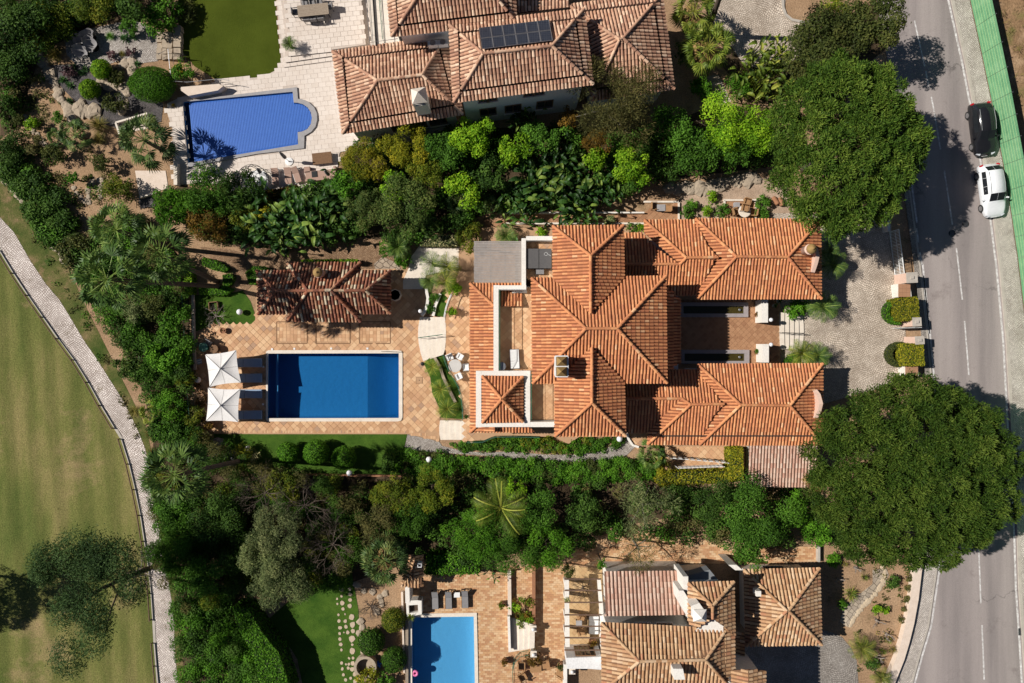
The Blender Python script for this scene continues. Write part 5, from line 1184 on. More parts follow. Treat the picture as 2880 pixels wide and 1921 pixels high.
Aw = dict(TL=A10(705, 475), TR=A10(1745, 330), BR=A10(1900, 1050), BL=A10(795, 1228), rl=A10(1115, 740), rr=A10(1525, 690))
hip_skirt(Ru, **Aw, e=3.9, r=5.6)
Bw = dict(TL=(1263.6, 70.4), TR=(1642, 26), BR=(1668, 237), BL=(1276, 288), rl=(1358.6, 151.6), rr=(1551.8, 130))
hip_skirt(Ru, **Bw, e=6.8, r=8.5)
Cw = dict(TL=(1075, -160), TR=(1440, -200), BR=(1452, 64), BL=(1101, 103), rl=(1200, -50), rr=(1345, -70))
hip_skirt(Ru, **Cw, e=6.7, r=8.5)
Dw = dict(TL=(1596, 14), TR=(1862, -18), BR=(1896, 250), BL=(1664, 284), rl=(1742, 112), rr=(1752, 108))
hip_skirt(Ru, **Dw, e=4.6, r=6.4)
Ru.face([zp((1440, -60), 4.4), zp((1600, -60), 4.4), zp((1600, 20), 5.0), zp((1440, 40), 5.0)])
Ru.done()
mb = MB()
for d, e in ((Aw, 3.9), (Bw, 6.8), (Cw, 6.7), (Dw, 4.6)):
    q = [d['TL'], d['TR'], d['BR'], d['BL']]; cx = sum(p[0] for p in q) / 4; cy = sum(p[1] for p in q) / 4
    P = WP(q, e); c = W((cx, cy), e)
    def ins(p):
        v = Vector((p[0] - c.x, p[1] - c.y)); L = v.length; return (c.x + v.x * (L - .75) / L, c.y + v.y * (L - .75) / L)
    mb.prism([ins(p) for p in P], 0, e - .05)
mb.build('wall', STUCCO2, Hu)
# windows of the south walls
def south_windows(d, e, fr, z, w, h):
    P = WP([d['BL'], d['BR']], e); q = WP([d['TL'], d['TR'], d['BR'], d['BL']], e); cx = sum(p[0] for p in q) / 4; cy = sum(p[1] for p in q) / 4
    def ins(p):
        v = Vector((p[0] - cx, p[1] - cy)); L = v.length; return Vector((cx + v.x * (L - .75) / L, cy + v.y * (L - .75) / L, 0))
    a, b = ins(P[0]), ins(P[1]); ax = (b - a).normalized(); n = Vector((ax.y, -ax.x, 0))
    for f in fr: c = a.lerp(b, f); window_at(Hu, (c.x, c.y, z), w, h, ax, n)
south_windows(Bw, 6.8, (.17, .245, .55, .64), 5.6, .62, .8); south_windows(Bw, 6.8, (.2, .42, .7), 2.6, 1.2, 1.6); south_windows(Aw, 3.9, (.45, .62, .82), 1.9, 1.3, 1.5)
# roof terrace with white parapet
tq = M(A10, [(1020, -150), (1068, 478), (1335, 440), (1305, 330), (1235, 330), (1195, -150)])
MB().prism(WP(tq, 3.9), .3, 3.9).build('roof_terrace', WSTONE, Hu)
rail(Hu, M(A10, [(1025, -150), (1068, 440), (1320, 405)]), 3.9, 4.9, STEEL, name='terrace_rail', step=.9); rail(Hu, M(A10, [(1130, -150), (1180, 400)]), 3.9, 4.7, GREENM, name='terrace_rail', step=1.2)
rail(Hu, M(A10, [(1068, -150), (1108, 435)]), 3.92, 4.0, DARKM, name='drain_channel', r=.05, step=9)
for i, (x, y) in enumerate(((1625, 405), (1718, 398))):
    c = W(A10(x, y), 5.1); o = thing('air_conditioner', ['white air conditioning unit on the wall ledge, left of the pair', 'white air conditioning unit on the wall ledge, right of the pair'][i], 'air conditioner', (c.x, c.y, 4.75), .1, 'wall air conditioners')
    MB().box((0, 0, .3), (.75, .35, .6)).build('case', WHITEP, o, False, False); MB().lathe([(.22, -.0), (.22, .03), (.02, .03)], (0, 0, .6), 14).build('fan_grille', STEEL, o, False, False); MB().box((0, 0, -.05), (.8, .4, .06)).build('bracket', STEEL, o, False, False)
# chimney with pyramid cap
cq = M(A10, [(1422, 812), (1548, 792), (1566, 924), (1436, 942)])
q = WP(cq, 7.2); ch = MB().prism([(p[0], p[1]) for p in q], 3.8, 6.3).build('chimney', STUCCO, Hu)
cx, cy = sum(p[0] for p in q) / 4, sum(p[1] for p in q) / 4; mb = MB()
for p in q: mb.box((p[0] + (cx - p[0]) * .12, p[1] + (cy - p[1]) * .12, 6.6), (.16, .16, .7), .1)
mb.build('chimney_vents', STUCCO, ch); MB().prism([(cx + (p[0] - cx) * .7, cy + (p[1] - cy) * .7) for p in q], 6.3, 6.9).build('chimney_flue', DARKM, ch)
MB().add([(cx + (p[0] - cx) * 1.08, cy + (p[1] - cy) * 1.08, 6.95) for p in q] + [(cx, cy, 7.75)], [(0, 1, 4), (1, 2, 4), (2, 3, 4), (3, 0, 4), (3, 2, 1, 0)]).build('chimney_cap', WSTONE, ch)
# solar panels
o = thing('solar_array', 'two rows of dark solar panels on the upper villa roof', 'solar panels', W((1450, 95), 7.2))
CELL = newmat('solar_cells'); m_, nt_, ln_, b_ = CELL
bt_ = nt_.new('ShaderNodeTexBrick'); bt_.offset = 0; bt_.inputs['Color1'].default_value = (.018, .02, .03, 1); bt_.inputs['Color2'].default_value = (.025, .028, .04, 1); bt_.inputs['Mortar'].default_value = (.22, .23, .25, 1); bt_.inputs['Scale'].default_value = 5.2; bt_.inputs['Mortar Size'].default_value = .012; bt_.inputs['Brick Width'].default_value = .9; bt_.inputs['Row Height'].default_value = .9
tc_ = nt_.new('ShaderNodeTexCoord'); ln_.new(tc_.outputs['Object'], bt_.inputs['Vector']); ln_.new(bt_.outputs['Color'], b_.inputs['Base Color']); b_.inputs['Roughness'].default_value = .3
c00, c10, c11, c01 = A10(2045, 256), A20(340, 180), A20(376, 372), A10(2076, 452)
def rz_at(py, px):   # height of the slope under the panels
    t = (py - (70 - (px - 1263) * .117)) / 95; return 6.9 + t * 1.55
def bil(u, v):
    x = (c00[0] * (1 - u) + c10[0] * u) * (1 - v) + (c01[0] * (1 - u) + c11[0] * u) * v; y = (c00[1] * (1 - u) + c10[1] * u) * (1 - v) + (c01[1] * (1 - u) + c11[1] * u) * v
    return W((x, y), rz_at(y, x) + .42)
for j in range(2):
    for i in range(6):
        a, b, c, d = bil((i + .025) / 6, (j + .025) / 2), bil((i + .975) / 6, (j + .025) / 2), bil((i + .975) / 6, (j + .975) / 2), bil((i + .025) / 6, (j + .975) / 2)
        dz = Vector((0, 0, .04)); pn = MB().add([a, b, c, d, a - dz, b - dz, c - dz, d - dz], [(3, 2, 1, 0), (4, 5, 6, 7), (0, 1, 5, 4), (1, 2, 6, 5), (2, 3, 7, 6), (3, 0, 4, 7)]).build('solar_panel', m_, o)
        mb = MB()
        for p, r in ((a, b), (b, c), (c, d), (d, a)): mb.tube([p + Vector((0, 0, .01)), r + Vector((0, 0, .01))], .022, 4)
        mb.build('frame', STEEL, pn)
# pool stair wall, small walls, pergola platform
tag(MB().prism(WP(M(A00, [(1650, 800), (2010, 770), (2050, 790), (2000, 830), (1730, 880), (1660, 830)]), .9), 0, .9).build('stair_wall', CREAM), 'sloping pale wall of the steps between lawn and covered pool', 'wall')
for i in range(6):
    a = A00(1890 + i * 18, 895 - i * 14); tag(MB().prism(WP([(a[0], a[1]), (a[0] + 16, a[1] - 3), (a[0] + 22, a[1] - 12), (a[0] + 8, a[1] - 10)], .1 + i * .12), .05, .1 + i * .12).build('garden_step', WSTONE), f'pale garden step beside the sloping wall, {["lowest", "second from the pool", "third from the pool", "third from the lawn", "second from the lawn", "highest"][i]}', 'step', 'steps beside the sloping wall')
o = thing('railing', 'thin metal railing round the yellow yucca above the covered pool', 'railing', W(A00(1650, 700))); rail(o, M(A00, [(1500, 540), (1590, 490), (1620, 780), (1760, 790), (2060, 760), (2145, 775)]), .3, 1.2, STEEL, step=.8)
o = thing('railing', 'short dark railing at the edge of the lawn', 'railing', W(A00(1700, 560))); rail(o, M(A00, [(1640, 540), (1745, 545), (1750, 600)]), .05, .9, DARKM, step=.15)
for l, w, z, lb in ((M(A00, [(1060, 1125), (1350, 1040)]), 5, .5, 'pale low wall above the big fan palm'), (M(A00, [(1060, 1125), (1095, 1230)]), 5, .52, 'short pale wall left of the big fan palm'), (M(A01, [(1280, 245), (1430, 200)]), 4, .4, 'pale edge of the paved patch below the big fan palm'), (M(A01, [(1610, -70), (1610, 130)]), 10, .6, 'white wall end beside the covered pool corner'), (M(A01, [(2125, 0), (2140, 245), (2351, 205)]), 4, .5, 'white rim of the platform under the round metal gazebo')):
    tag(MB().prism(WP(strip(l, w), z), 0, z).build('garden_wall', WSTONE), lb, 'wall')
sheet('paved_patch', M(A00, [(1065, 1135), (1345, 1050), (1360, 1180), (1100, 1230)]), .04, CREAM); sheet('paved_patch', M(A01, [(1240, 0), (1520, 0), (1545, 160), (1280, 240)]), .04, CREAM)
# stone stair from lawn to gravel court
o = thing('stone_stairs', 'rough stone slab steps between the gravel court and the lawn', 'stairs', W(A00(1540, 420)))
k = 0
for i, x in enumerate((1440, 1488, 1536, 1590)):
    for y in range(5 if i < 3 else 6):
        rng = random.Random(k); k += 1; y0 = 290 + y * 52 - (60 if i == 3 else 0) + rng.uniform(-6, 6)
        q = [(x + rng.uniform(-4, 4), y0), (x + 46 + rng.uniform(-6, 6) + (20 if i == 3 else 0), y0 + rng.uniform(-5, 5)), (x + 46 + rng.uniform(-6, 6) + (24 if i == 3 else 0), y0 + 49), (x + rng.uniform(-4, 4), y0 + 49 + rng.uniform(-5, 4))]
        MB().prism(WP(M(A00, q), .1 + i * .14), 0, .1 + i * .14 + rng.uniform(0, .04)).build('stone', ROCK, o)
# garden boulders and dry stone walls
def stone_row(label, line, n, r, seed, mat=ROCK, zs=.5, jit=.3, cat='wall', name='dry_stone_wall'):
    P = [W(p) for p in line]; cum = [0]
    for i in range(len(P) - 1): cum.append(cum[-1] + (P[i + 1] - P[i]).length)
    o = thing(name, label, cat, P[0]); rng = random.Random(seed)
    for k in range(n):
        d = cum[-1] * (k + .5) / n; i = min(len(P) - 2, max(j for j in range(len(P)) if cum[j] <= d)); q = P[i].lerp(P[i + 1], (d - cum[i]) / max(1e-6, cum[i + 1] - cum[i]))
        rock(MB(), (q.x + rng.uniform(-jit, jit) * r, q.y + rng.uniform(-jit, jit) * r, 0), r * rng.uniform(.75, 1.25), seed * 50 + k, zs).build('stone', mat, o)
    return o
stone_row('row of pale boulders round the outer edge of the gravel garden', M(A00, [(330, 430), (390, 560), (470, 680), (540, 840), (610, 980), (690, 1110)]), 15, .5, 1)
stone_row('curving pale stones between the clipped balls and the dome', M(A00, [(1080, 620), (1180, 600), (1230, 540), (1200, 700), (1190, 830), (1130, 1000), (1090, 1060)]), 12, .42, 2)
stone_row('flat pale stones beside the lower clipped ball', M(A00, [(920, 740), (1000, 800), (1100, 800), (1160, 820)]), 5, .55, 3)
stone_row('dark stepped stones below the lower clipped ball', M(A00, [(740, 930), (790, 970), (830, 1010), (870, 1040), (690, 1010)]), 6, .6, 4)
stone_row('row of pale stones along the bank above the cobbled path', M(A01, [(0, 0), (60, 80), (130, 170), (240, 320), (370, 480), (430, 590), (500, 690), (590, 830)]), 22, .36, 5, zs=.35)
stone_row('small stones terracing the bare orange slope', M(A01, [(660, 140), (740, 250), (820, 300), (800, 150), (930, 60), (930, 270)]), 14, .25, 6, zs=.4)
stone_row('line of stones down the bare slope beside dark ivy', M(A01, [(560, 250), (600, 340), (650, 430), (680, 470)]), 7, .3, 7, zs=.4)
stone_row('edge stones along the upper orange slope', M(A00, [(130, 960), (220, 1080), (330, 1220), (420, 1330), (560, 1460)]), 12, .28, 8, zs=.4)
stone_row('shaded grey boulders lining the bed above the courtyard walk', M(A21, [(1420, 160), (1560, 140), (1640, 150), (1760, 170), (1880, 150), (1960, 110), (2100, 80), (2250, 60)]), 13, .62, 9, zs=.45)
stone_row('sculpted grey and white rock heap beside the lower lawn', M(A02, [(1990, 930), (2030, 990), (2080, 1040), (2150, 1060)]), 6, .62, 10, ROCKD, .7, .5, 'rocks', 'rock_heap')
stone_row('stones edging the lower lawn beside the clipped balls', M(A13, [(950, 980), (980, 1040), (960, 1110), (1000, 1290), (1120, 1330)]), 8, .3, 11)
stone_row('rough stones under the dry shrub by the barbecue', M(A13, [(900, 640), (960, 700), (1100, 740), (1180, 830), (1080, 930), (1220, 720)]), 9, .3, 12)
stone_row('crazy paved stone strip curving across the dry garden', M(A33, [(1050, 500), (1080, 580), (1040, 680), (960, 770), (880, 860), (800, 960), (740, 1050)]), 22, .22, 13, pm('pale_edge_stone', (.58, .47, .33), (.46, .36, .25), 4, .9, .01), .3)
sheet('flagstone_path', M(A33, [(960, 530), (1090, 520), (1110, 580), (1060, 680), (960, 780), (870, 880), (790, 980), (735, 1060), (660, 1010), (690, 880), (820, 770), (960, 660)]), .03, cobble_mat('crazy_paving', (.50, .42, .32), (.36, .30, .24), (.20, .16, .12), 2.4, .05))
# ================================================================ lower villa
Hl = thing('villa', 'white villa with tan tile roofs and a pergola at the bottom edge', 'house', W((1880, 1800)))
Rl = Roof(Hl, 'roof', RT_LOW, RU_LOW, pitch=.29, exposure=.42, nmax=300, rmax=160, tw=.8)
Rl.hip((1691, 1751, 6.00), (2043, 1769, 6.00), (2048, 1928, 6.00), (1694, 1942, 6.00), (1798, 1859.6, 7.20), (1983.6, 1855, 7.20))
cT, cB = (2003.6, 1703, 7.30), (2003.6, 1740, 7.30)
Rl.face([(2063, 1636, 6.20), (1936, 1639, 6.20), cT]); Rl.face([(1936, 1639, 6.20), (1936, 1750, 6.20), (1960, 1768, 6.40), cB, cT]); Rl.face([(2066, 1790, 6.20), (2063, 1636, 6.20), cT, cB, (2040, 1765, 6.60)]); Rl.ridge((1936, 1639, 6.20), cT).ridge((2063, 1636, 6.20), cT).ridge(cT, cB)
Rl.face([(2066, 1905, 5.95), (2064, 1760, 5.95), (2035, 1765, 6.25), (2040, 1900, 6.25)])
Rl.hip((2092, 1602, 3.0), (2304, 1597.7, 3.0), (2310, 1812, 3.0), (2097, 1816, 3.0), (2213, 1717, 4.5), (2217, 1717, 4.5))
Rl.face([(2068, 1780, 3.0), (2068, 1850, 3.0), (2095, 1850, 3.4), (2095, 1780, 3.4)])
Rl.face([(2152, 2080, 6.4), (2152, 1886, 6.4), (2105, 1884, 7.0), (2105, 2080, 7.0)]); Rl.face([(2058, 1886, 6.4), (2058, 2080, 6.4), (2105, 2080, 7.0), (2105, 1884, 7.0)])
Rl.done()
Rk = Roof(Hl, 'low_roof', RT_PINK, pm('pink_pan', (.24, .13, .09), (.19, .10, .07), 5, .95), pitch=.3, exposure=.42, nmax=300, tw=.78)
Rk.face([(1938, 1606, 3.7), (1700, 1608, 3.7), (1704, 1733, 4.75), (1938, 1729, 4.75)]); Rk.done()
mb = MB(); wall_blk(mb, [(1691, 1752), (2045, 1768), (2045, 1930), (1693, 1940)], 0, 6.0); wall_blk(mb, [(1936, 1639), (2063, 1637), (2064, 1800), (1936, 1800)], 0, 6.2); wall_blk(mb, [(2092, 1602), (2306, 1600), (2308, 1814), (2096, 1814)], 0, 3.0); wall_blk(mb, [(1700, 1608), (1938, 1607), (1938, 1735), (1704, 1735)], 0, 3.7, .3); wall_blk(mb, [(2058, 1884), (2152, 1884), (2152, 2080), (2058, 2080)], 0, 6.4, .3)
mb.build('wall', STUCCO, Hl)
for f in (.3, .55): c = W((1740 + f * 250, 1752), 6.0); window_at(Hl, (c.x, c.y - .54, 5.3), 1.0, .7, (1, 0, 0), (0, 1, 0))
c = W((2200, 1600), 3.0); window_at(Hl, (c.x, c.y - .54, 1.6), 1.4, 1.0, (1, 0, 0), (0, 1, 0))
# chimneys, parapets, grey flat roof
def blk(parent, name, pts, z0, z1, mat): return MB().prism(WP(pts, z1), z0, z1).build(name, mat, parent)
blk(Hl, 'parapet', M(A23, [(1572, 592), (1618, 592), (1618, 722), (1572, 722)]), 2.8, 5.9, STUCCO)
g = blk(Hl, 'flat_roof', M(A23, [(1600, 592), (1815, 530), (1905, 640), (1640, 645)]), 2.8, 3.9, pm('grey_felt', (.22, .23, .24), (.18, .19, .20), 3, .8))
ch = blk(Hl, 'chimney', M(A23, [(1640, 865), (1720, 835), (1765, 900), (1690, 935)]), 4.5, 7.6, STUCCO)
c = W(A23(1735, 965), 8.0); MB().add([(c.x - .5, c.y - .45, 7.7), (c.x + .5, c.y - .45, 7.7), (c.x + .5, c.y + .45, 7.7), (c.x - .5, c.y + .45, 7.7), (c.x, c.y, 8.25)], [(0, 1, 4), (1, 2, 4), (2, 3, 4), (3, 0, 4), (3, 2, 1, 0)]).build('chimney_cap', STUCCO, ch); MB().box((c.x, c.y, 7.2), (.8, .75, 1.0)).build('chimney_flue', STUCCO2, ch)
blk(Hl, 'parapet', M(A23, [(1535, 722), (1575, 722), (1720, 960), (1700, 1012), (1600, 950), (1535, 830)]), 3.0, 6.2, STUCCO)
blk(Hl, 'chimney', M(A23, [(1480, 1440), (1570, 1440), (1590, 1540), (1490, 1540)]), 4.8, 8.0, STUCCO)
c = W(A23(2250, 735), 4.0); MB().box((c.x, c.y, 4.0), (.38, .42, .8)).build('vent', STUCCO, Hl)
blk(Hl, 'garage_parapet', M(A23, [(1985, 485), (2060, 485), (2120, 535), (2050, 535)]), 0, 3.0, STUCCO)
# pergola
pg = thing('pergola', 'white walled pergola with thin timber beams over the tiled terrace', 'pergola', W(A23(650, 1000)))
MB().prism(WP(M(A23, [(483, 625), (523, 625), (530, 1240), (490, 1240)]), 2.6), 2.2, 2.6).build('wall_beam', STUCCO, pg)
for y in (700, 830, 1000, 1150): c = W(A23(505, y), 2.4); MB().box((c.x, c.y, 1.1), (.3, .3, 2.2)).build('pillar', STUCCO, pg)
MB().prism(WP(M(A23, [(785, 625), (815, 625), (850, 1020), (815, 1020)]), 2.62), 2.2, 2.6).build('wall_beam', STUCCO, pg)
for y in (615, 720, 830, 945, 1050, 1155, 1268): A_, B_ = W(A23(483, y), 2.7), W(A23(822, y), 2.7); MB().tube([A_, B_], .06, 5).build('beam', TIMBER, pg)
pt = M(A23, [(520, 500), (830, 520), (830, 1290), (530, 1290)]); sheet('pergola_floor', pt, .06, pm('yellow_tile_floor', (.52, .36, .19), (.44, .29, .14), 2, .8), z0=0)
fl = bpy.data.objects['pergola_floor']; pave(fl, pt, .06, (.34, .34), .785, piece_mat('yellow_terrace_tile', [(0, (.52, .34, .17)), (.5, (.58, .40, .21)), (1, (.48, .30, .15))], .75, fine=.12), 'clay_tile', nmax=120, seed=51)
# front block with glazed door under the pergola end
fb_ = thing('bay_window', 'white bay with a brown framed window at the pergola end', 'window', W(A23(660, 1400)))
MB().prism(WP(M(A23, [(500, 1340), (820, 1330), (825, 1450), (700, 1440), (560, 1440), (505, 1440)]), 2.6), 0, 2.6).build('wall', STUCCO2, fb_)
A_, B_ = W(A23(585, 1250), 2.2), W(A23(765, 1250), 2.2); cy_ = W(A23(0, 1335), 2.6).y
for k in range(4): x = A_.x + (B_.x - A_.x) * (k + .5) / 4; MB().box((x, cy_ + .03, 1.5), ((B_.x - A_.x) / 4 - .06, .05, 1.7)).build('pane', GLASS, fb_)
mb = MB()
for k in range(5): mb.box((A_.x + (B_.x - A_.x) * k / 4, cy_ + .05, 1.5), (.06, .09, 1.8))
mb.box(((A_.x + B_.x) / 2, cy_ + .05, 2.4), (B_.x - A_.x, .09, .07)); mb.box(((A_.x + B_.x) / 2, cy_ + .05, .62), (B_.x - A_.x, .09, .07)); mb.build('frame', WOODB, fb_)
# walls, pillars with round stones, steps
arc_steps('pale curved steps between the brick terrace levels of the lower villa', M(A23, [(205, 1040), (208, 1110), (208, 1180), (205, 1250)]), M(A13, [(2310, 960), (2318, 1070), (2322, 1180), (2318, 1290)]), 5, .9, .05)
for (x, y), lb in (((195, 1075), 'white pillar with a ball at the upper end of the lower villa steps'), ((198, 1308), 'white pillar with a ball at the lower end of the lower villa steps'), ((553, 1465), 'white pillar with a ball beside the pergola bay')):
    c = W(A23(x, y), 1.1); o = thing('gate_pillar', lb, 'pillar', (c.x, c.y, 0), 0, 'white pillars with balls'); MB().box((0, 0, .5), (.42, .42, 1.0)).build('shaft', STUCCO, o, False, False); MB().box((0, 0, 1.03), (.52, .52, .06)).build('cap', WSTONE, o, False, False); MB().ball((0, 0, 1.2), .15, 10).build('ball', STUCCO2, o, True, False)
for l, w, z, m, lb in ((M(A23, [(200, 480), (200, 1030)]), 9, .7, TERRAPOT, 'low brick wall beside the lower villa terrace and cactus bed'), (M(A13, [(2325, 540), (2330, 950)]), 10, .5, CREAM, 'thin pale wall left of the cactus bed'), (M(A13, [(2320, 960), (2330, 1280)]), 7, .9, STUCCO, 'white curved wall beside the lower villa steps'), (M(A13, [(1385, 990), (1385, 1700)]), 8, .3, WOODG, 'narrow dark wall along the left rim of the light blue pool'), (M(A23, [(490, 1400), (490, 1700)]), 10, 1.0, STUCCO, 'white wall below the pergola at the bottom edge'), (M(A13, [(1340, 735), (1360, 1480)]), 5, .35, CREAM, 'pale retaining edge behind the clipped balls')):
    tag(MB().prism(WP(strip(l, w), z), 0, z).build('garden_wall', m), lb, 'wall')
tag(MB().prism(WP(strip(M(A33, [(470, 318), (470, 460)]), 6), .5), 0, .5).build('garden_wall', CONC), 'short grey wall at the end of the brick walk', 'wall')
# barbecue corner
o = thing('barbecue', 'white walled barbecue corner with a little tiled roof', 'barbecue', W(A13(1450, 780)))
MB().prism(WP(M(A13, [(1368, 685), (1408, 685), (1412, 838), (1372, 838)]), 2.0), 0, 2.0).build('side_wall', STUCCO, o); MB().prism(WP(M(A13, [(1378, 845), (1402, 815), (1520, 808), (1522, 940), (1385, 965)]), 1.0), 0, 1.0, [WP(M(A13, [(1402, 858), (1486, 852), (1490, 920), (1405, 930)]), 1.0)]).build('counter', STUCCO, o)
MB().prism(WP(M(A13, [(1400, 856), (1488, 850), (1492, 922), (1403, 932)]), .6), .1, .6).build('planter_soil', pm('soil', (.06, .04, .03), (.09, .06, .04), 6, .95), o)
Rb = Roof(o, 'roof', RT_LOW, RU_LOW, pitch=.27, nmax=60, rmax=20)
Rb.face([A13(1325, 680) + (2.2,), A13(1520, 690) + (2.2,), A13(1520, 600) + (2.6,), A13(1395, 600) + (2.6,)]); Rb.face([A13(1400, 395) + (2.2,), A13(1330, 680) + (2.2,), A13(1440, 600) + (2.7,), A13(1460, 400) + (2.7,)]); Rb.face([A13(1530, 690) + (2.2,), A13(1530, 395) + (2.2,), A13(1460, 400) + (2.7,), A13(1440, 600) + (2.7,)]); Rb.done()
c = W(A13(1505, 480), 2.9); MB().box((c.x, c.y, 2.9), (.34, .34, .6)).build('vent', STUCCO2, o); MB().box((c.x, c.y, 3.21), (.2, .2, .03)).build('vent_hole', DARKM, o)

# ================================================================ gates and front wall
def pillar(label, top, w, h, z=None):
    q = WP(top, h); c = W(((top[0][0] + top[1][0]) / 2, (top[0][1] + top[2][1]) / 2), h); o = thing('gate_pillar', label, 'pillar', (c.x, c.y, 0), 0, 'front gate pillars'); MB().prism(q, 0, h).build('shaft', PINKS, o); cx, cy = c.x, c.y
    MB().prism([(cx + (p[0] - cx) * 1.08, cy + (p[1] - cy) * 1.08) for p in q], h, h + .07).build('cap', CONC, o); MB().box((cx, cy, h + .12), (.25, .22, .1), .1).build('lamp_base', CONC, o)
pillar('pale gate pillar beside the white lattice gate', M(A31, [(1270, 940), (1365, 935), (1368, 1025), (1275, 1030)]), 1, 1.9)
pillar('pale gate pillar below the upper golden hedge block', M(A31, [(1325, 1352), (1400, 1350), (1405, 1425), (1330, 1430)]), 1, 1.7)
pillar('pale gate pillar above the lower golden hedge block', M(A31, [(1350, 1525), (1428, 1522), (1432, 1590), (1355, 1595)]), 1, 1.7)
for pts, lb in ((M(A31, [(1198, 1040), (1308, 1036), (1322, 1155), (1212, 1160)]), 'white box wall with a terracotta slab top above the golden hedge'), (M(A32, [(1262, 215), (1378, 212), (1388, 318), (1275, 320)]), 'white box wall with a terracotta slab top below the golden hedge')):
    q = WP(pts, 1.25); c = W(pts[0], 0); o = thing('meter_box', lb, 'wall', c, 0, 'terracotta topped wall boxes'); MB().prism(q, 0, 1.2).build('body', STUCCO, o)
    cx = sum(p[0] for p in q) / 4; cy = sum(p[1] for p in q) / 4
    for i in range(3):
        for j in range(3): MB().box((q[0][0] + (q[1][0] - q[0][0]) * (i + .5) / 3, q[0][1] + (q[3][1] - q[0][1]) * (j + .5) / 3, 1.23), (abs(q[1][0] - q[0][0]) / 3 * .97, abs(q[3][1] - q[0][1]) / 3 * .97, .05)).build('clay_slab', TILEM if False else pm('clay_slab', (.40, .22, .13), (.34, .18, .10), 3, .85), o)
a, b = W(A31(1113, 565)), W(A31(1162, 958)); o = thing('sliding_gate', 'white metal lattice sliding gate at the cobbled drive', 'gate', a); up = Vector((0, 0, 1)); gh = 1.5; mb = MB()
MB().tube([a + up * .08, b + up * .08], .035, 5).build('bottom_rail', WHITEM, o); MB().tube([a + up * gh, b + up * gh], .035, 5).build('top_rail', WHITEM, o); MB().tube([a + up * .9, b + up * .9], .025, 5).build('middle_rail', WHITEM, o)
for k in range(31): q = a.lerp(b, k / 30); MB().tube([q + up * .08, q + up * gh], .022 if k % 10 else .04, 4).build('bar', WHITEM, o)
a, b = W(A31(1140, 1448)), W(A31(1330, 1443)); o = thing('pedestrian_gate', 'narrow white gate leaf standing open by the front pillars', 'gate', a)
MB().tube([a + up * .1, a + up * 1.3, b + up * 1.3, b + up * .1], .025, 5).build('frame', WHITEM, o)
for k in range(1, 12): q = a.lerp(b, k / 12); MB().tube([q + up * .1, q + up * 1.3], .014, 4).build('bar', WHITEM, o)
tag(MB().prism(WP(strip([(2470, 380), (2498, 520), (2500, 650)], 7), .9), 0, .9).build('front_wall', STUCCO), 'white front wall hidden under the tall pine beside the road', 'wall')

# ================================================================ outdoor furniture
def lounger(label, foot, head, w, mat, frame, group, hb=.3, z0=.07, cush=.09, name='sun_lounger'):
    """foot and head end in photo pixels"""
    a, b = W(foot, .35), W(head, .35); d = b - a; L = d.length; rz = math.atan2(d.y, d.x); o = thing(name, label, 'sun lounger', (a.x, a.y, z0), rz, group)
    s = L * .62; f = MB()
    for y in (-1, 1): f.box((L / 2, y * w / 2, .24), (L, .05, .06))
    f.box((0, 0, .24), (.05, w, .06)); f.box((L, 0, .24), (.05, w, .06)); f.build('frame', frame, o, False, False)
    for x in (.12, L - .12):
        for y in (-1, 1): MB().box((x, y * (w / 2 - .03), .11), (.05, .05, .22)).build('leg', frame, o, False, False)
    MB().box((s / 2, 0, .28 + cush / 2), (s, w * .95, cush), 0, .97).build('seat_cushion', mat, o, False, False)
    bk = L - s; h2 = hb; mb = MB(); t = cush
    mb.add([(s, -w * .47, .28), (s, w * .47, .28), (L, w * .47, .28 + h2), (L, -w * .47, .28 + h2), (s, -w * .47, .28 + t), (s, w * .47, .28 + t), (L - .03, w * .47, .28 + h2 + t), (L - .03, -w * .47, .28 + h2 + t)], [(0, 1, 2, 3)[::-1], (4, 5, 6, 7), (0, 1, 5, 4)[::-1], (1, 2, 6, 5)[::-1], (2, 3, 7, 6)[::-1], (3, 0, 4, 7)[::-1]]); mb.build('backrest', mat, o, False, False)
    return o
LB = ['upper', 'second', 'third', 'lowest']
for i, (y0, y1, x0) in enumerate(((152, 240, 2190), (292, 380, 2225), (440, 522, 2212), (628, 720, 2198))):
    lounger(f'slate blue sun lounger under the white umbrellas, {LB[i]} of the row', A02(2351 + 55, (y0 + y1) / 2), A02(x0 - 60, (y0 + y1) / 2 + 2), .72, BLUEFAB, STEEL, 'blue loungers by the pool', .35)
for i, (x0, y0, y1) in enumerate(((1648, 890, 722), (1772, 888, 722), (1922, 880, 714))):
    lounger(f'dark grey lounger on the brick terrace, {["left", "middle", "right"][i]} of three', A13(x0, y0), A13(x0 - 4, y0 - 170), .55, GREYFAB, DARKM, 'grey loungers on the brick terrace', .35)
for i, (x0, y0, x1, y1, w) in enumerate(((182, 130, 175, -20, .6), (300, 125, 292, -25, .6), (395, 110, 350, -30, .55))):
    lounger(f'pink beige cushioned lounger by the covered pool, {["nearest the round gazebo", "middle of three", "nearest the corner sofa"][i]}', A11(x0, y0), A11(x1, y1), w, PINKFAB, WHITEM, 'pink loungers by the covered pool', .2)
lounger('white sun lounger with grey cushion on the roof terrace', A22(20, 70), A22(28, 235), .7, WHITEP, STEEL, 'roof terrace furniture', .3, 3.66)
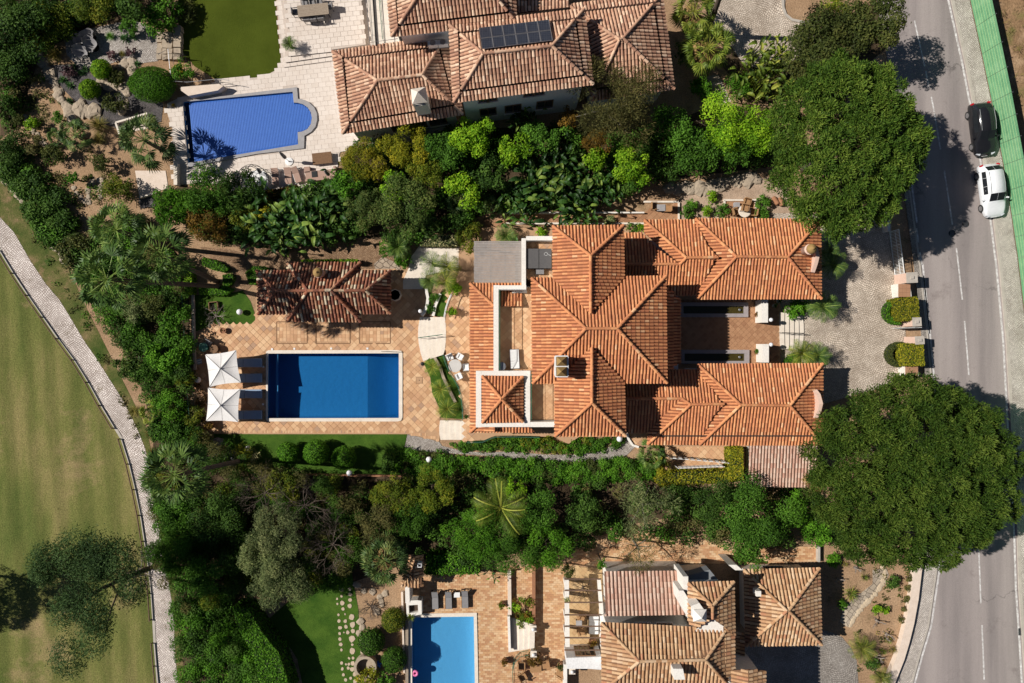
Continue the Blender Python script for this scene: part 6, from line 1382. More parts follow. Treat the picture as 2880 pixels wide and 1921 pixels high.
# corner sofa
c = W(A11(595, 40), .4); o = thing('corner_sofa', 'pink beige corner sofa beside the golden bamboo', 'sofa', (c.x, c.y, .08), .1)
for (x, y, w, d, h, z, n) in ((0, 0, 2.6, .8, .4, .2, 'seat'), (-1.1, .55, .5, .5, .4, .2, 'seat'), (0, -.42, 2.6, .18, .7, .35, 'backrest'), (1.25, .1, .18, 1.0, .55, .28, 'armrest')): MB().box((x, y, z), (w, d, h), 0, .97).build(n, PINKFAB, o, False, False)
MB().box((-.5, .1, .42), (.45, .5, .06)).build('side_tray', DARKM, o, False, False)
def square_umbrella(label, corners, apex, z, group):
    q = [W(p, z) for p in corners]; t = W(apex, z + .45); o = thing('parasol', label, 'umbrella', (t.x, t.y, .07), 0, group); mb = MB(); V = []; n = 6
    for k in range(4):   # four sagging sectors
        a, b = q[k], q[(k + 1) % 4]; base = len(mb.v); rows = []
        for i in range(n + 1):
            f = i / n; row = []
            for j in range(n + 1):
                g = j / n; e = a.lerp(b, g) + (t - a.lerp(b, g)) * .06 * math.sin(math.pi * g); p = t.lerp(e, f); p = p - Vector((0, 0, .10 * math.sin(math.pi * f) * (math.sin(math.pi * g) * .8 + .1))); row.append(p)
            rows.append(row)
        vs = [p for r in rows for p in r]; fs = [(i * (n + 1) + j, (i + 1) * (n + 1) + j, (i + 1) * (n + 1) + j + 1, i * (n + 1) + j + 1) for i in range(n) for j in range(n)]; mb.add(vs, fs)
    mb.build('canopy', CANVAS, o, True); MB().tube([(t.x, t.y, .07), (t.x, t.y, z + .55)], .035, 8).build('pole', STEEL, o); MB().box((t.x, t.y, .13), (.7, .7, .1)).build('base', CONC, o)
    for k in range(4):
        MB().tube([t + Vector((0, 0, .025)), t.lerp(q[k], .5) + Vector((0, 0, .015)), q[k] + Vector((0, 0, .015))], .012, 4).build('rib', GREYFAB, o)
        m = q[k].lerp(q[(k + 1) % 4], .5) + (t - q[k].lerp(q[(k + 1) % 4], .5)) * .06; MB().tube([t + Vector((0, 0, .02)), t.lerp(m, .5) - Vector((0, 0, .08)), m - Vector((0, 0, .0))], .008, 4).build('rib', GREYFAB, o)
    MB().lathe([(.07, 0), (.05, .06), (.01, .08)], t + Vector((0, 0, .01)), 8).build('finial', STEEL, o)
square_umbrella('square white parasol, upper of the pair beside the pool', M(A02, [(1885, 120), (2170, 80), (2215, 378), (1925, 418)]), A02(2022, 250), 1.95, 'white parasols by the pool')
square_umbrella('square white parasol, lower of the pair beside the pool', M(A02, [(1910, 425), (2208, 438), (2190, 742), (1893, 732)]), A02(2025, 588), 1.92, 'white parasols by the pool')
def closed_parasol(label, base, tip, z, mat):
    b = W(base, .07); t = W(tip, z); o = thing('closed_parasol', label, 'umbrella', b, 0, 'closed parasols'); h = z
    MB().lathe([(.34, 0), (.34, .07), (.06, .1), (.04, .3), (.01, .3)], n=18).build('base', WHITEP, o, False, False); d = (t - b); d.z = z
    MB().tube([(0, 0, .1), tuple(d)], .025, 6).build('pole', WHITEM, o, False, False); MB().tube([tuple(d * .38), tuple(d * .45), tuple(d * .8), tuple(d * 1.0)], [.03, .16, .13, .03], 8).build('folded_canopy', GREYFAB, o, False, False)
closed_parasol('closed grey parasol on a round white base beside the wooden bench', A10(305, 1485), A10(215, 1395), 2.6, GREYFAB)
closed_parasol('closed grey parasol standing behind the corner sofa', A11(690, 60), A11(630, 0), 2.4, GREYFAB)
closed_parasol('closed grey parasol with white base by the round gazebo', A11(60, 40), A10(10, 1545), 2.4, GREYFAB)
def table(label, c, w, l, h, rz, mat, leg, z0=.08, rnd=False, group=None, cat='table', name='table', planks=0):
    p = W(c, z0 + h); o = thing(name, label, cat, (p.x, p.y, z0), rz, group)
    if rnd: MB().lathe([(w, h - .03), (w, h), (w * .9, h + .01), (.01, h + .01)], n=24).build('table_top', mat, o, False, False); MB().lathe([(.28, 0), (.06, .05), (.05, h - .03)], n=10).build('pedestal', leg, o, False, False)
    else:
        if planks:
            for k in range(planks): MB().box((0, (k - (planks - 1) / 2) * l / planks, h - .02), (w, l / planks * .95, .04)).build('plank', mat, o, False, False)
        else: MB().box((0, 0, h - .02), (w, l, .04)).build('table_top', mat, o, False, False)
        for x in (-1, 1):
            for y in (-1, 1): MB().box((x * (w / 2 - .07), y * (l / 2 - .07), (h - .04) / 2), (.06, .06, h - .04)).build('leg', leg, o, False, False)
    return o
def chair(label, c, rz, mat, frame, group, z0=.08, w=.52, back=.42, name='chair', arms=True, d=.5):
    p = W(c, z0 + .4); o = thing(name, label, 'chair', (p.x, p.y, z0), rz, group)   # faces +y, back at -y
    MB().box((0, 0, .42), (w, d, .06), 0, .96).build('seat', mat, o, False, False); MB().box((0, -d / 2, .42 + back / 2 + .05), (w, .06, back), 0, .95).build('backrest', mat, o, False, False)
    for x in (-1, 1):
        for y in (-1, 1): MB().box((x * (w / 2 - .03), y * (d / 2 - .03), .2), (.04, .04, .4)).build('leg', frame, o, False, False)
        if arms: MB().box((x * w / 2, -.02, .64), (.05, d, .04)).build('armrest', frame, o, False, False)
    return o
# upper villa dining set
table('long pale wooden dining table on the upper patio', A10(523, 90), 2.55, .95, .75, math.radians(6), WOODG, DARKM, .42, planks=7)
for i, (x, y, r) in enumerate(((515, 15, 180), (582, 10, 180), (450, 28, 180), (470, 175, 0), (530, 172, 0), (600, 162, 0), (365, 112, -90), (678, 62, 90))):
    chair(['metal dining chair at the top side of the patio table, middle', 'metal dining chair at the top side of the patio table, right', 'metal dining chair at the top side of the patio table, left', 'metal dining chair at the lower side of the patio table, left', 'metal dining chair at the lower side of the patio table, middle', 'metal dining chair at the lower side of the patio table, right', 'metal dining chair at the left end of the patio table', 'metal dining chair at the right end of the patio table'][i], A10(x, y), math.radians(r + 6), GREYFAB, DARKM, 'patio dining chairs', .42)
table('low brown slatted bench table beside the closed parasol', A10(606, 1452), 1.62, .95, .42, math.radians(6), WOODB, WOODB, .085, planks=9, name='bench_table')
table('white round table on the patio between house and planter', A12(1828, 225), .54, .54, .72, 0, pm('grey_top', (.55, .53, .50), (.48, .46, .43), 3, .6), WHITEM, HG, True)
for i, (x, y, r) in enumerate(((1780, 145, 205), (1872, 142, 150), (1925, 238, 95), (1862, 318, 25))):
    chair(['white armchair left above the round patio table', 'white armchair right above the round patio table', 'white armchair to the right of the round patio table', 'white armchair below the round patio table'][i], A12(x, y), math.radians(r), WHITEP, GREYFAB, 'white chairs round the patio table', HG, .56)
table('round steel table with three spokes on the roof terrace', A12(2258, 230), .33, .33, .6, 0, STEEL, STEEL, 3.66, True)
# tables beside the parasols
table('round green metal table by the left fence of the terrace', A02(1865, 55), .38, .38, .72, 0, pm('green_table', (.10, .26, .19), (.13, .32, .23), 5, .5), GREENM, .07, True)
table('round brown lattice table next to the green one', A02(1963, 70), .36, .36, .6, 0, WOODB, WOODB, .07, True)
for i, (x, y, r, lb) in enumerate(((1915, 15, 150, 'dark garden chair above the round green table'), (1800, 20, 220, 'dark garden chair against the fence by the green table'))): chair(lb, A02(x, y), math.radians(r), GREYFAB, DARKM, 'garden chairs by the green table', .07)
c = W(A02(1830, 185), .5); o = thing('folding_chair', 'small blue and white folding chair by the terrace fence', 'chair', (c.x, c.y, .07), .3)
for k in range(5): MB().box((0, (k - 2) * .09, .42), (.4, .08, .02)).build('strap', [BLUEFAB, WHITEP][k % 2], o, False, False)
for x in (-1, 1): MB().tube([(x * .2, -.2, 0), (x * .2, .22, .45)], .012, 4).build('leg', STEEL, o, False, False); MB().tube([(x * .2, .2, 0), (x * .2, -.24, .8)], .012, 4).build('leg', STEEL, o, False, False)
# upper side-garden furniture
c = W(A21(2137, 370), .9); table('round pale garden table on the small tiled terrace', A21(2137, 370), .52, .52, .72, 0, WSTONE, WOODB, .08, True)
for i, (x, y, r) in enumerate(((2155, 290, 165), (2050, 375, -75), (2137, 345, 170), (2215, 385, 80))): chair(['wicker chair above the pale round garden table', 'wicker chair left of the pale round garden table', 'wicker chair tipped onto the pale round garden table', 'wicker chair right of the pale round garden table'][i], A21(x, y), math.radians(r), WICKER, WICKER, 'wicker chairs in the side garden', .08 if i != 2 else .82, .58)
c = W(A21(2055, 320), .1); tag(MB().box(c + Vector((0, 0, .2)), (.46, .42, .4), 0, .96).build('storage_box', GREYSTONE), 'dark grey box beside the wicker chairs', 'box')
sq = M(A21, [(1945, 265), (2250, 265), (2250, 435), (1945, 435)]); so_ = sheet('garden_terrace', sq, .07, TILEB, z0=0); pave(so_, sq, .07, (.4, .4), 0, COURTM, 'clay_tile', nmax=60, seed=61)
for l, lb in ((M(A21, [(1945, 270), (2252, 270)]), 'white kerb above the wicker chair terrace'), (M(A21, [(1953, 275), (1953, 330)]), 'white kerb left of the wicker chair terrace'), (M(A21, [(2240, 275), (2240, 435)]), 'white kerb right of the wicker chair terrace'), (M(A21, [(1210, 285), (1530, 285)]), 'white kerb above the shaded chairs'), (M(A21, [(1533, 290), (1533, 450)]), 'white kerb right of the shaded chairs')): tag(MB().prism(WP(strip(l, 5), .2), 0, .2).build('kerb', WSTONE), lb, 'kerb')
table('small grey table between the shaded wicker chairs', A21(1370, 340), .7, .55, .5, 0, GREYSTONE, DARKM, .08)
for i, (x, y, r) in enumerate(((1305, 325, -90), (1430, 345, 90))): chair(['wicker chair in the shade left of the small grey table', 'wicker chair in the shade right of the small grey table'][i], A21(x, y), math.radians(r), WICKER, WICKER, 'shaded wicker chairs', .08, .6)
# lower villa furniture
for i, (x, y, r) in enumerate(((90, 1410, -90), (100, 1510, -60), (310, 1400, 100), (440, 1480, 60))): chair(['wicker armchair left of the lower brick terrace table', 'wicker armchair at the bottom left of the lower brick terrace', 'wicker armchair right of the lower brick terrace table', 'wicker armchair beside the white wall at the bottom edge'][i], A23(x, y), math.radians(r), WICKER, WICKER, 'wicker armchairs on the brick terrace', .06, .7, d=.6)
table('low brown wicker table on the lower brick terrace', A23(218, 1440), .95, .6, .42, 0, WICKER, WICKER, .06)
chair('round wicker chair under the pergola beside the white daybed', A23(635, 1100), math.radians(200), WICKER, WICKER, None, .07, .62, d=.55); chair('wicker chair under the pergola near the grey table', A23(640, 965), math.radians(160), WICKER, WICKER, None, .07, .55)
lounger('white daybed under the lower villa pergola', A23(750, 1120), A23(750, 950), .85, WHITEP, WOODB, None, .15); table('small grey glass table under the pergola', A23(615, 1025), .5, .5, .5, 0, GREYSTONE, DARKM, .07)
c = W(A13(1845, 762), .4); table('small white side table between two dark loungers', A13(1845, 762), .5, .42, .38, 0, WHITEP, WHITEM, .065)
# egg chairs on the gravel court
for i, (x, y, r, s) in enumerate(((825, 405, .2, 1), (735, 470, 1.2, .95), (800, 318, 2.2, .9), (722, 365, -2.3, .85))):
    p = W(A00(x, y), .7); o = thing('egg_chair', ['grey covered egg chair, largest of the group on the white gravel', 'grey covered egg chair, lower left of the group on the white gravel', 'grey covered egg chair, top of the group on the white gravel', 'grey covered egg chair, left of the group in the palm shadow'][i], 'chair', (p.x, p.y, .03), r, 'covered egg chairs')
    mb = MB(); n = 9; vs = []; fs = []
    for k in range(n + 1):
        t = k / n; w = .58 * math.sin(math.pi * min(1, t * .92 + .06)) ** .7 * s; yy = (t - .5) * 1.25 * s; z = .35 + .75 * (abs(t - .35)) ** 1.3
        for j in range(7): g = (j / 6 - .5) * 2; vs.append((g * w, yy, z + .28 * g * g + .05 * math.sin(6 * g + k)))
    for k in range(n):
        for j in range(6): fs.append((k * 7 + j, k * 7 + j + 1, (k + 1) * 7 + j + 1, (k + 1) * 7 + j))
    mb.add(vs, fs).build('cover', GREYFAB, o, True, False); MB().lathe([(.4, 0), (.38, .04), (.06, .07), (.05, .4)], n=12).build('stand', DARKM, o, False, False)
# round metal gazebo
p = W((716, 510), .8); o = thing('round_gazebo', 'round open metal cage gazebo on a white platform', 'gazebo', (p.x, p.y, .06)); R = 1.25
MB().lathe([(R * 1.05, 0), (R * 1.05, .08), (.01, .08)], n=28).build('platform', WSTONE, o, False, False)
for k in range(8): a = 6.283 * k / 8; MB().tube([(math.cos(a) * R, math.sin(a) * R, .08), (math.cos(a) * R, math.sin(a) * R, 1.4), (math.cos(a) * R * .75, math.sin(a) * R * .75, 2.05), (0, 0, 2.35)], .025, 5).build('rib', DARKM, o, False, False)
for z, r in ((.9, 1), (1.4, 1), (2.05, .75), (2.25, .38)): MB().tube([(math.cos(6.283 * k / 24) * R * r, math.sin(6.283 * k / 24) * R * r, z) for k in range(25)], .02, 4, False).build('ring', DARKM, o, False, False)
MB().lathe([(R * .8, .08), (R * .8, .4), (R * .7, .44), (.01, .44)], n=20).build('daybed', WHITEP, o, False, False)
# globe lamps
for i, (p, z, lb) in enumerate(((A01(2200, 1297), .45, 'white globe lamp on the small lawn by the pool house'), (A02(2280, 985), .5, 'white globe lamp on the lawn beside the rock heap'), (A02(1818, 355), .6, 'white globe lamp by the fence left of the parasols'), (A12(1588, 1085), .7, 'white globe lamp in the hedge below the pebble path'), (A12(858, 1210), .6, 'white globe lamp on the wall behind the round shrubs'), (A22(988, 897), .7, 'white globe lamp in the bed below the house corner'), (A31(28, 1370), 1.9, 'white globe lamp on the wall above the courtyard steps'), (A32(28, 30), 1.9, 'white globe lamp on the wall below the courtyard steps'), (A11(1508, 1290), 1.0, 'lantern post at the upper end of the broad pool steps'), (A12(1530, 207), 1.0, 'dark globe post at the lower end of the broad pool steps'))):
    c = W(p, z); o = thing('globe_lamp', lb, 'lamp', (c.x, c.y, 0), 0, 'garden globe lamps'); r = .25 if i < 6 else .17
    MB().ball((0, 0, z), r, 12).build('globe', GLOBEM if i != 9 else DARKM, o, True, False); MB().lathe([(.1, 0), (.1, .03), (.035, .05), (.035, z - r * .9), (.09, z - r * .85)], n=10).build('post', DARKM if i < 6 else STUCCO, o, False, False)
# pots
def pot(label, c, r, h, z0, plant='agave', col='broad', mat=None, pr=None, group='clay pots'):
    p = W(c, z0 + h); o = thing('plant_pot', label, 'pot', (p.x, p.y, z0), 0, group); MB().lathe([(r * .65, 0), (r, h * .85), (r * 1.1, h * .87), (r * 1.1, h), (r * .9, h), (r * .85, h * .8), (.01, h * .8)], n=16).build('pot', mat or TERRAPOT, o, False, False)
    R = pr or r * 1.3; me = crown_mesh('small', .4, .9, 1) if plant == 'leafy' else proto(('spk', 40, 1, (.1, 1.4), .05, .3), lambda: spike_mesh(40, 1.0, .05, 1, .1, 1.4, .3)); k = R / .4 if plant == 'leafy' else R
    leafobj('foliage', me, LM[col], o, (0, 0, h + (R * .5 if plant == 'leafy' else 0)), r * 40, (k, k, k))
pot('clay pot with a small plant by the upper courtyard pond', A21(2250, 1325), .2, .4, HG, 'leafy', 'rust'); pot('clay pot with a clipped ball by the lower courtyard pond', A22(2245, 97), .2, .4, HG, 'leafy', 'broad')
pot('clay bowl on the corner of the pool terrace near the lawn', A01(2045, 1468), .24, .35, .07, 'leafy', 'rust', pr=.1); pot('big clay pot with a leafy bush on the house patio', A11(1800, 1290), .3, .5, HG, 'leafy', 'lime', pr=.45)
pot('clay pot with a dark bush on the brick terrace near the loungers', A13(2258, 850), .26, .45, .065, 'leafy', 'mixgold'); pot('clay pot with a dark bush on the brick terrace near the steps', A13(2285, 1372), .26, .45, .065, 'leafy', 'rust'); pot('clay pot beside the white wall at the bottom of the brick terrace', A23(445, 1410), .27, .45, .065, 'leafy', 'brownd'); pot('round clay pot under the pergola beams', A23(740, 1190), .3, .4, .07, 'leafy', 'rust')
pot('clay pot with yellow green shrub at the lower edge of the parasols', A02(1930, 770), .3, .45, .07, 'leafy', 'rust'); pot('dark pot by the green rail end near the lower steps', A12(1928, 690), .16, .35, HG, 'leafy', 'dark')
pot('pale urn on the wall corner above the courtyard steps', A31(98, 1198), .16, .35, HG, 'leafy', 'dark', WSTONE); pot('pale urn near the wing corner above the courtyard steps', A31(60, 1240), .16, .35, HG, 'leafy', 'dark', WSTONE)
for i, (x, y, rz) in enumerate(((68, 275, .5), (120, 285, .2))):
    p = W(A31(x, y), .2); o = tag(MB().lathe([(.17, -.35), (.2, -.2), (.2, .3), (.16, .38)], n=12).build('clay_jar', TERRAPOT), ['fallen clay jar in the sandy bed, left of the pair', 'fallen clay jar in the sandy bed, right of the pair'][i], 'jar', 'fallen clay jars'); o.location = (p.x, p.y, .2); o.rotation_euler = (1.35, 0, rz)
# wooden planter frame, well, floats, washing lines, cactus shadowers
c = W(A01(1958, 1245), .3); o = thing('wooden_planter', 'square wooden planter frame at the bare shrub on the small lawn', 'planter', (c.x, c.y, .03), .1)
for k in range(4): a = k * math.pi / 2; MB().box((math.cos(a) * .36, math.sin(a) * .36, .15), (.06 if k % 2 == 0 else .78, .78 if k % 2 == 0 else .06, .3)).build('board', WOODB, o, False, False)
c = W(A13(1005, 1420), .5); o = thing('round_well', 'round stone ring wall on the lower lawn', 'well', (c.x, c.y, 0)); MB().lathe([(.95, 0), (.95, .7), (.72, .7), (.72, .05), (.01, .05)], n=22).build('ring', ROCK, o, False, False)
p = W(A13(1462, 1482), .02); o = tag(MB().lathe([(.18 + .1 * math.cos(a), .1 * math.sin(a)) for a in [i * .5236 for i in range(12, -1, -1)]], (0, 0, 0), 18).build('swim_ring', pm('pink_float', (.75, .14, .35), (.8, .25, .45), 8, .4), None, True), 'pink inflatable swim ring floating in the light blue pool', 'pool float'); o.location = (p.x, p.y, .0)
p = W(A13(1118, 1405), .3); o = thing('toy_figure', 'bright blue star shaped toy on the grass by the stone ring', 'toy', (p.x, p.y, .1)); mb = MB()
for k in range(5): a = 6.283 * k / 5 + .3; MB().tube([(0, 0, .1), (math.cos(a) * .3, math.sin(a) * .3, .1)], [.09, .06], 6).build('arm', pm('blue_plastic', (.01, .12, .65), (.02, .16, .7), 6, .4), o, False, False)
o = thing('clothes_line', 'white washing hung on two lines in the service yard', 'clothes line', W(A22(1750, 1130), .1)); cl = CANVAS
for (a, b, n) in (((1460, 1075), (1990, 1120), 9), ((1530, 1168), (1950, 1152), 11)):
    A_, B_ = W(A22(*a), 1.7), W(A22(*b), 1.7); MB().tube([A_, B_], .012, 4).build('line', WHITEM, o)
    for q in (A_, B_): MB().tube([(q.x, q.y, .1), (q.x, q.y, 1.75)], .03, 6).build('post', WHITEM, o)
    for k in range(n):
        q = A_.lerp(B_, (k + .6) / (n + .4)); d = (B_ - A_).normalized() * .14; s = random.uniform(-.06, .06)
        MB().add([q - d, q + d, q + d + Vector((s, .05 + s, -.5)), q - d + Vector((-s, .03, -.55)), q - d + Vector((0, .05, 0)), q + d + Vector((0, .05, 0)), q + d + Vector((s, .12, -.45)), q - d + Vector((0, .1, -.5))], [(0, 1, 2, 3), (4, 5, 6, 7), (0, 4, 5, 1)]).build('cloth', cl, o)
o = thing('railing', 'green and dark metal fence at the left edge of the pool terrace', 'fence', W(A01(1740, 1400))); rail(o, M(A01, [(1722, 1140), (1740, 1350), (1748, 1567)]) + M(A02, [(1752, 130), (1768, 400), (1785, 620), (1810, 830)]), .05, 1.15, GREENM, r=.018, step=.11)
tag(MB().prism(WP(strip(M(A01, [(1768, 1140), (1775, 1567)]) + M(A02, [(1790, 260)]), 7), .25), 0, .25).build('kerb_wall', CREAM), 'low pale kerb inside the terrace fence', 'kerb')
tag(MB().prism(WP(strip(M(A12, [(20, 1238), (560, 1228), (1370, 1240)]), 5), .4), 0, .4).build('garden_wall', TERRAPOT), 'thin brick edge behind the round shrubs of the lower lawn', 'wall')
# iron trellis on the lower terrace
o = thing('iron_trellis', 'green wrought iron rail round the lower brick terrace steps', 'railing', W(A23(60, 1350))); rail(o, M(A23, [(10, 1567), (5, 1420), (20, 1340), (70, 1285), (150, 1265)]), .1, 1.1, GREENM, step=.14)
tag(MB().prism(WP(strip(M(A22, [(2140, 960), (2140, 1180)]), 20), .1), 0, .1).build('paving_strip', TILEB), 'shaded tiled strip beside the carport roof', 'paving')

# ================================================================ parked cars
def car(label, cpx, head, paint, name='parked_car'):
    c = W(cpx, .7); d = W((cpx[0] + head[0], cpx[1] + head[1])) - W(cpx); rz = math.atan2(d.y, d.x) - math.pi / 2   # front towards +y
    o = thing(name, label, 'car', (c.x, c.y, .03), rz)
    st = [(-2.18, .62, .55, .62, .62, 0), (-2.12, .76, .78, .8, .62, 0), (-1.95, .83, .88, 1.05, .60, .5), (-1.55, .88, .93, 1.38, .60, 1), (-1.0, .90, .94, 1.46, .62, 1), (-.3, .905, .93, 1.47, .63, 1), (.35, .905, .92, 1.40, .62, 1), (.95, .90, .90, 1.06, .62, .4), (1.15, .90, .88, .95, .60, 0), (1.6, .87, .80, .86, .55, 0), (2.0, .78, .70, .74, .45, 0), (2.17, .62, .56, .6, .36, 0), (2.22, .5, .5, .52, .3, 0)]
    V, Fs = [], []; m = 13
    for y, w, belt, top, rw, g in st:
        half = [(w * .9, .2), (w, .36), (w * 1.0, .6 if belt > .6 else belt * .8), (w * .975, belt), (rw * 1.04 + (w - rw) * .15, belt + (top - belt) * .55 + .0), (rw, top - .02), (0, top + .02)]
        if top - belt < .12: half[4] = (w * .8, belt + (top - belt) * .6); half[5] = (w * .55, top - .005); half[6] = (0, top + .01)
        ring = [(x, y, z) for x, z in half] + [(-x, y, z) for x, z in half[:-1][::-1]]; V += ring
    for i in range(len(st) - 1):
        for k in range(m - 1): Fs.append((i * m + k, i * m + k + 1, (i + 1) * m + k + 1, (i + 1) * m + k))
        Fs.append((i * m + m - 1, i * m, (i + 1) * m, (i + 1) * m + m - 1))
    Fs += [tuple(range(m)), tuple(range((len(st) - 1) * m, len(st) * m))[::-1]]
    body = MB().add(V, [f[::-1] for f in Fs]).build('body', paint, o, True, False)
    def ringpt(i, k): return Vector(V[i * m + k])
    def patch(name_, quads, mat, off=.012):
        mb = MB()
        for q in quads:
            n = (q[1] - q[0]).cross(q[2] - q[0])
            n = n.normalized() if n.length > 0 else Vector((0, 0, 1)); cc = sum(q, Vector((0, 0, 0))) / 4
            if n.dot(cc - Vector((0, cc.y, .6))) < 0: n = -n
            mb.quad(*[p.lerp(cc, .03) + n * off for p in q])
        return mb.build(name_, mat, o, False, False)
    gl = pm('car_glass', (.012, .014, .017), (.016, .018, .02), 2, .2, spec=.15)
    patch('windscreen', [(ringpt(6, k), ringpt(6, k + 1), ringpt(7, k + 1), ringpt(7, k)) for k in (5, 6)], gl); patch('rear_window', [(ringpt(2, k), ringpt(2, k + 1), ringpt(3, k + 1), ringpt(3, k)) for k in (5, 6)], gl)
    for a, b in ((3, 4), (8, 9)):
        k0 = a
        for i in (3, 4, 5): patch('side_window', [(ringpt(i, a), ringpt(i, b), ringpt(i + 1, b), ringpt(i + 1, a))], gl)
        for i in (3, 4, 5): patch('side_window', [(ringpt(i, a + 1), ringpt(i, b + 1), ringpt(i + 1, b + 1), ringpt(i + 1, a + 1))], gl, .011) if a == 3 and False else None
    for s in (-1, 1):
        MB().box((s * .60, 2.05, .62), (.3, .22, .12), s * -.5).build('headlight', pm('lamp_glass', (.6, .62, .65), (.5, .52, .55), 5, .1), o, False, False); MB().box((s * .70, -2.08, .78), (.22, .16, .16), s * .35).build('tail_light', pm('red_lamp', (.5, .01, .02), (.4, .01, .02), 5, .2), o, False, False)
        mi = MB().box((s * 1.0, .78, .95), (.2, .12, .13), s * .25).build('mirror', paint, o, False, False)
        MB().tube([(s * .585, -1.45, 1.455), (s * .6, -.4, 1.51), (s * .59, .3, 1.44)], .018, 5).build('roof_rail', STEEL, o, False, False)
        for y in (-1.32, 1.36):
            wh = MB().tube([(s * .74, y, .32), (s * .915, y, .32)], .32, 18).build('wheel', pm('tyre', (.02, .02, .02), (.028, .028, .028), 8, .9), o, False, False)
            mb = MB().tube([(s * .90, y, .32), (s * .925, y, .32)], .21, 14)
            mb.build('rim', STEEL, wh, False, False)
    MB().box((0, -2.2, .5), (.5, .02, .11)).build('number_plate', WHITEP, o, False, False); MB().box((0, 2.24, .42), (.5, .02, .11)).build('number_plate', WHITEP, o, False, False)
    return o
car('glossy black hatchback parked half on the far pavement', (2764, 362), (60, 485), pm('black_paint', (.012, .012, .014), (.016, .016, .018), 2, .12, spec=.6))
car('white hatchback parked half on the far pavement behind the black car', (2790, 535), (40, 300), pm('white_paint', (.78, .79, .80), (.74, .75, .76), 2, .2, spec=.5))
# ================================================================ trees and plants
def T(label, fx, fy, rf, h, kind, col, **kw): return tree('tree', label, 'tree', F(fx, fy), rf * 1.225, h, kind, col, **kw)
def B(label, fx, fy, rf, h, kind='broad', col='broad', **kw): return shrub(label, F(fx, fy), rf * 1.225, h, kind, col, **kw)
# the two umbrella pines by the road
tree('pine_tree', 'great umbrella pine with a broad bright crown above the cobbled drive', 'tree', (2377, 412), 232, 7.6, 'needle', 'pine', flat=.5, ell=(.96, 1.14), dens=1.9, bark=BARKG)
tree('pine_tree', 'huge umbrella pine overhanging the road, larger and lower of the two', 'tree', (2566, 1330), 296, 7.6, 'needle', 'pine', flat=.46, ell=(1.06, .96), dens=1.9, bark=BARKG)
# the leaning pine on the fairway and the trees left of the frame whose shadows cross the grass
tree('pine_tree', 'dark blue green pine leaning over the fairway by the path', 'tree', A03(800, 770), 158, 8.5, 'fine', 'pined', flat=.45, ell=(.94, 1.12), dens=1.25, base=A03(1440, 490))
tree('pine_tree', 'dark pine at the left edge of the fairway, upper of the two', 'tree', (-373, 1698), 100, 8.0, 'needle', 'pined', flat=.6, dens=.7)
tree('pine_tree', 'dark pine at the left edge of the fairway, lower of the two', 'tree', (-532, 1756), 105, 8.0, 'needle', 'pined', flat=.6, dens=.7)
bare_shrub('bare grey side branches of the leaning fairway pine', A03(1150, 620), 70, 5.0, 3, PALETWIG, 6, .35, 'branches', 'bare_branches', 3, r0=.05)
# top left corner
T('large dark tree filling the top left corner', 35, 55, 92, 1.8, 'broad', 'dark', flat=.5)
T('yellowish green tree in the top left corner beside the gravel court', 108, 66, 55, .9, 'small', 'mixgold', flat=.45)
T('broad tree at the top edge above the gravel court', 205, -4, 64, 1.1, 'small', 'mixgold', flat=.5)
T('dark tree at the left edge below the corner tree', 12, 150, 60, 1.1, 'broad', 'dark', flat=.5)
T('leafy bright tree at the upper left corner of the lawn', 375, 30, 52, 1.0, 'broad', 'hedge', flat=.55)
B('dark bush with reddish tips beside the lawn corner tree', 425, 30, 26, .5, 'broad', 'brownd', flat=.5); B('dark bush at the top edge left of the lawn corner tree', 300, 5, 40, 2.5, 'broad', 'dark')
B('rounded green shrub at the top rim of the gravel court', 297, 62, 22, .9, 'small', 'broad')
spiky('spiky palm lily among dark trees by the gravel court', A00(440, 280), 26, 'agave', 46, 1, name='yucca', wid=.035, stem=.5); spiky('spiky palm lily just below the other in the dark corner', A00(465, 330), 22, 'agave', 46, 2, name='yucca', wid=.035, stem=.3)
for i, (x, y, r, lb) in enumerate(((1150, 360, 20, 'blue green agave on the upper white gravel, left'), (1235, 345, 19, 'blue green agave on the upper white gravel, right'), (680, 620, 15, 'agave at the left of the white gravel edge'), (790, 640, 15, 'agave near the upper clipped ball'), (755, 675, 15, 'agave beside the small round stone'), (590, 740, 17, 'dark agave left of the lower clipped ball'), (650, 790, 16, 'dark agave nearest the lower clipped ball'), (650, 930, 15, 'agave below the lower clipped ball'), (1260, 590, 14, 'agave above the clipped dome, left'), (1215, 650, 14, 'agave at the upper left of the clipped dome'))):
    spiky(lb, A00(x, y), r, 'agave', 40, i, 'agaves in the gravel garden', wid=.085)
for i, (x, y, r, lb) in enumerate(((530, 510, 38, 'large feathery grass tuft on the left of the gravel court'), (1025, 340, 20, 'small green grass tuft in the middle of the gravel court'), (930, 1160, 40, 'large feathery grass tuft above the big fan palm'), (930, 1280, 30, 'grass tuft left of the big fan palm'), (1130, 500, 15, 'small grass tuft by the purple plants'), (860, 670, 12, 'tiny grass tuft between the clipped balls'))): spiky(lb, A00(x, y), r, 'straw' if i != 1 else 'hedge', 260, i, 'grass tufts in the gravel garden', name='grass_tuft', cat='grass', e=(.5, 1.5), wid=.012, arch=.6)
for i, (x, y, r, lb) in enumerate(((1030, 510, 14, 'purple flowering plant left on the white gravel'), (1200, 475, 14, 'purple flowering plant right on the white gravel'), (640, 660, 18, 'low purple heather on the grey gravel'))): shrub(lb, A00(x, y), r, .3, 'small', 'purple', name='flower_bush', cat='plant', group='purple plants')
shrub('round yellow green clipped ball, upper of the two', A00(935, 640), 27, .75, 'ball', 'lime', flat=.95, name='topiary_ball'); shrub('round yellow green clipped ball, lower of the two', A00(830, 825), 27.5, .75, 'ball', 'lime', flat=.95, name='topiary_ball')
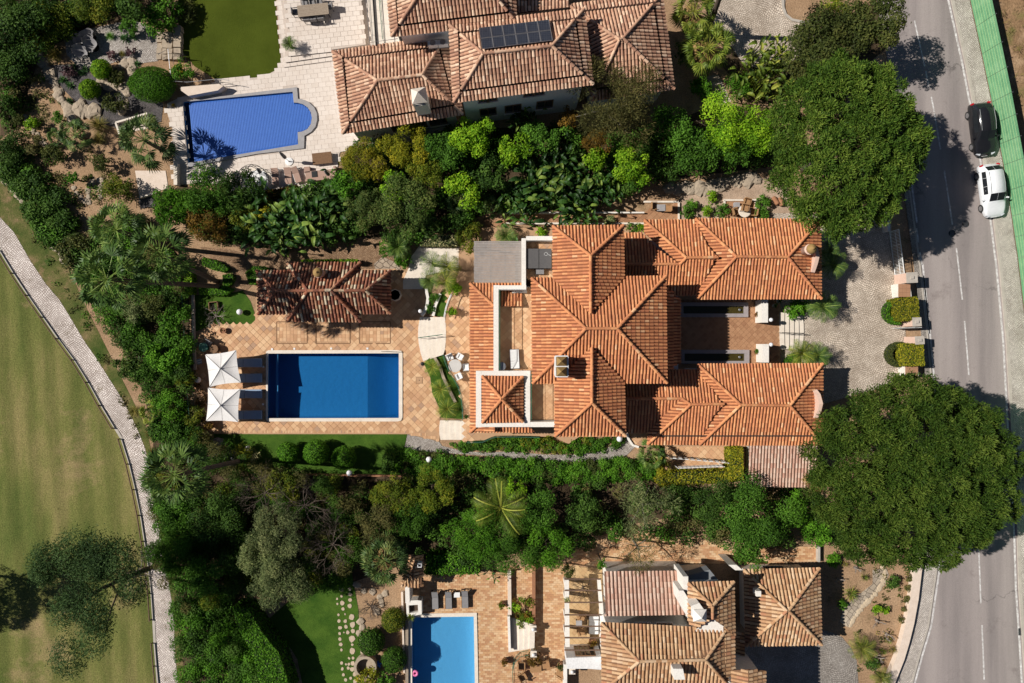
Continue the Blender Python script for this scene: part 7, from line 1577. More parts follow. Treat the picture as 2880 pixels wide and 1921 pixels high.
shrub('large clipped green dome beside the covered pool', A00(1400, 780), 62, 1.0, 'ball', 'hedge', flat=.55, name='topiary_dome', ell=(1.0, .78)); B('loose green bush above the clipped dome', 420, 162, 26, 1.3, 'small', 'hedge')
shrub('rusty green shrub below the two clipped balls', A00(1060, 940), 34, .7, 'small', 'brownd'); shrub('bronze shrub right of the upper clipped ball', A00(1080, 720), 24, .5, 'long', 'brownd')
spiky('bright yellow spiky yucca by the pool railing', A00(1690, 670), 27, 'yellowspike', 70, 1, name='yucca', wid=.03, stem=.6)
spiky('small orange plant beside the pool coping', A00(1600, 970), 11, 'yellowspike', 40, 2, name='croton', e=(.4, 1.4), wid=.06)
fan_palm('big fan palm beside the covered pool', A00(1330, 1290), 3.2, 78, col='palmb', nf=46, seed=1)
fan_palm('small fan palm on the bare slope left of the big one', A00(690, 1240), 1.6, 48, col='palmb', nf=30, seed=2); fan_palm('tiny fan palm on the bare slope above the boulders', A00(530, 1270), 1.0, 32, col='palm', nf=22, seed=3)
for i, (x, y, r, c, lb) in enumerate(((295, 1145, 20, 'lime', 'yellow green bush on the bare orange slope'), (535, 1085, 18, 'hedge', 'green bush on the bare slope beside the boulders'), (315, 735, 14, 'olive', 'small grey bush high on the bare slope'), (140, 870, 18, 'olive', 'grey green bush at the left of the bare slope'), (480, 1430, 32, 'brownd', 'sprawling shrub at the foot of the bare slope'), (70, 600, 28, 'brownd', 'dark shrub at the left edge above the bare slope'), (60, 1000, 34, 'dark', 'dark shrub at the left edge of the bare slope'), (170, 1100, 18, 'brownd', 'thin brownish shrub on the bare slope'), (100, 1330, 48, 'dark', 'big dark shrub at the lower left of the bare slope'), (300, 1330, 30, 'olive', 'straggly olive shrub in the middle of the bare slope'), (930, 1500, 26, 'brownd', 'small dark shrub left of the fan palm base'))): shrub(lb, A00(x, y), r, .6 + r * .012, 'small', c)
shrub('young green tree on the lower bare slope', A01(675, 70), 17, 1.0, 'broad', 'hedge'); shrub('gold flecked bush below the paved patch', A01(1080, 190), 46, 1.1, 'small', 'mixgold')
thicket('ivy_bank', 'dark glossy ivy bank above the cobbled path', FL([(0, 300), (30, 300), (60, 375), (110, 400), (150, 460), (190, 560), (160, 590), (105, 545), (45, 460), (0, 395)]), (.2, .9), .55, [('dark', 3), ('broad', 1)], 1.1, 3)
thicket('thicket', 'dense dark thicket in the top left corner', FL([(0, 0), (330, 0), (290, 40), (220, 55), (130, 90), (80, 120), (40, 290), (0, 330)]), (.15, .6), .8, [('dark', 3), ('brownd', 1), ('broad', 1)], .9, 4)
B('dark brown green shrub where the slope meets the palms', 175, 570, 42, 1.4, 'broad', 'brownd')
# palms on the west side
fan_palm('tall fan palm with dark trunk, right of the three by the path', A01(1470, 770), 9.5, 92, base=(612, 792), col='palm', nf=42, seed=2)
fan_palm('tall fan palm over the path, lower left of the three', A01(980, 1000), 11.5, 96, base=(622, 806), col='palm', nf=42, seed=3)
fan_palm('tall fan palm, topmost of the three by the path', A01(1070, 545), 8.0, 82, base=(500, 700), col='palm', nf=40, seed=1)
fan_palm('tall fan palm with leaning trunk below the pool terrace', A02(1600, 1230), 12.0, 98, base=(708, 1289), col='palm', nf=44, seed=2)
thicket('thicket', 'dense green thicket between the cobbled path and the pool terrace', FL([(170, 575), (250, 510), (330, 500), (390, 560), (430, 620), (436, 700), (440, 1000), (395, 1045), (352, 1015), (340, 930), (300, 850), (260, 770), (215, 690), (175, 620)]), (.5, 1.7), .62, [('broad', 3), ('dark', 3), ('hedge', 2), ('olive', 1)], 1.0, 5, 'small')
thicket('thicket', 'dark tangled growth on the slope below the pool corner', FL([(400, 1040), (470, 990), (560, 1040), (640, 1085), (830, 1105), (840, 1270), (790, 1340), (690, 1360), (560, 1350), (430, 1410), (395, 1360), (350, 1250), (340, 1120)]), (.6, 2.4), .7, [('dark', 4), ('broad', 2), ('olive', 2), ('mixgold', 1)], 1.0, 6, 'fine')
thicket('thicket', 'bright green creeper bank beside the lower path', FL([(405, 1385), (520, 1345), (545, 1400), (570, 1480), (640, 1520), (680, 1600), (420, 1600)]), (.4, 1.3), .6, [('hedge', 3), ('broad', 3), ('dark', 2)], 1.2, 7, 'small')
bare_shrub('tangle of bare grey twigs in the creeper bank', A03(2010, 1260), 40, 1.4, 5, PALETWIG, 9, .5)
hedge('tall clipped green hedge curving round the lower lawn', FL([(535, 1395), (570, 1400), (600, 1450), (640, 1500), (668, 1590), (600, 1590), (580, 1500), (545, 1440)]), 2.2, 'hedge', .11, 240, 3)
hedge('low clipped yellow green hedge beside the palm trunks', M(A01, [(1690, 890), (1760, 880), (1760, 1130), (1690, 1130)]), .9, 'lime', .08, 300, 4)
hedge('oval clipped hedge under the tall palms, upper band', M(A01, [(1865, 800), (1990, 830), (2100, 900), (2060, 930), (1930, 900), (1850, 860)]), .6, 'hedge', .08, 320, 5); hedge('oval clipped hedge under the tall palms, lower band', M(A01, [(1820, 1080), (2060, 1060), (2140, 1090), (2080, 1140), (1960, 1145), (1830, 1130)]), .5, 'hedge', .08, 320, 6); hedge('rounded clipped hedge at the pool house corner', M(A01, [(2250, 940), (2320, 880), (2420, 880), (2520, 930), (2440, 1040), (2290, 1040)]), .7, 'hedge', .08, 320, 7)
hedge('small clipped hedge piece between the palm trunk shadows', M(A01, [(2040, 960), (2120, 945), (2150, 980), (2120, 1050), (2050, 1060)]), .5, 'hedge', .08, 320, 17)
hedge('low yellow hedge strip behind the pool house roof', M(A11, [(415, 820), (930, 815), (930, 850), (415, 850)]), 1.0, 'lime', .09, 300, 8)
bare_shrub('leafless pale twiggy shrub on the small lawn', A01(1960, 1330), 38, 1.0, 7, PALETWIG, 8, .35)
shrub('grey green bush in the thicket left of the terrace fence', A01(1270, 1290), 40, 1.6, 'small', 'grey'); shrub('brown tinged bush in the thicket by the fence', A01(1430, 1260), 44, 1.6, 'small', 'brownd'); shrub('glossy bush at the bottom of the thicket near the fence', A01(1600, 1500), 36, 1.5, 'broad', 'hedge')
for i, (x, y, r, h, k, c, lb) in enumerate(((1200, 230, 45, 1.4, 'long', 'palm', 'long leaved shrub beside the path left of the parasols'), (1330, 330, 42, 1.5, 'small', 'broad', 'dense shrub left of the globe lamp by the fence'), (1500, 160, 50, 1.6, 'broad', 'hedge', 'glossy shrub left of the round green table'), (1540, 560, 42, 1.4, 'small', 'hedge', 'leafy shrub by the fence left of the lower parasol'), (1700, 330, 30, 1.2, 'long', 'mixgold', 'climber spilling over the terrace fence'), (1780, 680, 30, 1.0, 'small', 'mixgold', 'yellow green climber on the lower end of the fence'), (1500, 800, 38, 1.2, 'broad', 'broad', 'shrub below the fan palms on the path side'), (1620, 900, 48, 1.4, 'small', 'broad', 'broad shrub where the terrace fence ends'))): shrub(lb, A02(x, y), r, h, k, c)
fan_palm('young fan palm in the thicket beside the lower parasol', A02(1400, 660), 1.4, 42, col='palmy', nf=24, seed=1); spiky('spiky yucca at the fence beside the lower parasol', A02(1690, 580), 18, 'straw', 50, 1, name='yucca', wid=.03, stem=.6)
for i, (x, y, r, lb) in enumerate(((1250, 640, 26, 'dry grass tuft at the edge of the path, upper'), (1410, 840, 34, 'dry grass tuft at the edge of the path, lower'), (1400, 1010, 20, 'small dry grass tuft above the leaning palm'))): spiky(lb, A02(x, y), r, 'straw', 200, i, 'dry grass by the path', name='grass_tuft', cat='grass', e=(.4, 1.5), wid=.012, arch=.7)
thicket('leaf_litter', 'dry fallen leaves inside the terrace fence', M(A02, [(1800, 400), (1890, 270), (1900, 740), (1830, 760)]), (.0, .03), .4, [('rust', 3), ('dryfrond', 1)], .35, 8, 'small', (.2, .4), .07)
# lower lawn shrubs
for i, (x, y, r, lb) in enumerate(((295, 1020, 29, 'rounded glossy shrub on the lower lawn, left of three'), (555, 1020, 35, 'rounded glossy shrub on the lower lawn, middle of three'), (810, 1070, 33, 'rounded glossy shrub on the lower lawn, right of three'))): shrub(lb, A12(x, y), r, 1.0, 'ball', 'hedge', flat=.95)
shrub('white flowering bush beside the rock heap', A02(2290, 1060), 28, .6, 'small', 'white'); shrub('dark bush left of the rock heap', A02(1850, 900), 36, 1.0, 'small', 'dark'); shrub('low dark shrub below the right round shrub', A12(1240, 1110), 30, .8, 'small', 'dark')
thicket('hedge_bank', 'clipped mixed hedge along the pebble path below the pool', M(A12, [(1200, 1030), (1380, 1000), (1720, 1040), (2100, 1070), (2351, 1090)]) + M(A22, [(200, 1090), (600, 1110), (1100, 1070), (1280, 1100), (1340, 1230), (900, 1270), (400, 1290), (0, 1260)]) + M(A12, [(2000, 1200), (1640, 1230), (1330, 1220)]), (.25, .6), .33, [('hedge', 5), ('dark', 1), ('broad', 2), ('brownd', 1)], 1.1, 9, 'small', (.3, .55))
thicket('flower_bank', 'leafy planting bed between the house and the pebble path', M(A12, [(1720, 940), (2000, 925), (2100, 925), (2180, 890), (2351, 880)]) + M(A22, [(200, 880), (380, 880), (480, 955), (600, 880), (1040, 885), (980, 960), (850, 1000), (500, 1030), (0, 1000)]) + M(A12, [(2351, 1010), (2110, 1000), (1850, 990)]), (.12, .3), .28, [('broad', 3), ('mixgold', 2), ('hedge', 3)], 1.1, 10, 'small', (.22, .42))
fan_palm('small fan palm beside the service yard', A22(1290, 1050), 1.5, 46, col='palm', nf=32, seed=1)
hedge('golden hedge block beside the carport roof', M(A22, [(2000, 985), (2120, 980), (2125, 1280), (1995, 1285)]), 1.6, 'gold', .09, 300, 11); hedge('golden hedge strip below the washing lines', M(A22, [(1370, 1215), (1700, 1200), (1998, 1200), (1998, 1290), (1500, 1310), (1380, 1330), (1330, 1280)]), 1.3, 'gold', .1, 260, 12, wob=.12)
shrub('yellow bush at the corner of the service yard', A22(1390, 1150), 28, 1.2, 'small', 'gold')
hedge('golden clipped hedge block by the front gate, upper', M(A31, [(1188, 1178), (1375, 1158), (1393, 1368), (1215, 1378)]), 1.7, 'gold', .08, 380, 13, group='golden gate hedges'); hedge('golden clipped hedge block by the front gate, lower', M(A32, [(1252, 25), (1425, 25), (1438, 222), (1260, 225)]), 1.7, 'gold', .08, 380, 14, group='golden gate hedges')
for i, (c, lb) in enumerate((((1195, 1298), 'low ring hedge beside the upper golden block'), ((1222, 1690), 'low ring hedge beside the lower golden block'))):
    pts = [A31(c[0] + math.cos(a) * 100, c[1] + math.sin(a) * 92) for a in [math.radians(75 + 15 * k) for k in range(15)]]; hedge(lb, strip(pts, 13), .7, 'brownd' if i else 'hedge', .07, 420, 15 + i, group='ring hedges by the gate')
# palms by the courtyard stairs
feather_palm('feather palm against the gable of the upper wing', A31(575, 860), 1.6, 44, seed=1); feather_palm('feather palm at the corner of the upper wing', A31(500, 1250), 1.5, 46, seed=2); shrub('bright green bush beside the courtyard steps', A31(265, 1270), 34, .7, 'long', 'hedge'); feather_palm('small feather palm in shade beside the round chimney gable', A31(560, 740), 1.5, 30, seed=3)
feather_palm('feather palm below the courtyard steps, left of the pair', A32(310, 110), 1.6, 40, col='palmy', seed=1); feather_palm('feather palm below the courtyard steps, right of the pair', A32(450, 130), 1.6, 38, seed=2); hedge('low clipped hedge at the foot of the lower feather palms', M(A32, [(150, 190), (190, 130), (260, 110), (300, 200)]), .4, 'hedge', .07, 380, 21)
# planter palms by the pool steps
for i, (x, y, r, h, lb) in enumerate(((1620, 235, 27, 1.0, 'small palm in the curved planter, uppermost of three'), (1700, 440, 33, 1.1, 'small palm in the curved planter, middle of three'), (1760, 620, 36, 1.1, 'small palm in the curved planter, lowest of three'))): feather_palm(lb, A12(x, y), h, r, col='palmy', nf=17, seed=i, group='palms in the pool planter', arch=.8, z0=.2, pairs=11)
for i, (x, y, r, lb) in enumerate(((1620, 850, 36, 'feathery palm cluster by the plaza, upper left'), (1760, 880, 40, 'feathery palm cluster by the plaza, upper right'), (1600, 1010, 34, 'feathery palm cluster by the plaza, lower left'), (1740, 1010, 36, 'feathery palm cluster by the plaza, lower middle'))): feather_palm(lb, A11(x, y), 1.8, r, col='palmy' if i % 2 else 'palm', nf=18, seed=i, group='palms by the stone plaza', arch=.75, pairs=12)
shrub('bright bush at the corner of the lean-to roof', A11(1820, 1080), 22, 1.0, 'broad', 'lime', z0=.5); shrub('low green bush in the gravel planter', A11(1640, 1170), 15, .5, 'small', 'broad'); shrub('low green bush at the tip of the gravel planter', A11(1610, 1270), 14, .5, 'small', 'broad')
feather_palm('dark round cycad above the pool house', A11(1310, 700), 1.0, 34, nf=40, seed=1, name='cycad', arch=.45, pairs=22); shrub('leafy green bush under the cycad', A11(1240, 690), 38, .6, 'broad', 'hedge'); shrub('leafy green bush right of the cycad', A11(1350, 820), 24, .5, 'broad', 'hedge')
feather_palm('potted cycad on the pale patio steps', A10(308, 408), 1.1, 21, nf=34, seed=2, name='cycad', arch=.35, pairs=20, z0=.4)
feather_palm('spiky palm beside the white kerb above the spa', A11(2300, 600), 1.3, 34, nf=28, seed=2)
hedge('grey and white flowering hedge above the stone plaza', M(A11, [(1505, 600), (1840, 590), (1850, 695), (1510, 690)]), .7, 'white', .07, 320, 22); shrub('yellow green shrub at the end of the tiled walk', A11(1960, 560), 40, 1.0, 'small', 'mixgold', ell=(.9, 1.3))
# belt between the upper villa and the main house
thicket('thicket', 'shady dark undergrowth between the two upper gardens', FL([(330, 475), (420, 425), (530, 455), (640, 440), (790, 415), (800, 345), (900, 320), (1060, 300), (1300, 295), (1500, 305), (1760, 280), (1780, 380), (1500, 410), (1350, 480), (1120, 490), (1040, 520), (960, 545), (700, 555), (560, 560), (470, 545), (400, 500)]), (.3, 1.6), .75, [('dark', 4), ('broad', 2)], .8, 12)
T('golden leaved bamboo clump beside the corner sofa', 838, 372, 52, 2.6, 'fine', 'gold', dens=1.2); T('golden leaved bamboo clump below the weathered eaves', 935, 335, 55, 2.6, 'fine', 'gold', dens=1.2); T('olive gold tree between bamboo and dark bay trees', 975, 395, 42, 2.8, 'fine', 'mixgold')
T('grey green bay tree above the pool house garden', 930, 475, 66, 3.2, 'small', 'bay'); T('dark green bay tree left of the grey green one', 845, 478, 48, 3.0, 'small', 'bay'); T('bright leafy tree tucked among the bay trees', 905, 430, 34, 3.2, 'broad', 'lime'); T('leafy tree below the bamboo at the sofa', 800, 420, 38, 2.6, 'broad', 'hedge')
T('lime green tree in the middle of the upper belt', 1085, 315, 52, 3.0, 'broad', 'lime'); T('tall lime green tree right of the middle of the belt', 1180, 345, 40, 3.0, 'broad', 'lime'); T('dark leafy tree left of the lime green trees', 1020, 350, 46, 2.8, 'broad', 'broad'); T('leafy tree with yellow shoots below the lime trees', 1070, 440, 44, 2.8, 'broad', 'lime'); T('dark leafy tree under the villa wall with windows', 1240, 320, 44, 2.4, 'broad', 'broad'); T('dark green tree at the centre of the belt', 1130, 400, 42, 2.6, 'broad', 'dark')
T('bright yellow green tree above the shaded boulders', 1450, 385, 48, 3.2, 'broad', 'lime'); T('yellow green sapling left of the bright one', 1365, 365, 28, 2.6, 'broad', 'lime')
T('wispy grey olive tree over the corner of the upper villa roof', 1400, 240, 100, 5.2, 'wisp', 'olive', dens=1.8, bark=BARKG); B('red leaved bush at the left foot of the grey olive tree', 1305, 270, 22, 3.0, 'small', 'rust'); B('rusty shrub below the grey olive tree', 1370, 325, 32, 2.6, 'fine', 'rust')
T('leafy green tree right of the grey olive tree', 1545, 300, 55, 3.0, 'broad', 'broad'); T('yellow green leafy tree left of the upper pine', 1650, 290, 66, 3.2, 'small', 'lime'); T('bushy tree tucked under the upper pine', 1730, 300, 52, 3.0, 'small', 'lime'); T('dark leafy tree below the yellow green one', 1600, 360, 52, 2.8, 'broad', 'broad'); T('glossy green bush between path and upper pine', 1690, 340, 46, 2.6, 'small', 'broad')
PG = 'bird of paradise clumps'
for i, (x, y, r, h, lb) in enumerate(((600, 500, 62, 2.4, 'paddle leaved clump right of the rust coloured bush'), (680, 500, 66, 2.6, 'paddle leaved clump in the middle above the pool house'), (740, 480, 58, 2.4, 'paddle leaved clump nearest the bay trees'), (640, 545, 48, 1.8, 'low paddle leaved clump above the gravel bed'), (1230, 420, 66, 2.8, 'large paddle leaved clump above the tiled walk, left'), (1310, 425, 66, 2.8, 'large paddle leaved clump above the tiled walk, middle'), (1190, 460, 50, 2.2, 'paddle leaved clump hanging over the tiled walk'), (1330, 475, 44, 2.4, 'paddle leaves reaching the white kerb'), (1280, 365, 50, 2.6, 'paddle leaved clump under the villa wall'), (1200, 265, 34, 2.2, 'single paddle plant against the white villa wall'), (1770, 165, 66, 3.6, 'pale paddle leaved tree beside the upper drive'), (1800, 120, 40, 3.4, 'small pale paddle plant at the upper drive'), (1390, 430, 46, 2.2, 'paddle leaved clump left of the bright yellow tree'))): paddle_plant(lb, F(x, y), h, r * 1.225, 80, 'banana' if i < 10 or i > 11 else 'palmy', i, PG)
fan_palm('small fan palm above the grey flowering hedge', A11(1870, 280), 2.0, 42, col='palmb', nf=30, seed=2); fan_palm('fan palm fronds at the end of the white border wall', A11(2170, 330), 1.6, 30, col='palmb', nf=24, seed=1); fan_palm('dark fan palm left of the flowering hedge', A11(1620, 530), 1.2, 34, col='palm', nf=26, seed=3)
T('rust brown bush above the small gravel path', 480, 515, 48, 1.4, 'small', 'rust'); T('yellow tipped bush beside the rust brown bush', 560, 500, 30, 1.4, 'small', 'mixgold'); T('dense dark oleander below the covered pool', 470, 455, 60, 1.8, 'long', 'broad'); T('dense dark oleander left of the gazebo', 545, 440, 50, 1.9, 'long', 'dark'); T('leafy oleander by the palm at the covered pool', 400, 475, 48, 1.5, 'long', 'hedge')
hedge('low rusty gold hedge below the gazebo', M(A11, [(0, 190), (200, 165), (370, 130), (380, 200), (200, 230), (0, 270)]), .9, 'rust', .08, 300, 23); B('yellow shrub at the left end of the rusty hedge', 600, 480, 30, 1.2, 'small', 'gold')
# beside the upper drive
fan_palm('tall yellow green fan palm at the top edge by the drive', A20(1670, 110), 3.2, 66, col='palmy', nf=40, seed=1, skirt=True); fan_palm('yellow green fan palm below the one at the top edge', A20(1800, 440), 3.2, 74, col='palmy', nf=42, seed=2, skirt=True)
fan_palm('very tall palm whose bare trunk crosses the upper drive', (2080, -170), 12.0, 80, base=A20(1785, 330), col='palm', nf=36, seed=1, r0=.22)
B('bright bush right of the weathered roof corner', 1610, 200, 26, 1.2, 'broad', 'hedge'); B('bright bush beside the shaded garden steps', 1690, 200, 34, 1.4, 'small', 'hedge'); B('dark bush between roof and fan palms', 1570, 120, 22, 1.2, 'small', 'dark')
T('dark brown green tree above the upper pine', 1885, 110, 78, 5.0, 'broad', 'brownd', dens=1.3); T('dark brown green tree overhanging the road', 2010, 55, 68, 5.5, 'broad', 'brownd', dens=1.3); T('dark brown green tree in the gap beside the paddle plant', 1855, 165, 52, 4.0, 'broad', 'brownd', dens=1.2); B('small red and green bush at the drive kerb', 1910, 22, 34, 1.0, 'small', 'mixgold'); T('dark leafy crown joining the two brown green trees', 1945, 85, 55, 5.2, 'broad', 'brownd', dens=1.2)
sheet('garden_steps_patch', M(A20, [(1760, 700), (1900, 690), (2010, 930), (1860, 980)]), .03, CREAM)
for i in range(3): tag(MB().prism(WP(M(A20, [(1770 + i * 30, 700 + i * 90), (1900 + i * 30, 690 + i * 90), (1920 + i * 30, 740 + i * 90), (1790 + i * 30, 750 + i * 90)]), .12), 0, .12).build('garden_step', ROCK), ['rough stone step by the yellow palms, highest', 'rough stone step by the yellow palms, middle', 'rough stone step by the yellow palms, lowest'][i], 'step')
for i, (x, y, r, c, lb) in enumerate(((1650, 310, 16, 'hedge', 'small plant beside the shaded boulders'), (1620, 380, 20, 'broad', 'green plant right of the shaded chairs'), (1830, 240, 18, 'lime', 'trailing plant on the sandy bed, upper'), (1790, 370, 16, 'lime', 'trailing plant on the sandy bed, lower'), (1930, 370, 20, 'broad', 'bush left of the wicker chair terrace'), (2300, 300, 22, 'broad', 'bush right of the wicker chair terrace'), (2290, 400, 20, 'broad', 'bush at the roof edge by the wicker chairs'), (1100, 530, 16, 'broad', 'plant in the gap between two roofs'), (270, 560, 18, 'lime', 'plant above the spa wall'), (890, 470, 18, 'grey', 'grey plant on the tiled walk'), (1180, 530, 13, 'lime', 'bright plant in the gap between two roofs'))): shrub(lb, A21(x, y), r, .45, 'small', c)
# lower belt
thicket('thicket', 'dark undergrowth between the main house and the lower villa', FL([(830, 1110), (1000, 1090), (1130, 1095), (1480, 1110), (1720, 1120), (1860, 1130), (1930, 1170), (1950, 1240), (1860, 1245), (1400, 1240), (1300, 1260), (1120, 1285), (980, 1285), (840, 1270)]), (.2, 1.3), .95, [('dark', 4), ('broad', 2), ('olive', 1)], .8, 14)
T('grey leaved eucalyptus over the lower lawn, upper', 640, 1215, 62, 4.0, 'fine', 'grey'); T('grey leaved eucalyptus over the lower lawn, lower', 640, 1320, 66, 4.2, 'fine', 'grey', dens=1.2); T('grey leaved eucalyptus at the shaded lawn corner', 600, 1270, 52, 3.6, 'fine', 'grey')
bare_shrub('bare twiggy tree in the dark slope, upper', F(700, 1160), 88, 5.0, 11, DRYM, 10, .3, 'tree', 'bare_tree', 4, r0=.03, st=.6); bare_shrub('bare twiggy tree in the dark slope, left', F(610, 1130), 70, 4.5, 12, DRYM, 9, .3, 'tree', 'bare_tree', 4, r0=.03, st=.6); bare_shrub('bare twiggy tree beside the lawn fan palm', F(765, 1250), 85, 5.0, 13, DRYM, 10, .3, 'tree', 'bare_tree', 4, r0=.03, st=.6); bare_shrub('bare brown bush beside the stepping stones', A13(1050, 880), 40, .9, 14, DRYM, 10, .45)
T('dark small leaved tree left of the bare trees', 500, 1180, 62, 2.6, 'small', 'dark'); T('green tree on the slope under the leaning palm', 400, 1170, 50, 2.2, 'small', 'broad'); T('olive green tree beside the path on the slope', 420, 1260, 62, 2.6, 'fine', 'broad'); T('green tree at the foot of the slope by the path', 470, 1330, 55, 2.4, 'small', 'broad'); T('gold tinged tree below the brick edge', 650, 1115, 40, 2.0, 'small', 'mixgold'); T('dark tree at the middle of the slope', 545, 1250, 55, 2.6, 'fine', 'dark')
T('olive gold tree below the lower lawn', 905, 1135, 52, 2.6, 'fine', 'mixgold'); T('golden green tree below the pebble path', 990, 1125, 50, 2.8, 'fine', 'mixgold', dens=1.2); T('dark olive tree in the lower belt', 870, 1200, 50, 2.8, 'fine', 'olive'); T('green tree above the brick terrace pool', 940, 1190, 50, 2.6, 'fine', 'broad')
feather_palm('large feather palm with golden fronds in the lower belt', F(1150, 1165), 3.6, 96, col='palmy', nf=10, seed=2, arch=.8, pairs=30, wid=.03, r0=.16, cat='palm tree')
T('bright green tree above the brick terrace', 1085, 1225, 62, 3.4, 'fine', 'hedge', dens=1.2); T('broad leafy tree hanging over the brick terrace', 1165, 1250, 62, 3.4, 'fine', 'broad', dens=1.2); T('leafy tree right of the golden feather palm', 1240, 1180, 52, 3.0, 'small', 'broad'); T('light green tree at the brick terrace corner', 1255, 1255, 54, 3.2, 'fine', 'hedge'); T('dark tree in the middle of the lower belt', 1340, 1170, 42, 2.4, 'small', 'dark'); B('lime shrub under the hedge below the house', 1180, 1120, 26, 1.4, 'small', 'lime')
T('sparse grey feathery tree above the pinkish roof', 1480, 1165, 62, 3.6, 'wisp', 'grey', bark=BARKG); T('sparse feathery tree reaching the pinkish roof', 1470, 1265, 48, 3.4, 'wisp', 'olive', dens=.55, bark=BARKG)
T('big leafy tree over the brick walk', 1735, 1185, 78, 3.6, 'small', 'broad', dens=1.2); T('leafy tree at the lower villa garage roof', 1715, 1250, 55, 3.4, 'small', 'broad', dens=1.2); T('green tree between the brick walk and the carport', 1640, 1150, 46, 2.8, 'small', 'dark'); T('green bush below the carport roof', 1820, 1170, 40, 2.2, 'fine', 'hedge'); B('small shrubs in the bare ground under the huge pine', 1870, 1215, 40, 1.4, 'small', 'hedge'); B('dark green bush in the bare belt ground', 1560, 1150, 34, 1.6, 'small', 'dark')
bare_shrub('dry bare brush beneath the huge pine', A33(620, 60), 55, 1.2, 21, PALETWIG, 10, .4)
fan_palm('grey green fan palm between the lawn and the brick terrace', A13(1180, 450), 3.4, 74, col='palmb', nf=46, seed=1, skirt=True)
for i, (x, y, r, lb) in enumerate(((1265, 985, 33, 'round clipped bush by the light blue pool, upper of three'), (1060, 1185, 37, 'round clipped bush nearest the lower lawn, left of three'), (1270, 1350, 34, 'round clipped bush by the light blue pool, lower of three'))): shrub(lb, A13(x, y), r, .85, 'ball', 'broad' if i else 'mixgold', flat=.95)
hedge('rectangular glossy hedge above the dark loungers', M(A13, [(1580, 400), (2040, 380), (2050, 560), (1560, 580)]), 1.3, 'hedge', .12, 200, 31, wob=.1)
paddle_plant('banana plant at the corner of the brick terrace', A13(2180, 600), 1.8, 36, 10, 'banana', 2, None, 'banana_plant'); spiky('spiky palm in the barbecue counter', A13(1432, 950), 16, 'palmy', 46, 1, name='yucca', wid=.05, z0=.7, stem=.3)
thicket('cactus_bed', 'mixed succulents in the raised bed beside the brick terrace', M(A23, [(10, 800), (170, 760), (175, 1010), (80, 1030), (0, 960)]), (.2, .8), .4, [('mixgold', 2), ('lime', 1), ('rust', 1)], .9, 15, 'small', (.2, .45))
shrub('yellow green shrub at the bottom edge below the stone ring', A13(1040, 1530), 30, .6, 'broad', 'gold'); shrub('green shrub at the bottom edge right of the stone ring', A13(1190, 1540), 26, .6, 'broad', 'broad'); spiky('spiky plant between the clipped bushes', A13(1190, 1290), 14, 'straw', 40, 1, name='yucca', wid=.04)
bare_shrub('bare climber over the pergola beams', A23(670, 760), 46, 3.6, 31, DRYM, 9, .35, 'climber', 'bare_climber', 4, r0=.03); shrub('green climber tuft on the pergola corner', A23(830, 480), 14, 2.4, 'small', 'hedge'); shrub('dry red climber at the pergola end', A23(520, 540), 20, 2.2, 'fine', 'brownd'); shrub('potted red shrub on the lower brick terrace', A23(200, 1340), 22, .6, 'small', 'rust'); shrub('white flowers on the pergola wall', A23(505, 800), 9, 2.6, 'small', 'white')
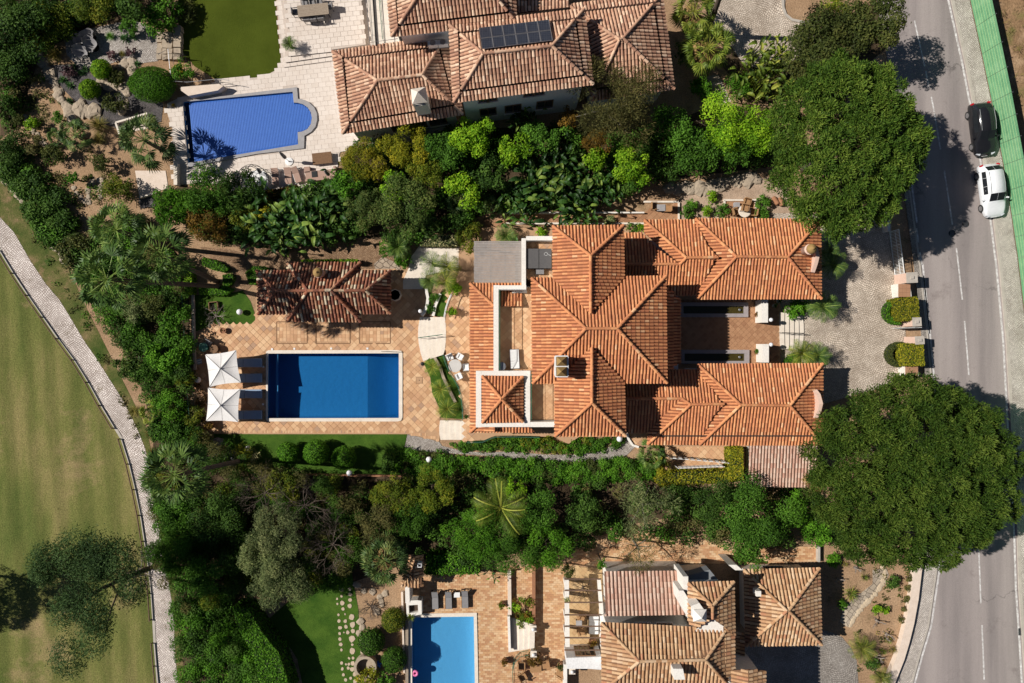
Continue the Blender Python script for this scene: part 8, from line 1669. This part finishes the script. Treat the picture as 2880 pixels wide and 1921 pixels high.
# dry garden beside the road, bottom right
for i, (x, y, r, lb) in enumerate(((740, 740, 28, 'spiky green palm lily beside the garage roof'), (870, 590, 16, 'spiky plant near the crazy paving top'), (1090, 1170, 14, 'small spiky plant near the low wall'), (1130, 1250, 16, 'yellow green spiky plant near the low wall'), (1040, 1270, 14, 'tiny spiky plant in the dry garden'), (690, 470, 14, 'yellow spiky plant below the brick walk'))): spiky(lb, A33(x, y), r, 'straw' if i in (5, 3) else 'palmy', 60, i, 'spiky plants in the dry garden', name='yucca', wid=.03, stem=.2)
feather_palm('yellow green sago palm in the dry garden', A33(860, 1250), .9, 40, col='palmy', nf=18, seed=1, name='cycad'); feather_palm('sago palm at the bottom edge of the dry garden', A33(1040, 1520), .9, 32, col='palmy', nf=16, seed=2, name='cycad')
for i, (x, y, r, c, lb) in enumerate(((600, 440, 22, 'hedge', 'green bush by the end of the brick walk'), (1135, 640, 20, 'dark', 'dark round bush beside the crazy paving'), (1285, 705, 10, 'olive', 'small grey bush at the low wall, highest'), (1275, 795, 10, 'olive', 'small grey bush at the low wall, second'), (1250, 890, 9, 'olive', 'small grey bush at the low wall, third'), (1225, 985, 10, 'olive', 'small grey bush at the low wall, lowest'), (1000, 890, 14, 'lime', 'bright green plant in the dry garden, left'), (1080, 900, 11, 'lime', 'bright green plant in the dry garden, right'), (670, 850, 14, 'hedge', 'green plant at the garage corner'), (1290, 610, 11, 'olive', 'little bush below the huge pine'), (950, 1390, 20, 'dark', 'low dark shrub below the sago palm'), (760, 380, 20, 'brownd', 'straggling plant under the huge pine'))): shrub(lb, A33(x, y), r, .35, 'small', c)
for i, (x, y, r, lb) in enumerate(((1040, 1030, 30, 'bare leafless frangipani nearest the road'), (1130, 1160, 28, 'bare leafless frangipani beside the low wall'), (1040, 1370, 34, 'bare leafless frangipani at the lower dry garden'), (840, 540, 20, 'small bare stem at the top of the dry garden'), (680, 640, 20, 'bare stem beside the garage roof'))): bare_shrub(lb, A33(x, y), r, 1.5, 40 + i, PALETWIG, 3, .6, 'tree', 'bare_tree', 2, r0=.05)
thicket('ground_cover', 'scattered low plants on the dry garden soil', M(A33, [(500, 300), (900, 300), (1320, 560), (1260, 900), (1200, 1150), (1100, 1500), (860, 1550), (760, 1200), (900, 900), (1050, 700)]), (.0, .05), 1.3, [('olive', 2), ('brownd', 2), ('straw', 1)], .3, 16, 'small', (.15, .5))
thicket('ground_cover', 'sparse dry scrub on the hillside beyond the green fence', [(2800, -40), (2960, -40), (2960, 800), (2890, 800)], (.1, .25), 1.1, [('olive', 2), ('straw', 2)], .35, 17, 'wisp', (.2, .5), .16)
thicket('ground_cover', 'scattered weeds on the bare orange slope', FL([(40, 140), (110, 170), (200, 330), (300, 420), (250, 460), (160, 480), (60, 370), (30, 260)]), (.0, .08), .75, [('olive', 2), ('brownd', 3), ('broad', 2)], .45, 18, 'small', (.15, .6))
thicket('ground_cover', 'scattered low weeds on the path verge', [(60, 580), (120, 640), (200, 780), (260, 920), (330, 1060), (400, 1200), (430, 1300), (410, 1300), (330, 1120), (240, 960), (150, 800)], (.0, .04), .8, [('broad', 2), ('olive', 2), ('hedge', 1)], .35, 19, 'small', (.15, .5))
thicket('needle_drift', 'brown drift of fallen needles on the carport roof', M(A32, [(200, 1130), (330, 1120), (400, 1290), (230, 1310)]), (.0, .02), .3, [('dryfrond', 1), ('rust', 1)], 1.2, 20, 'wisp', (.2, .4), 2.95)
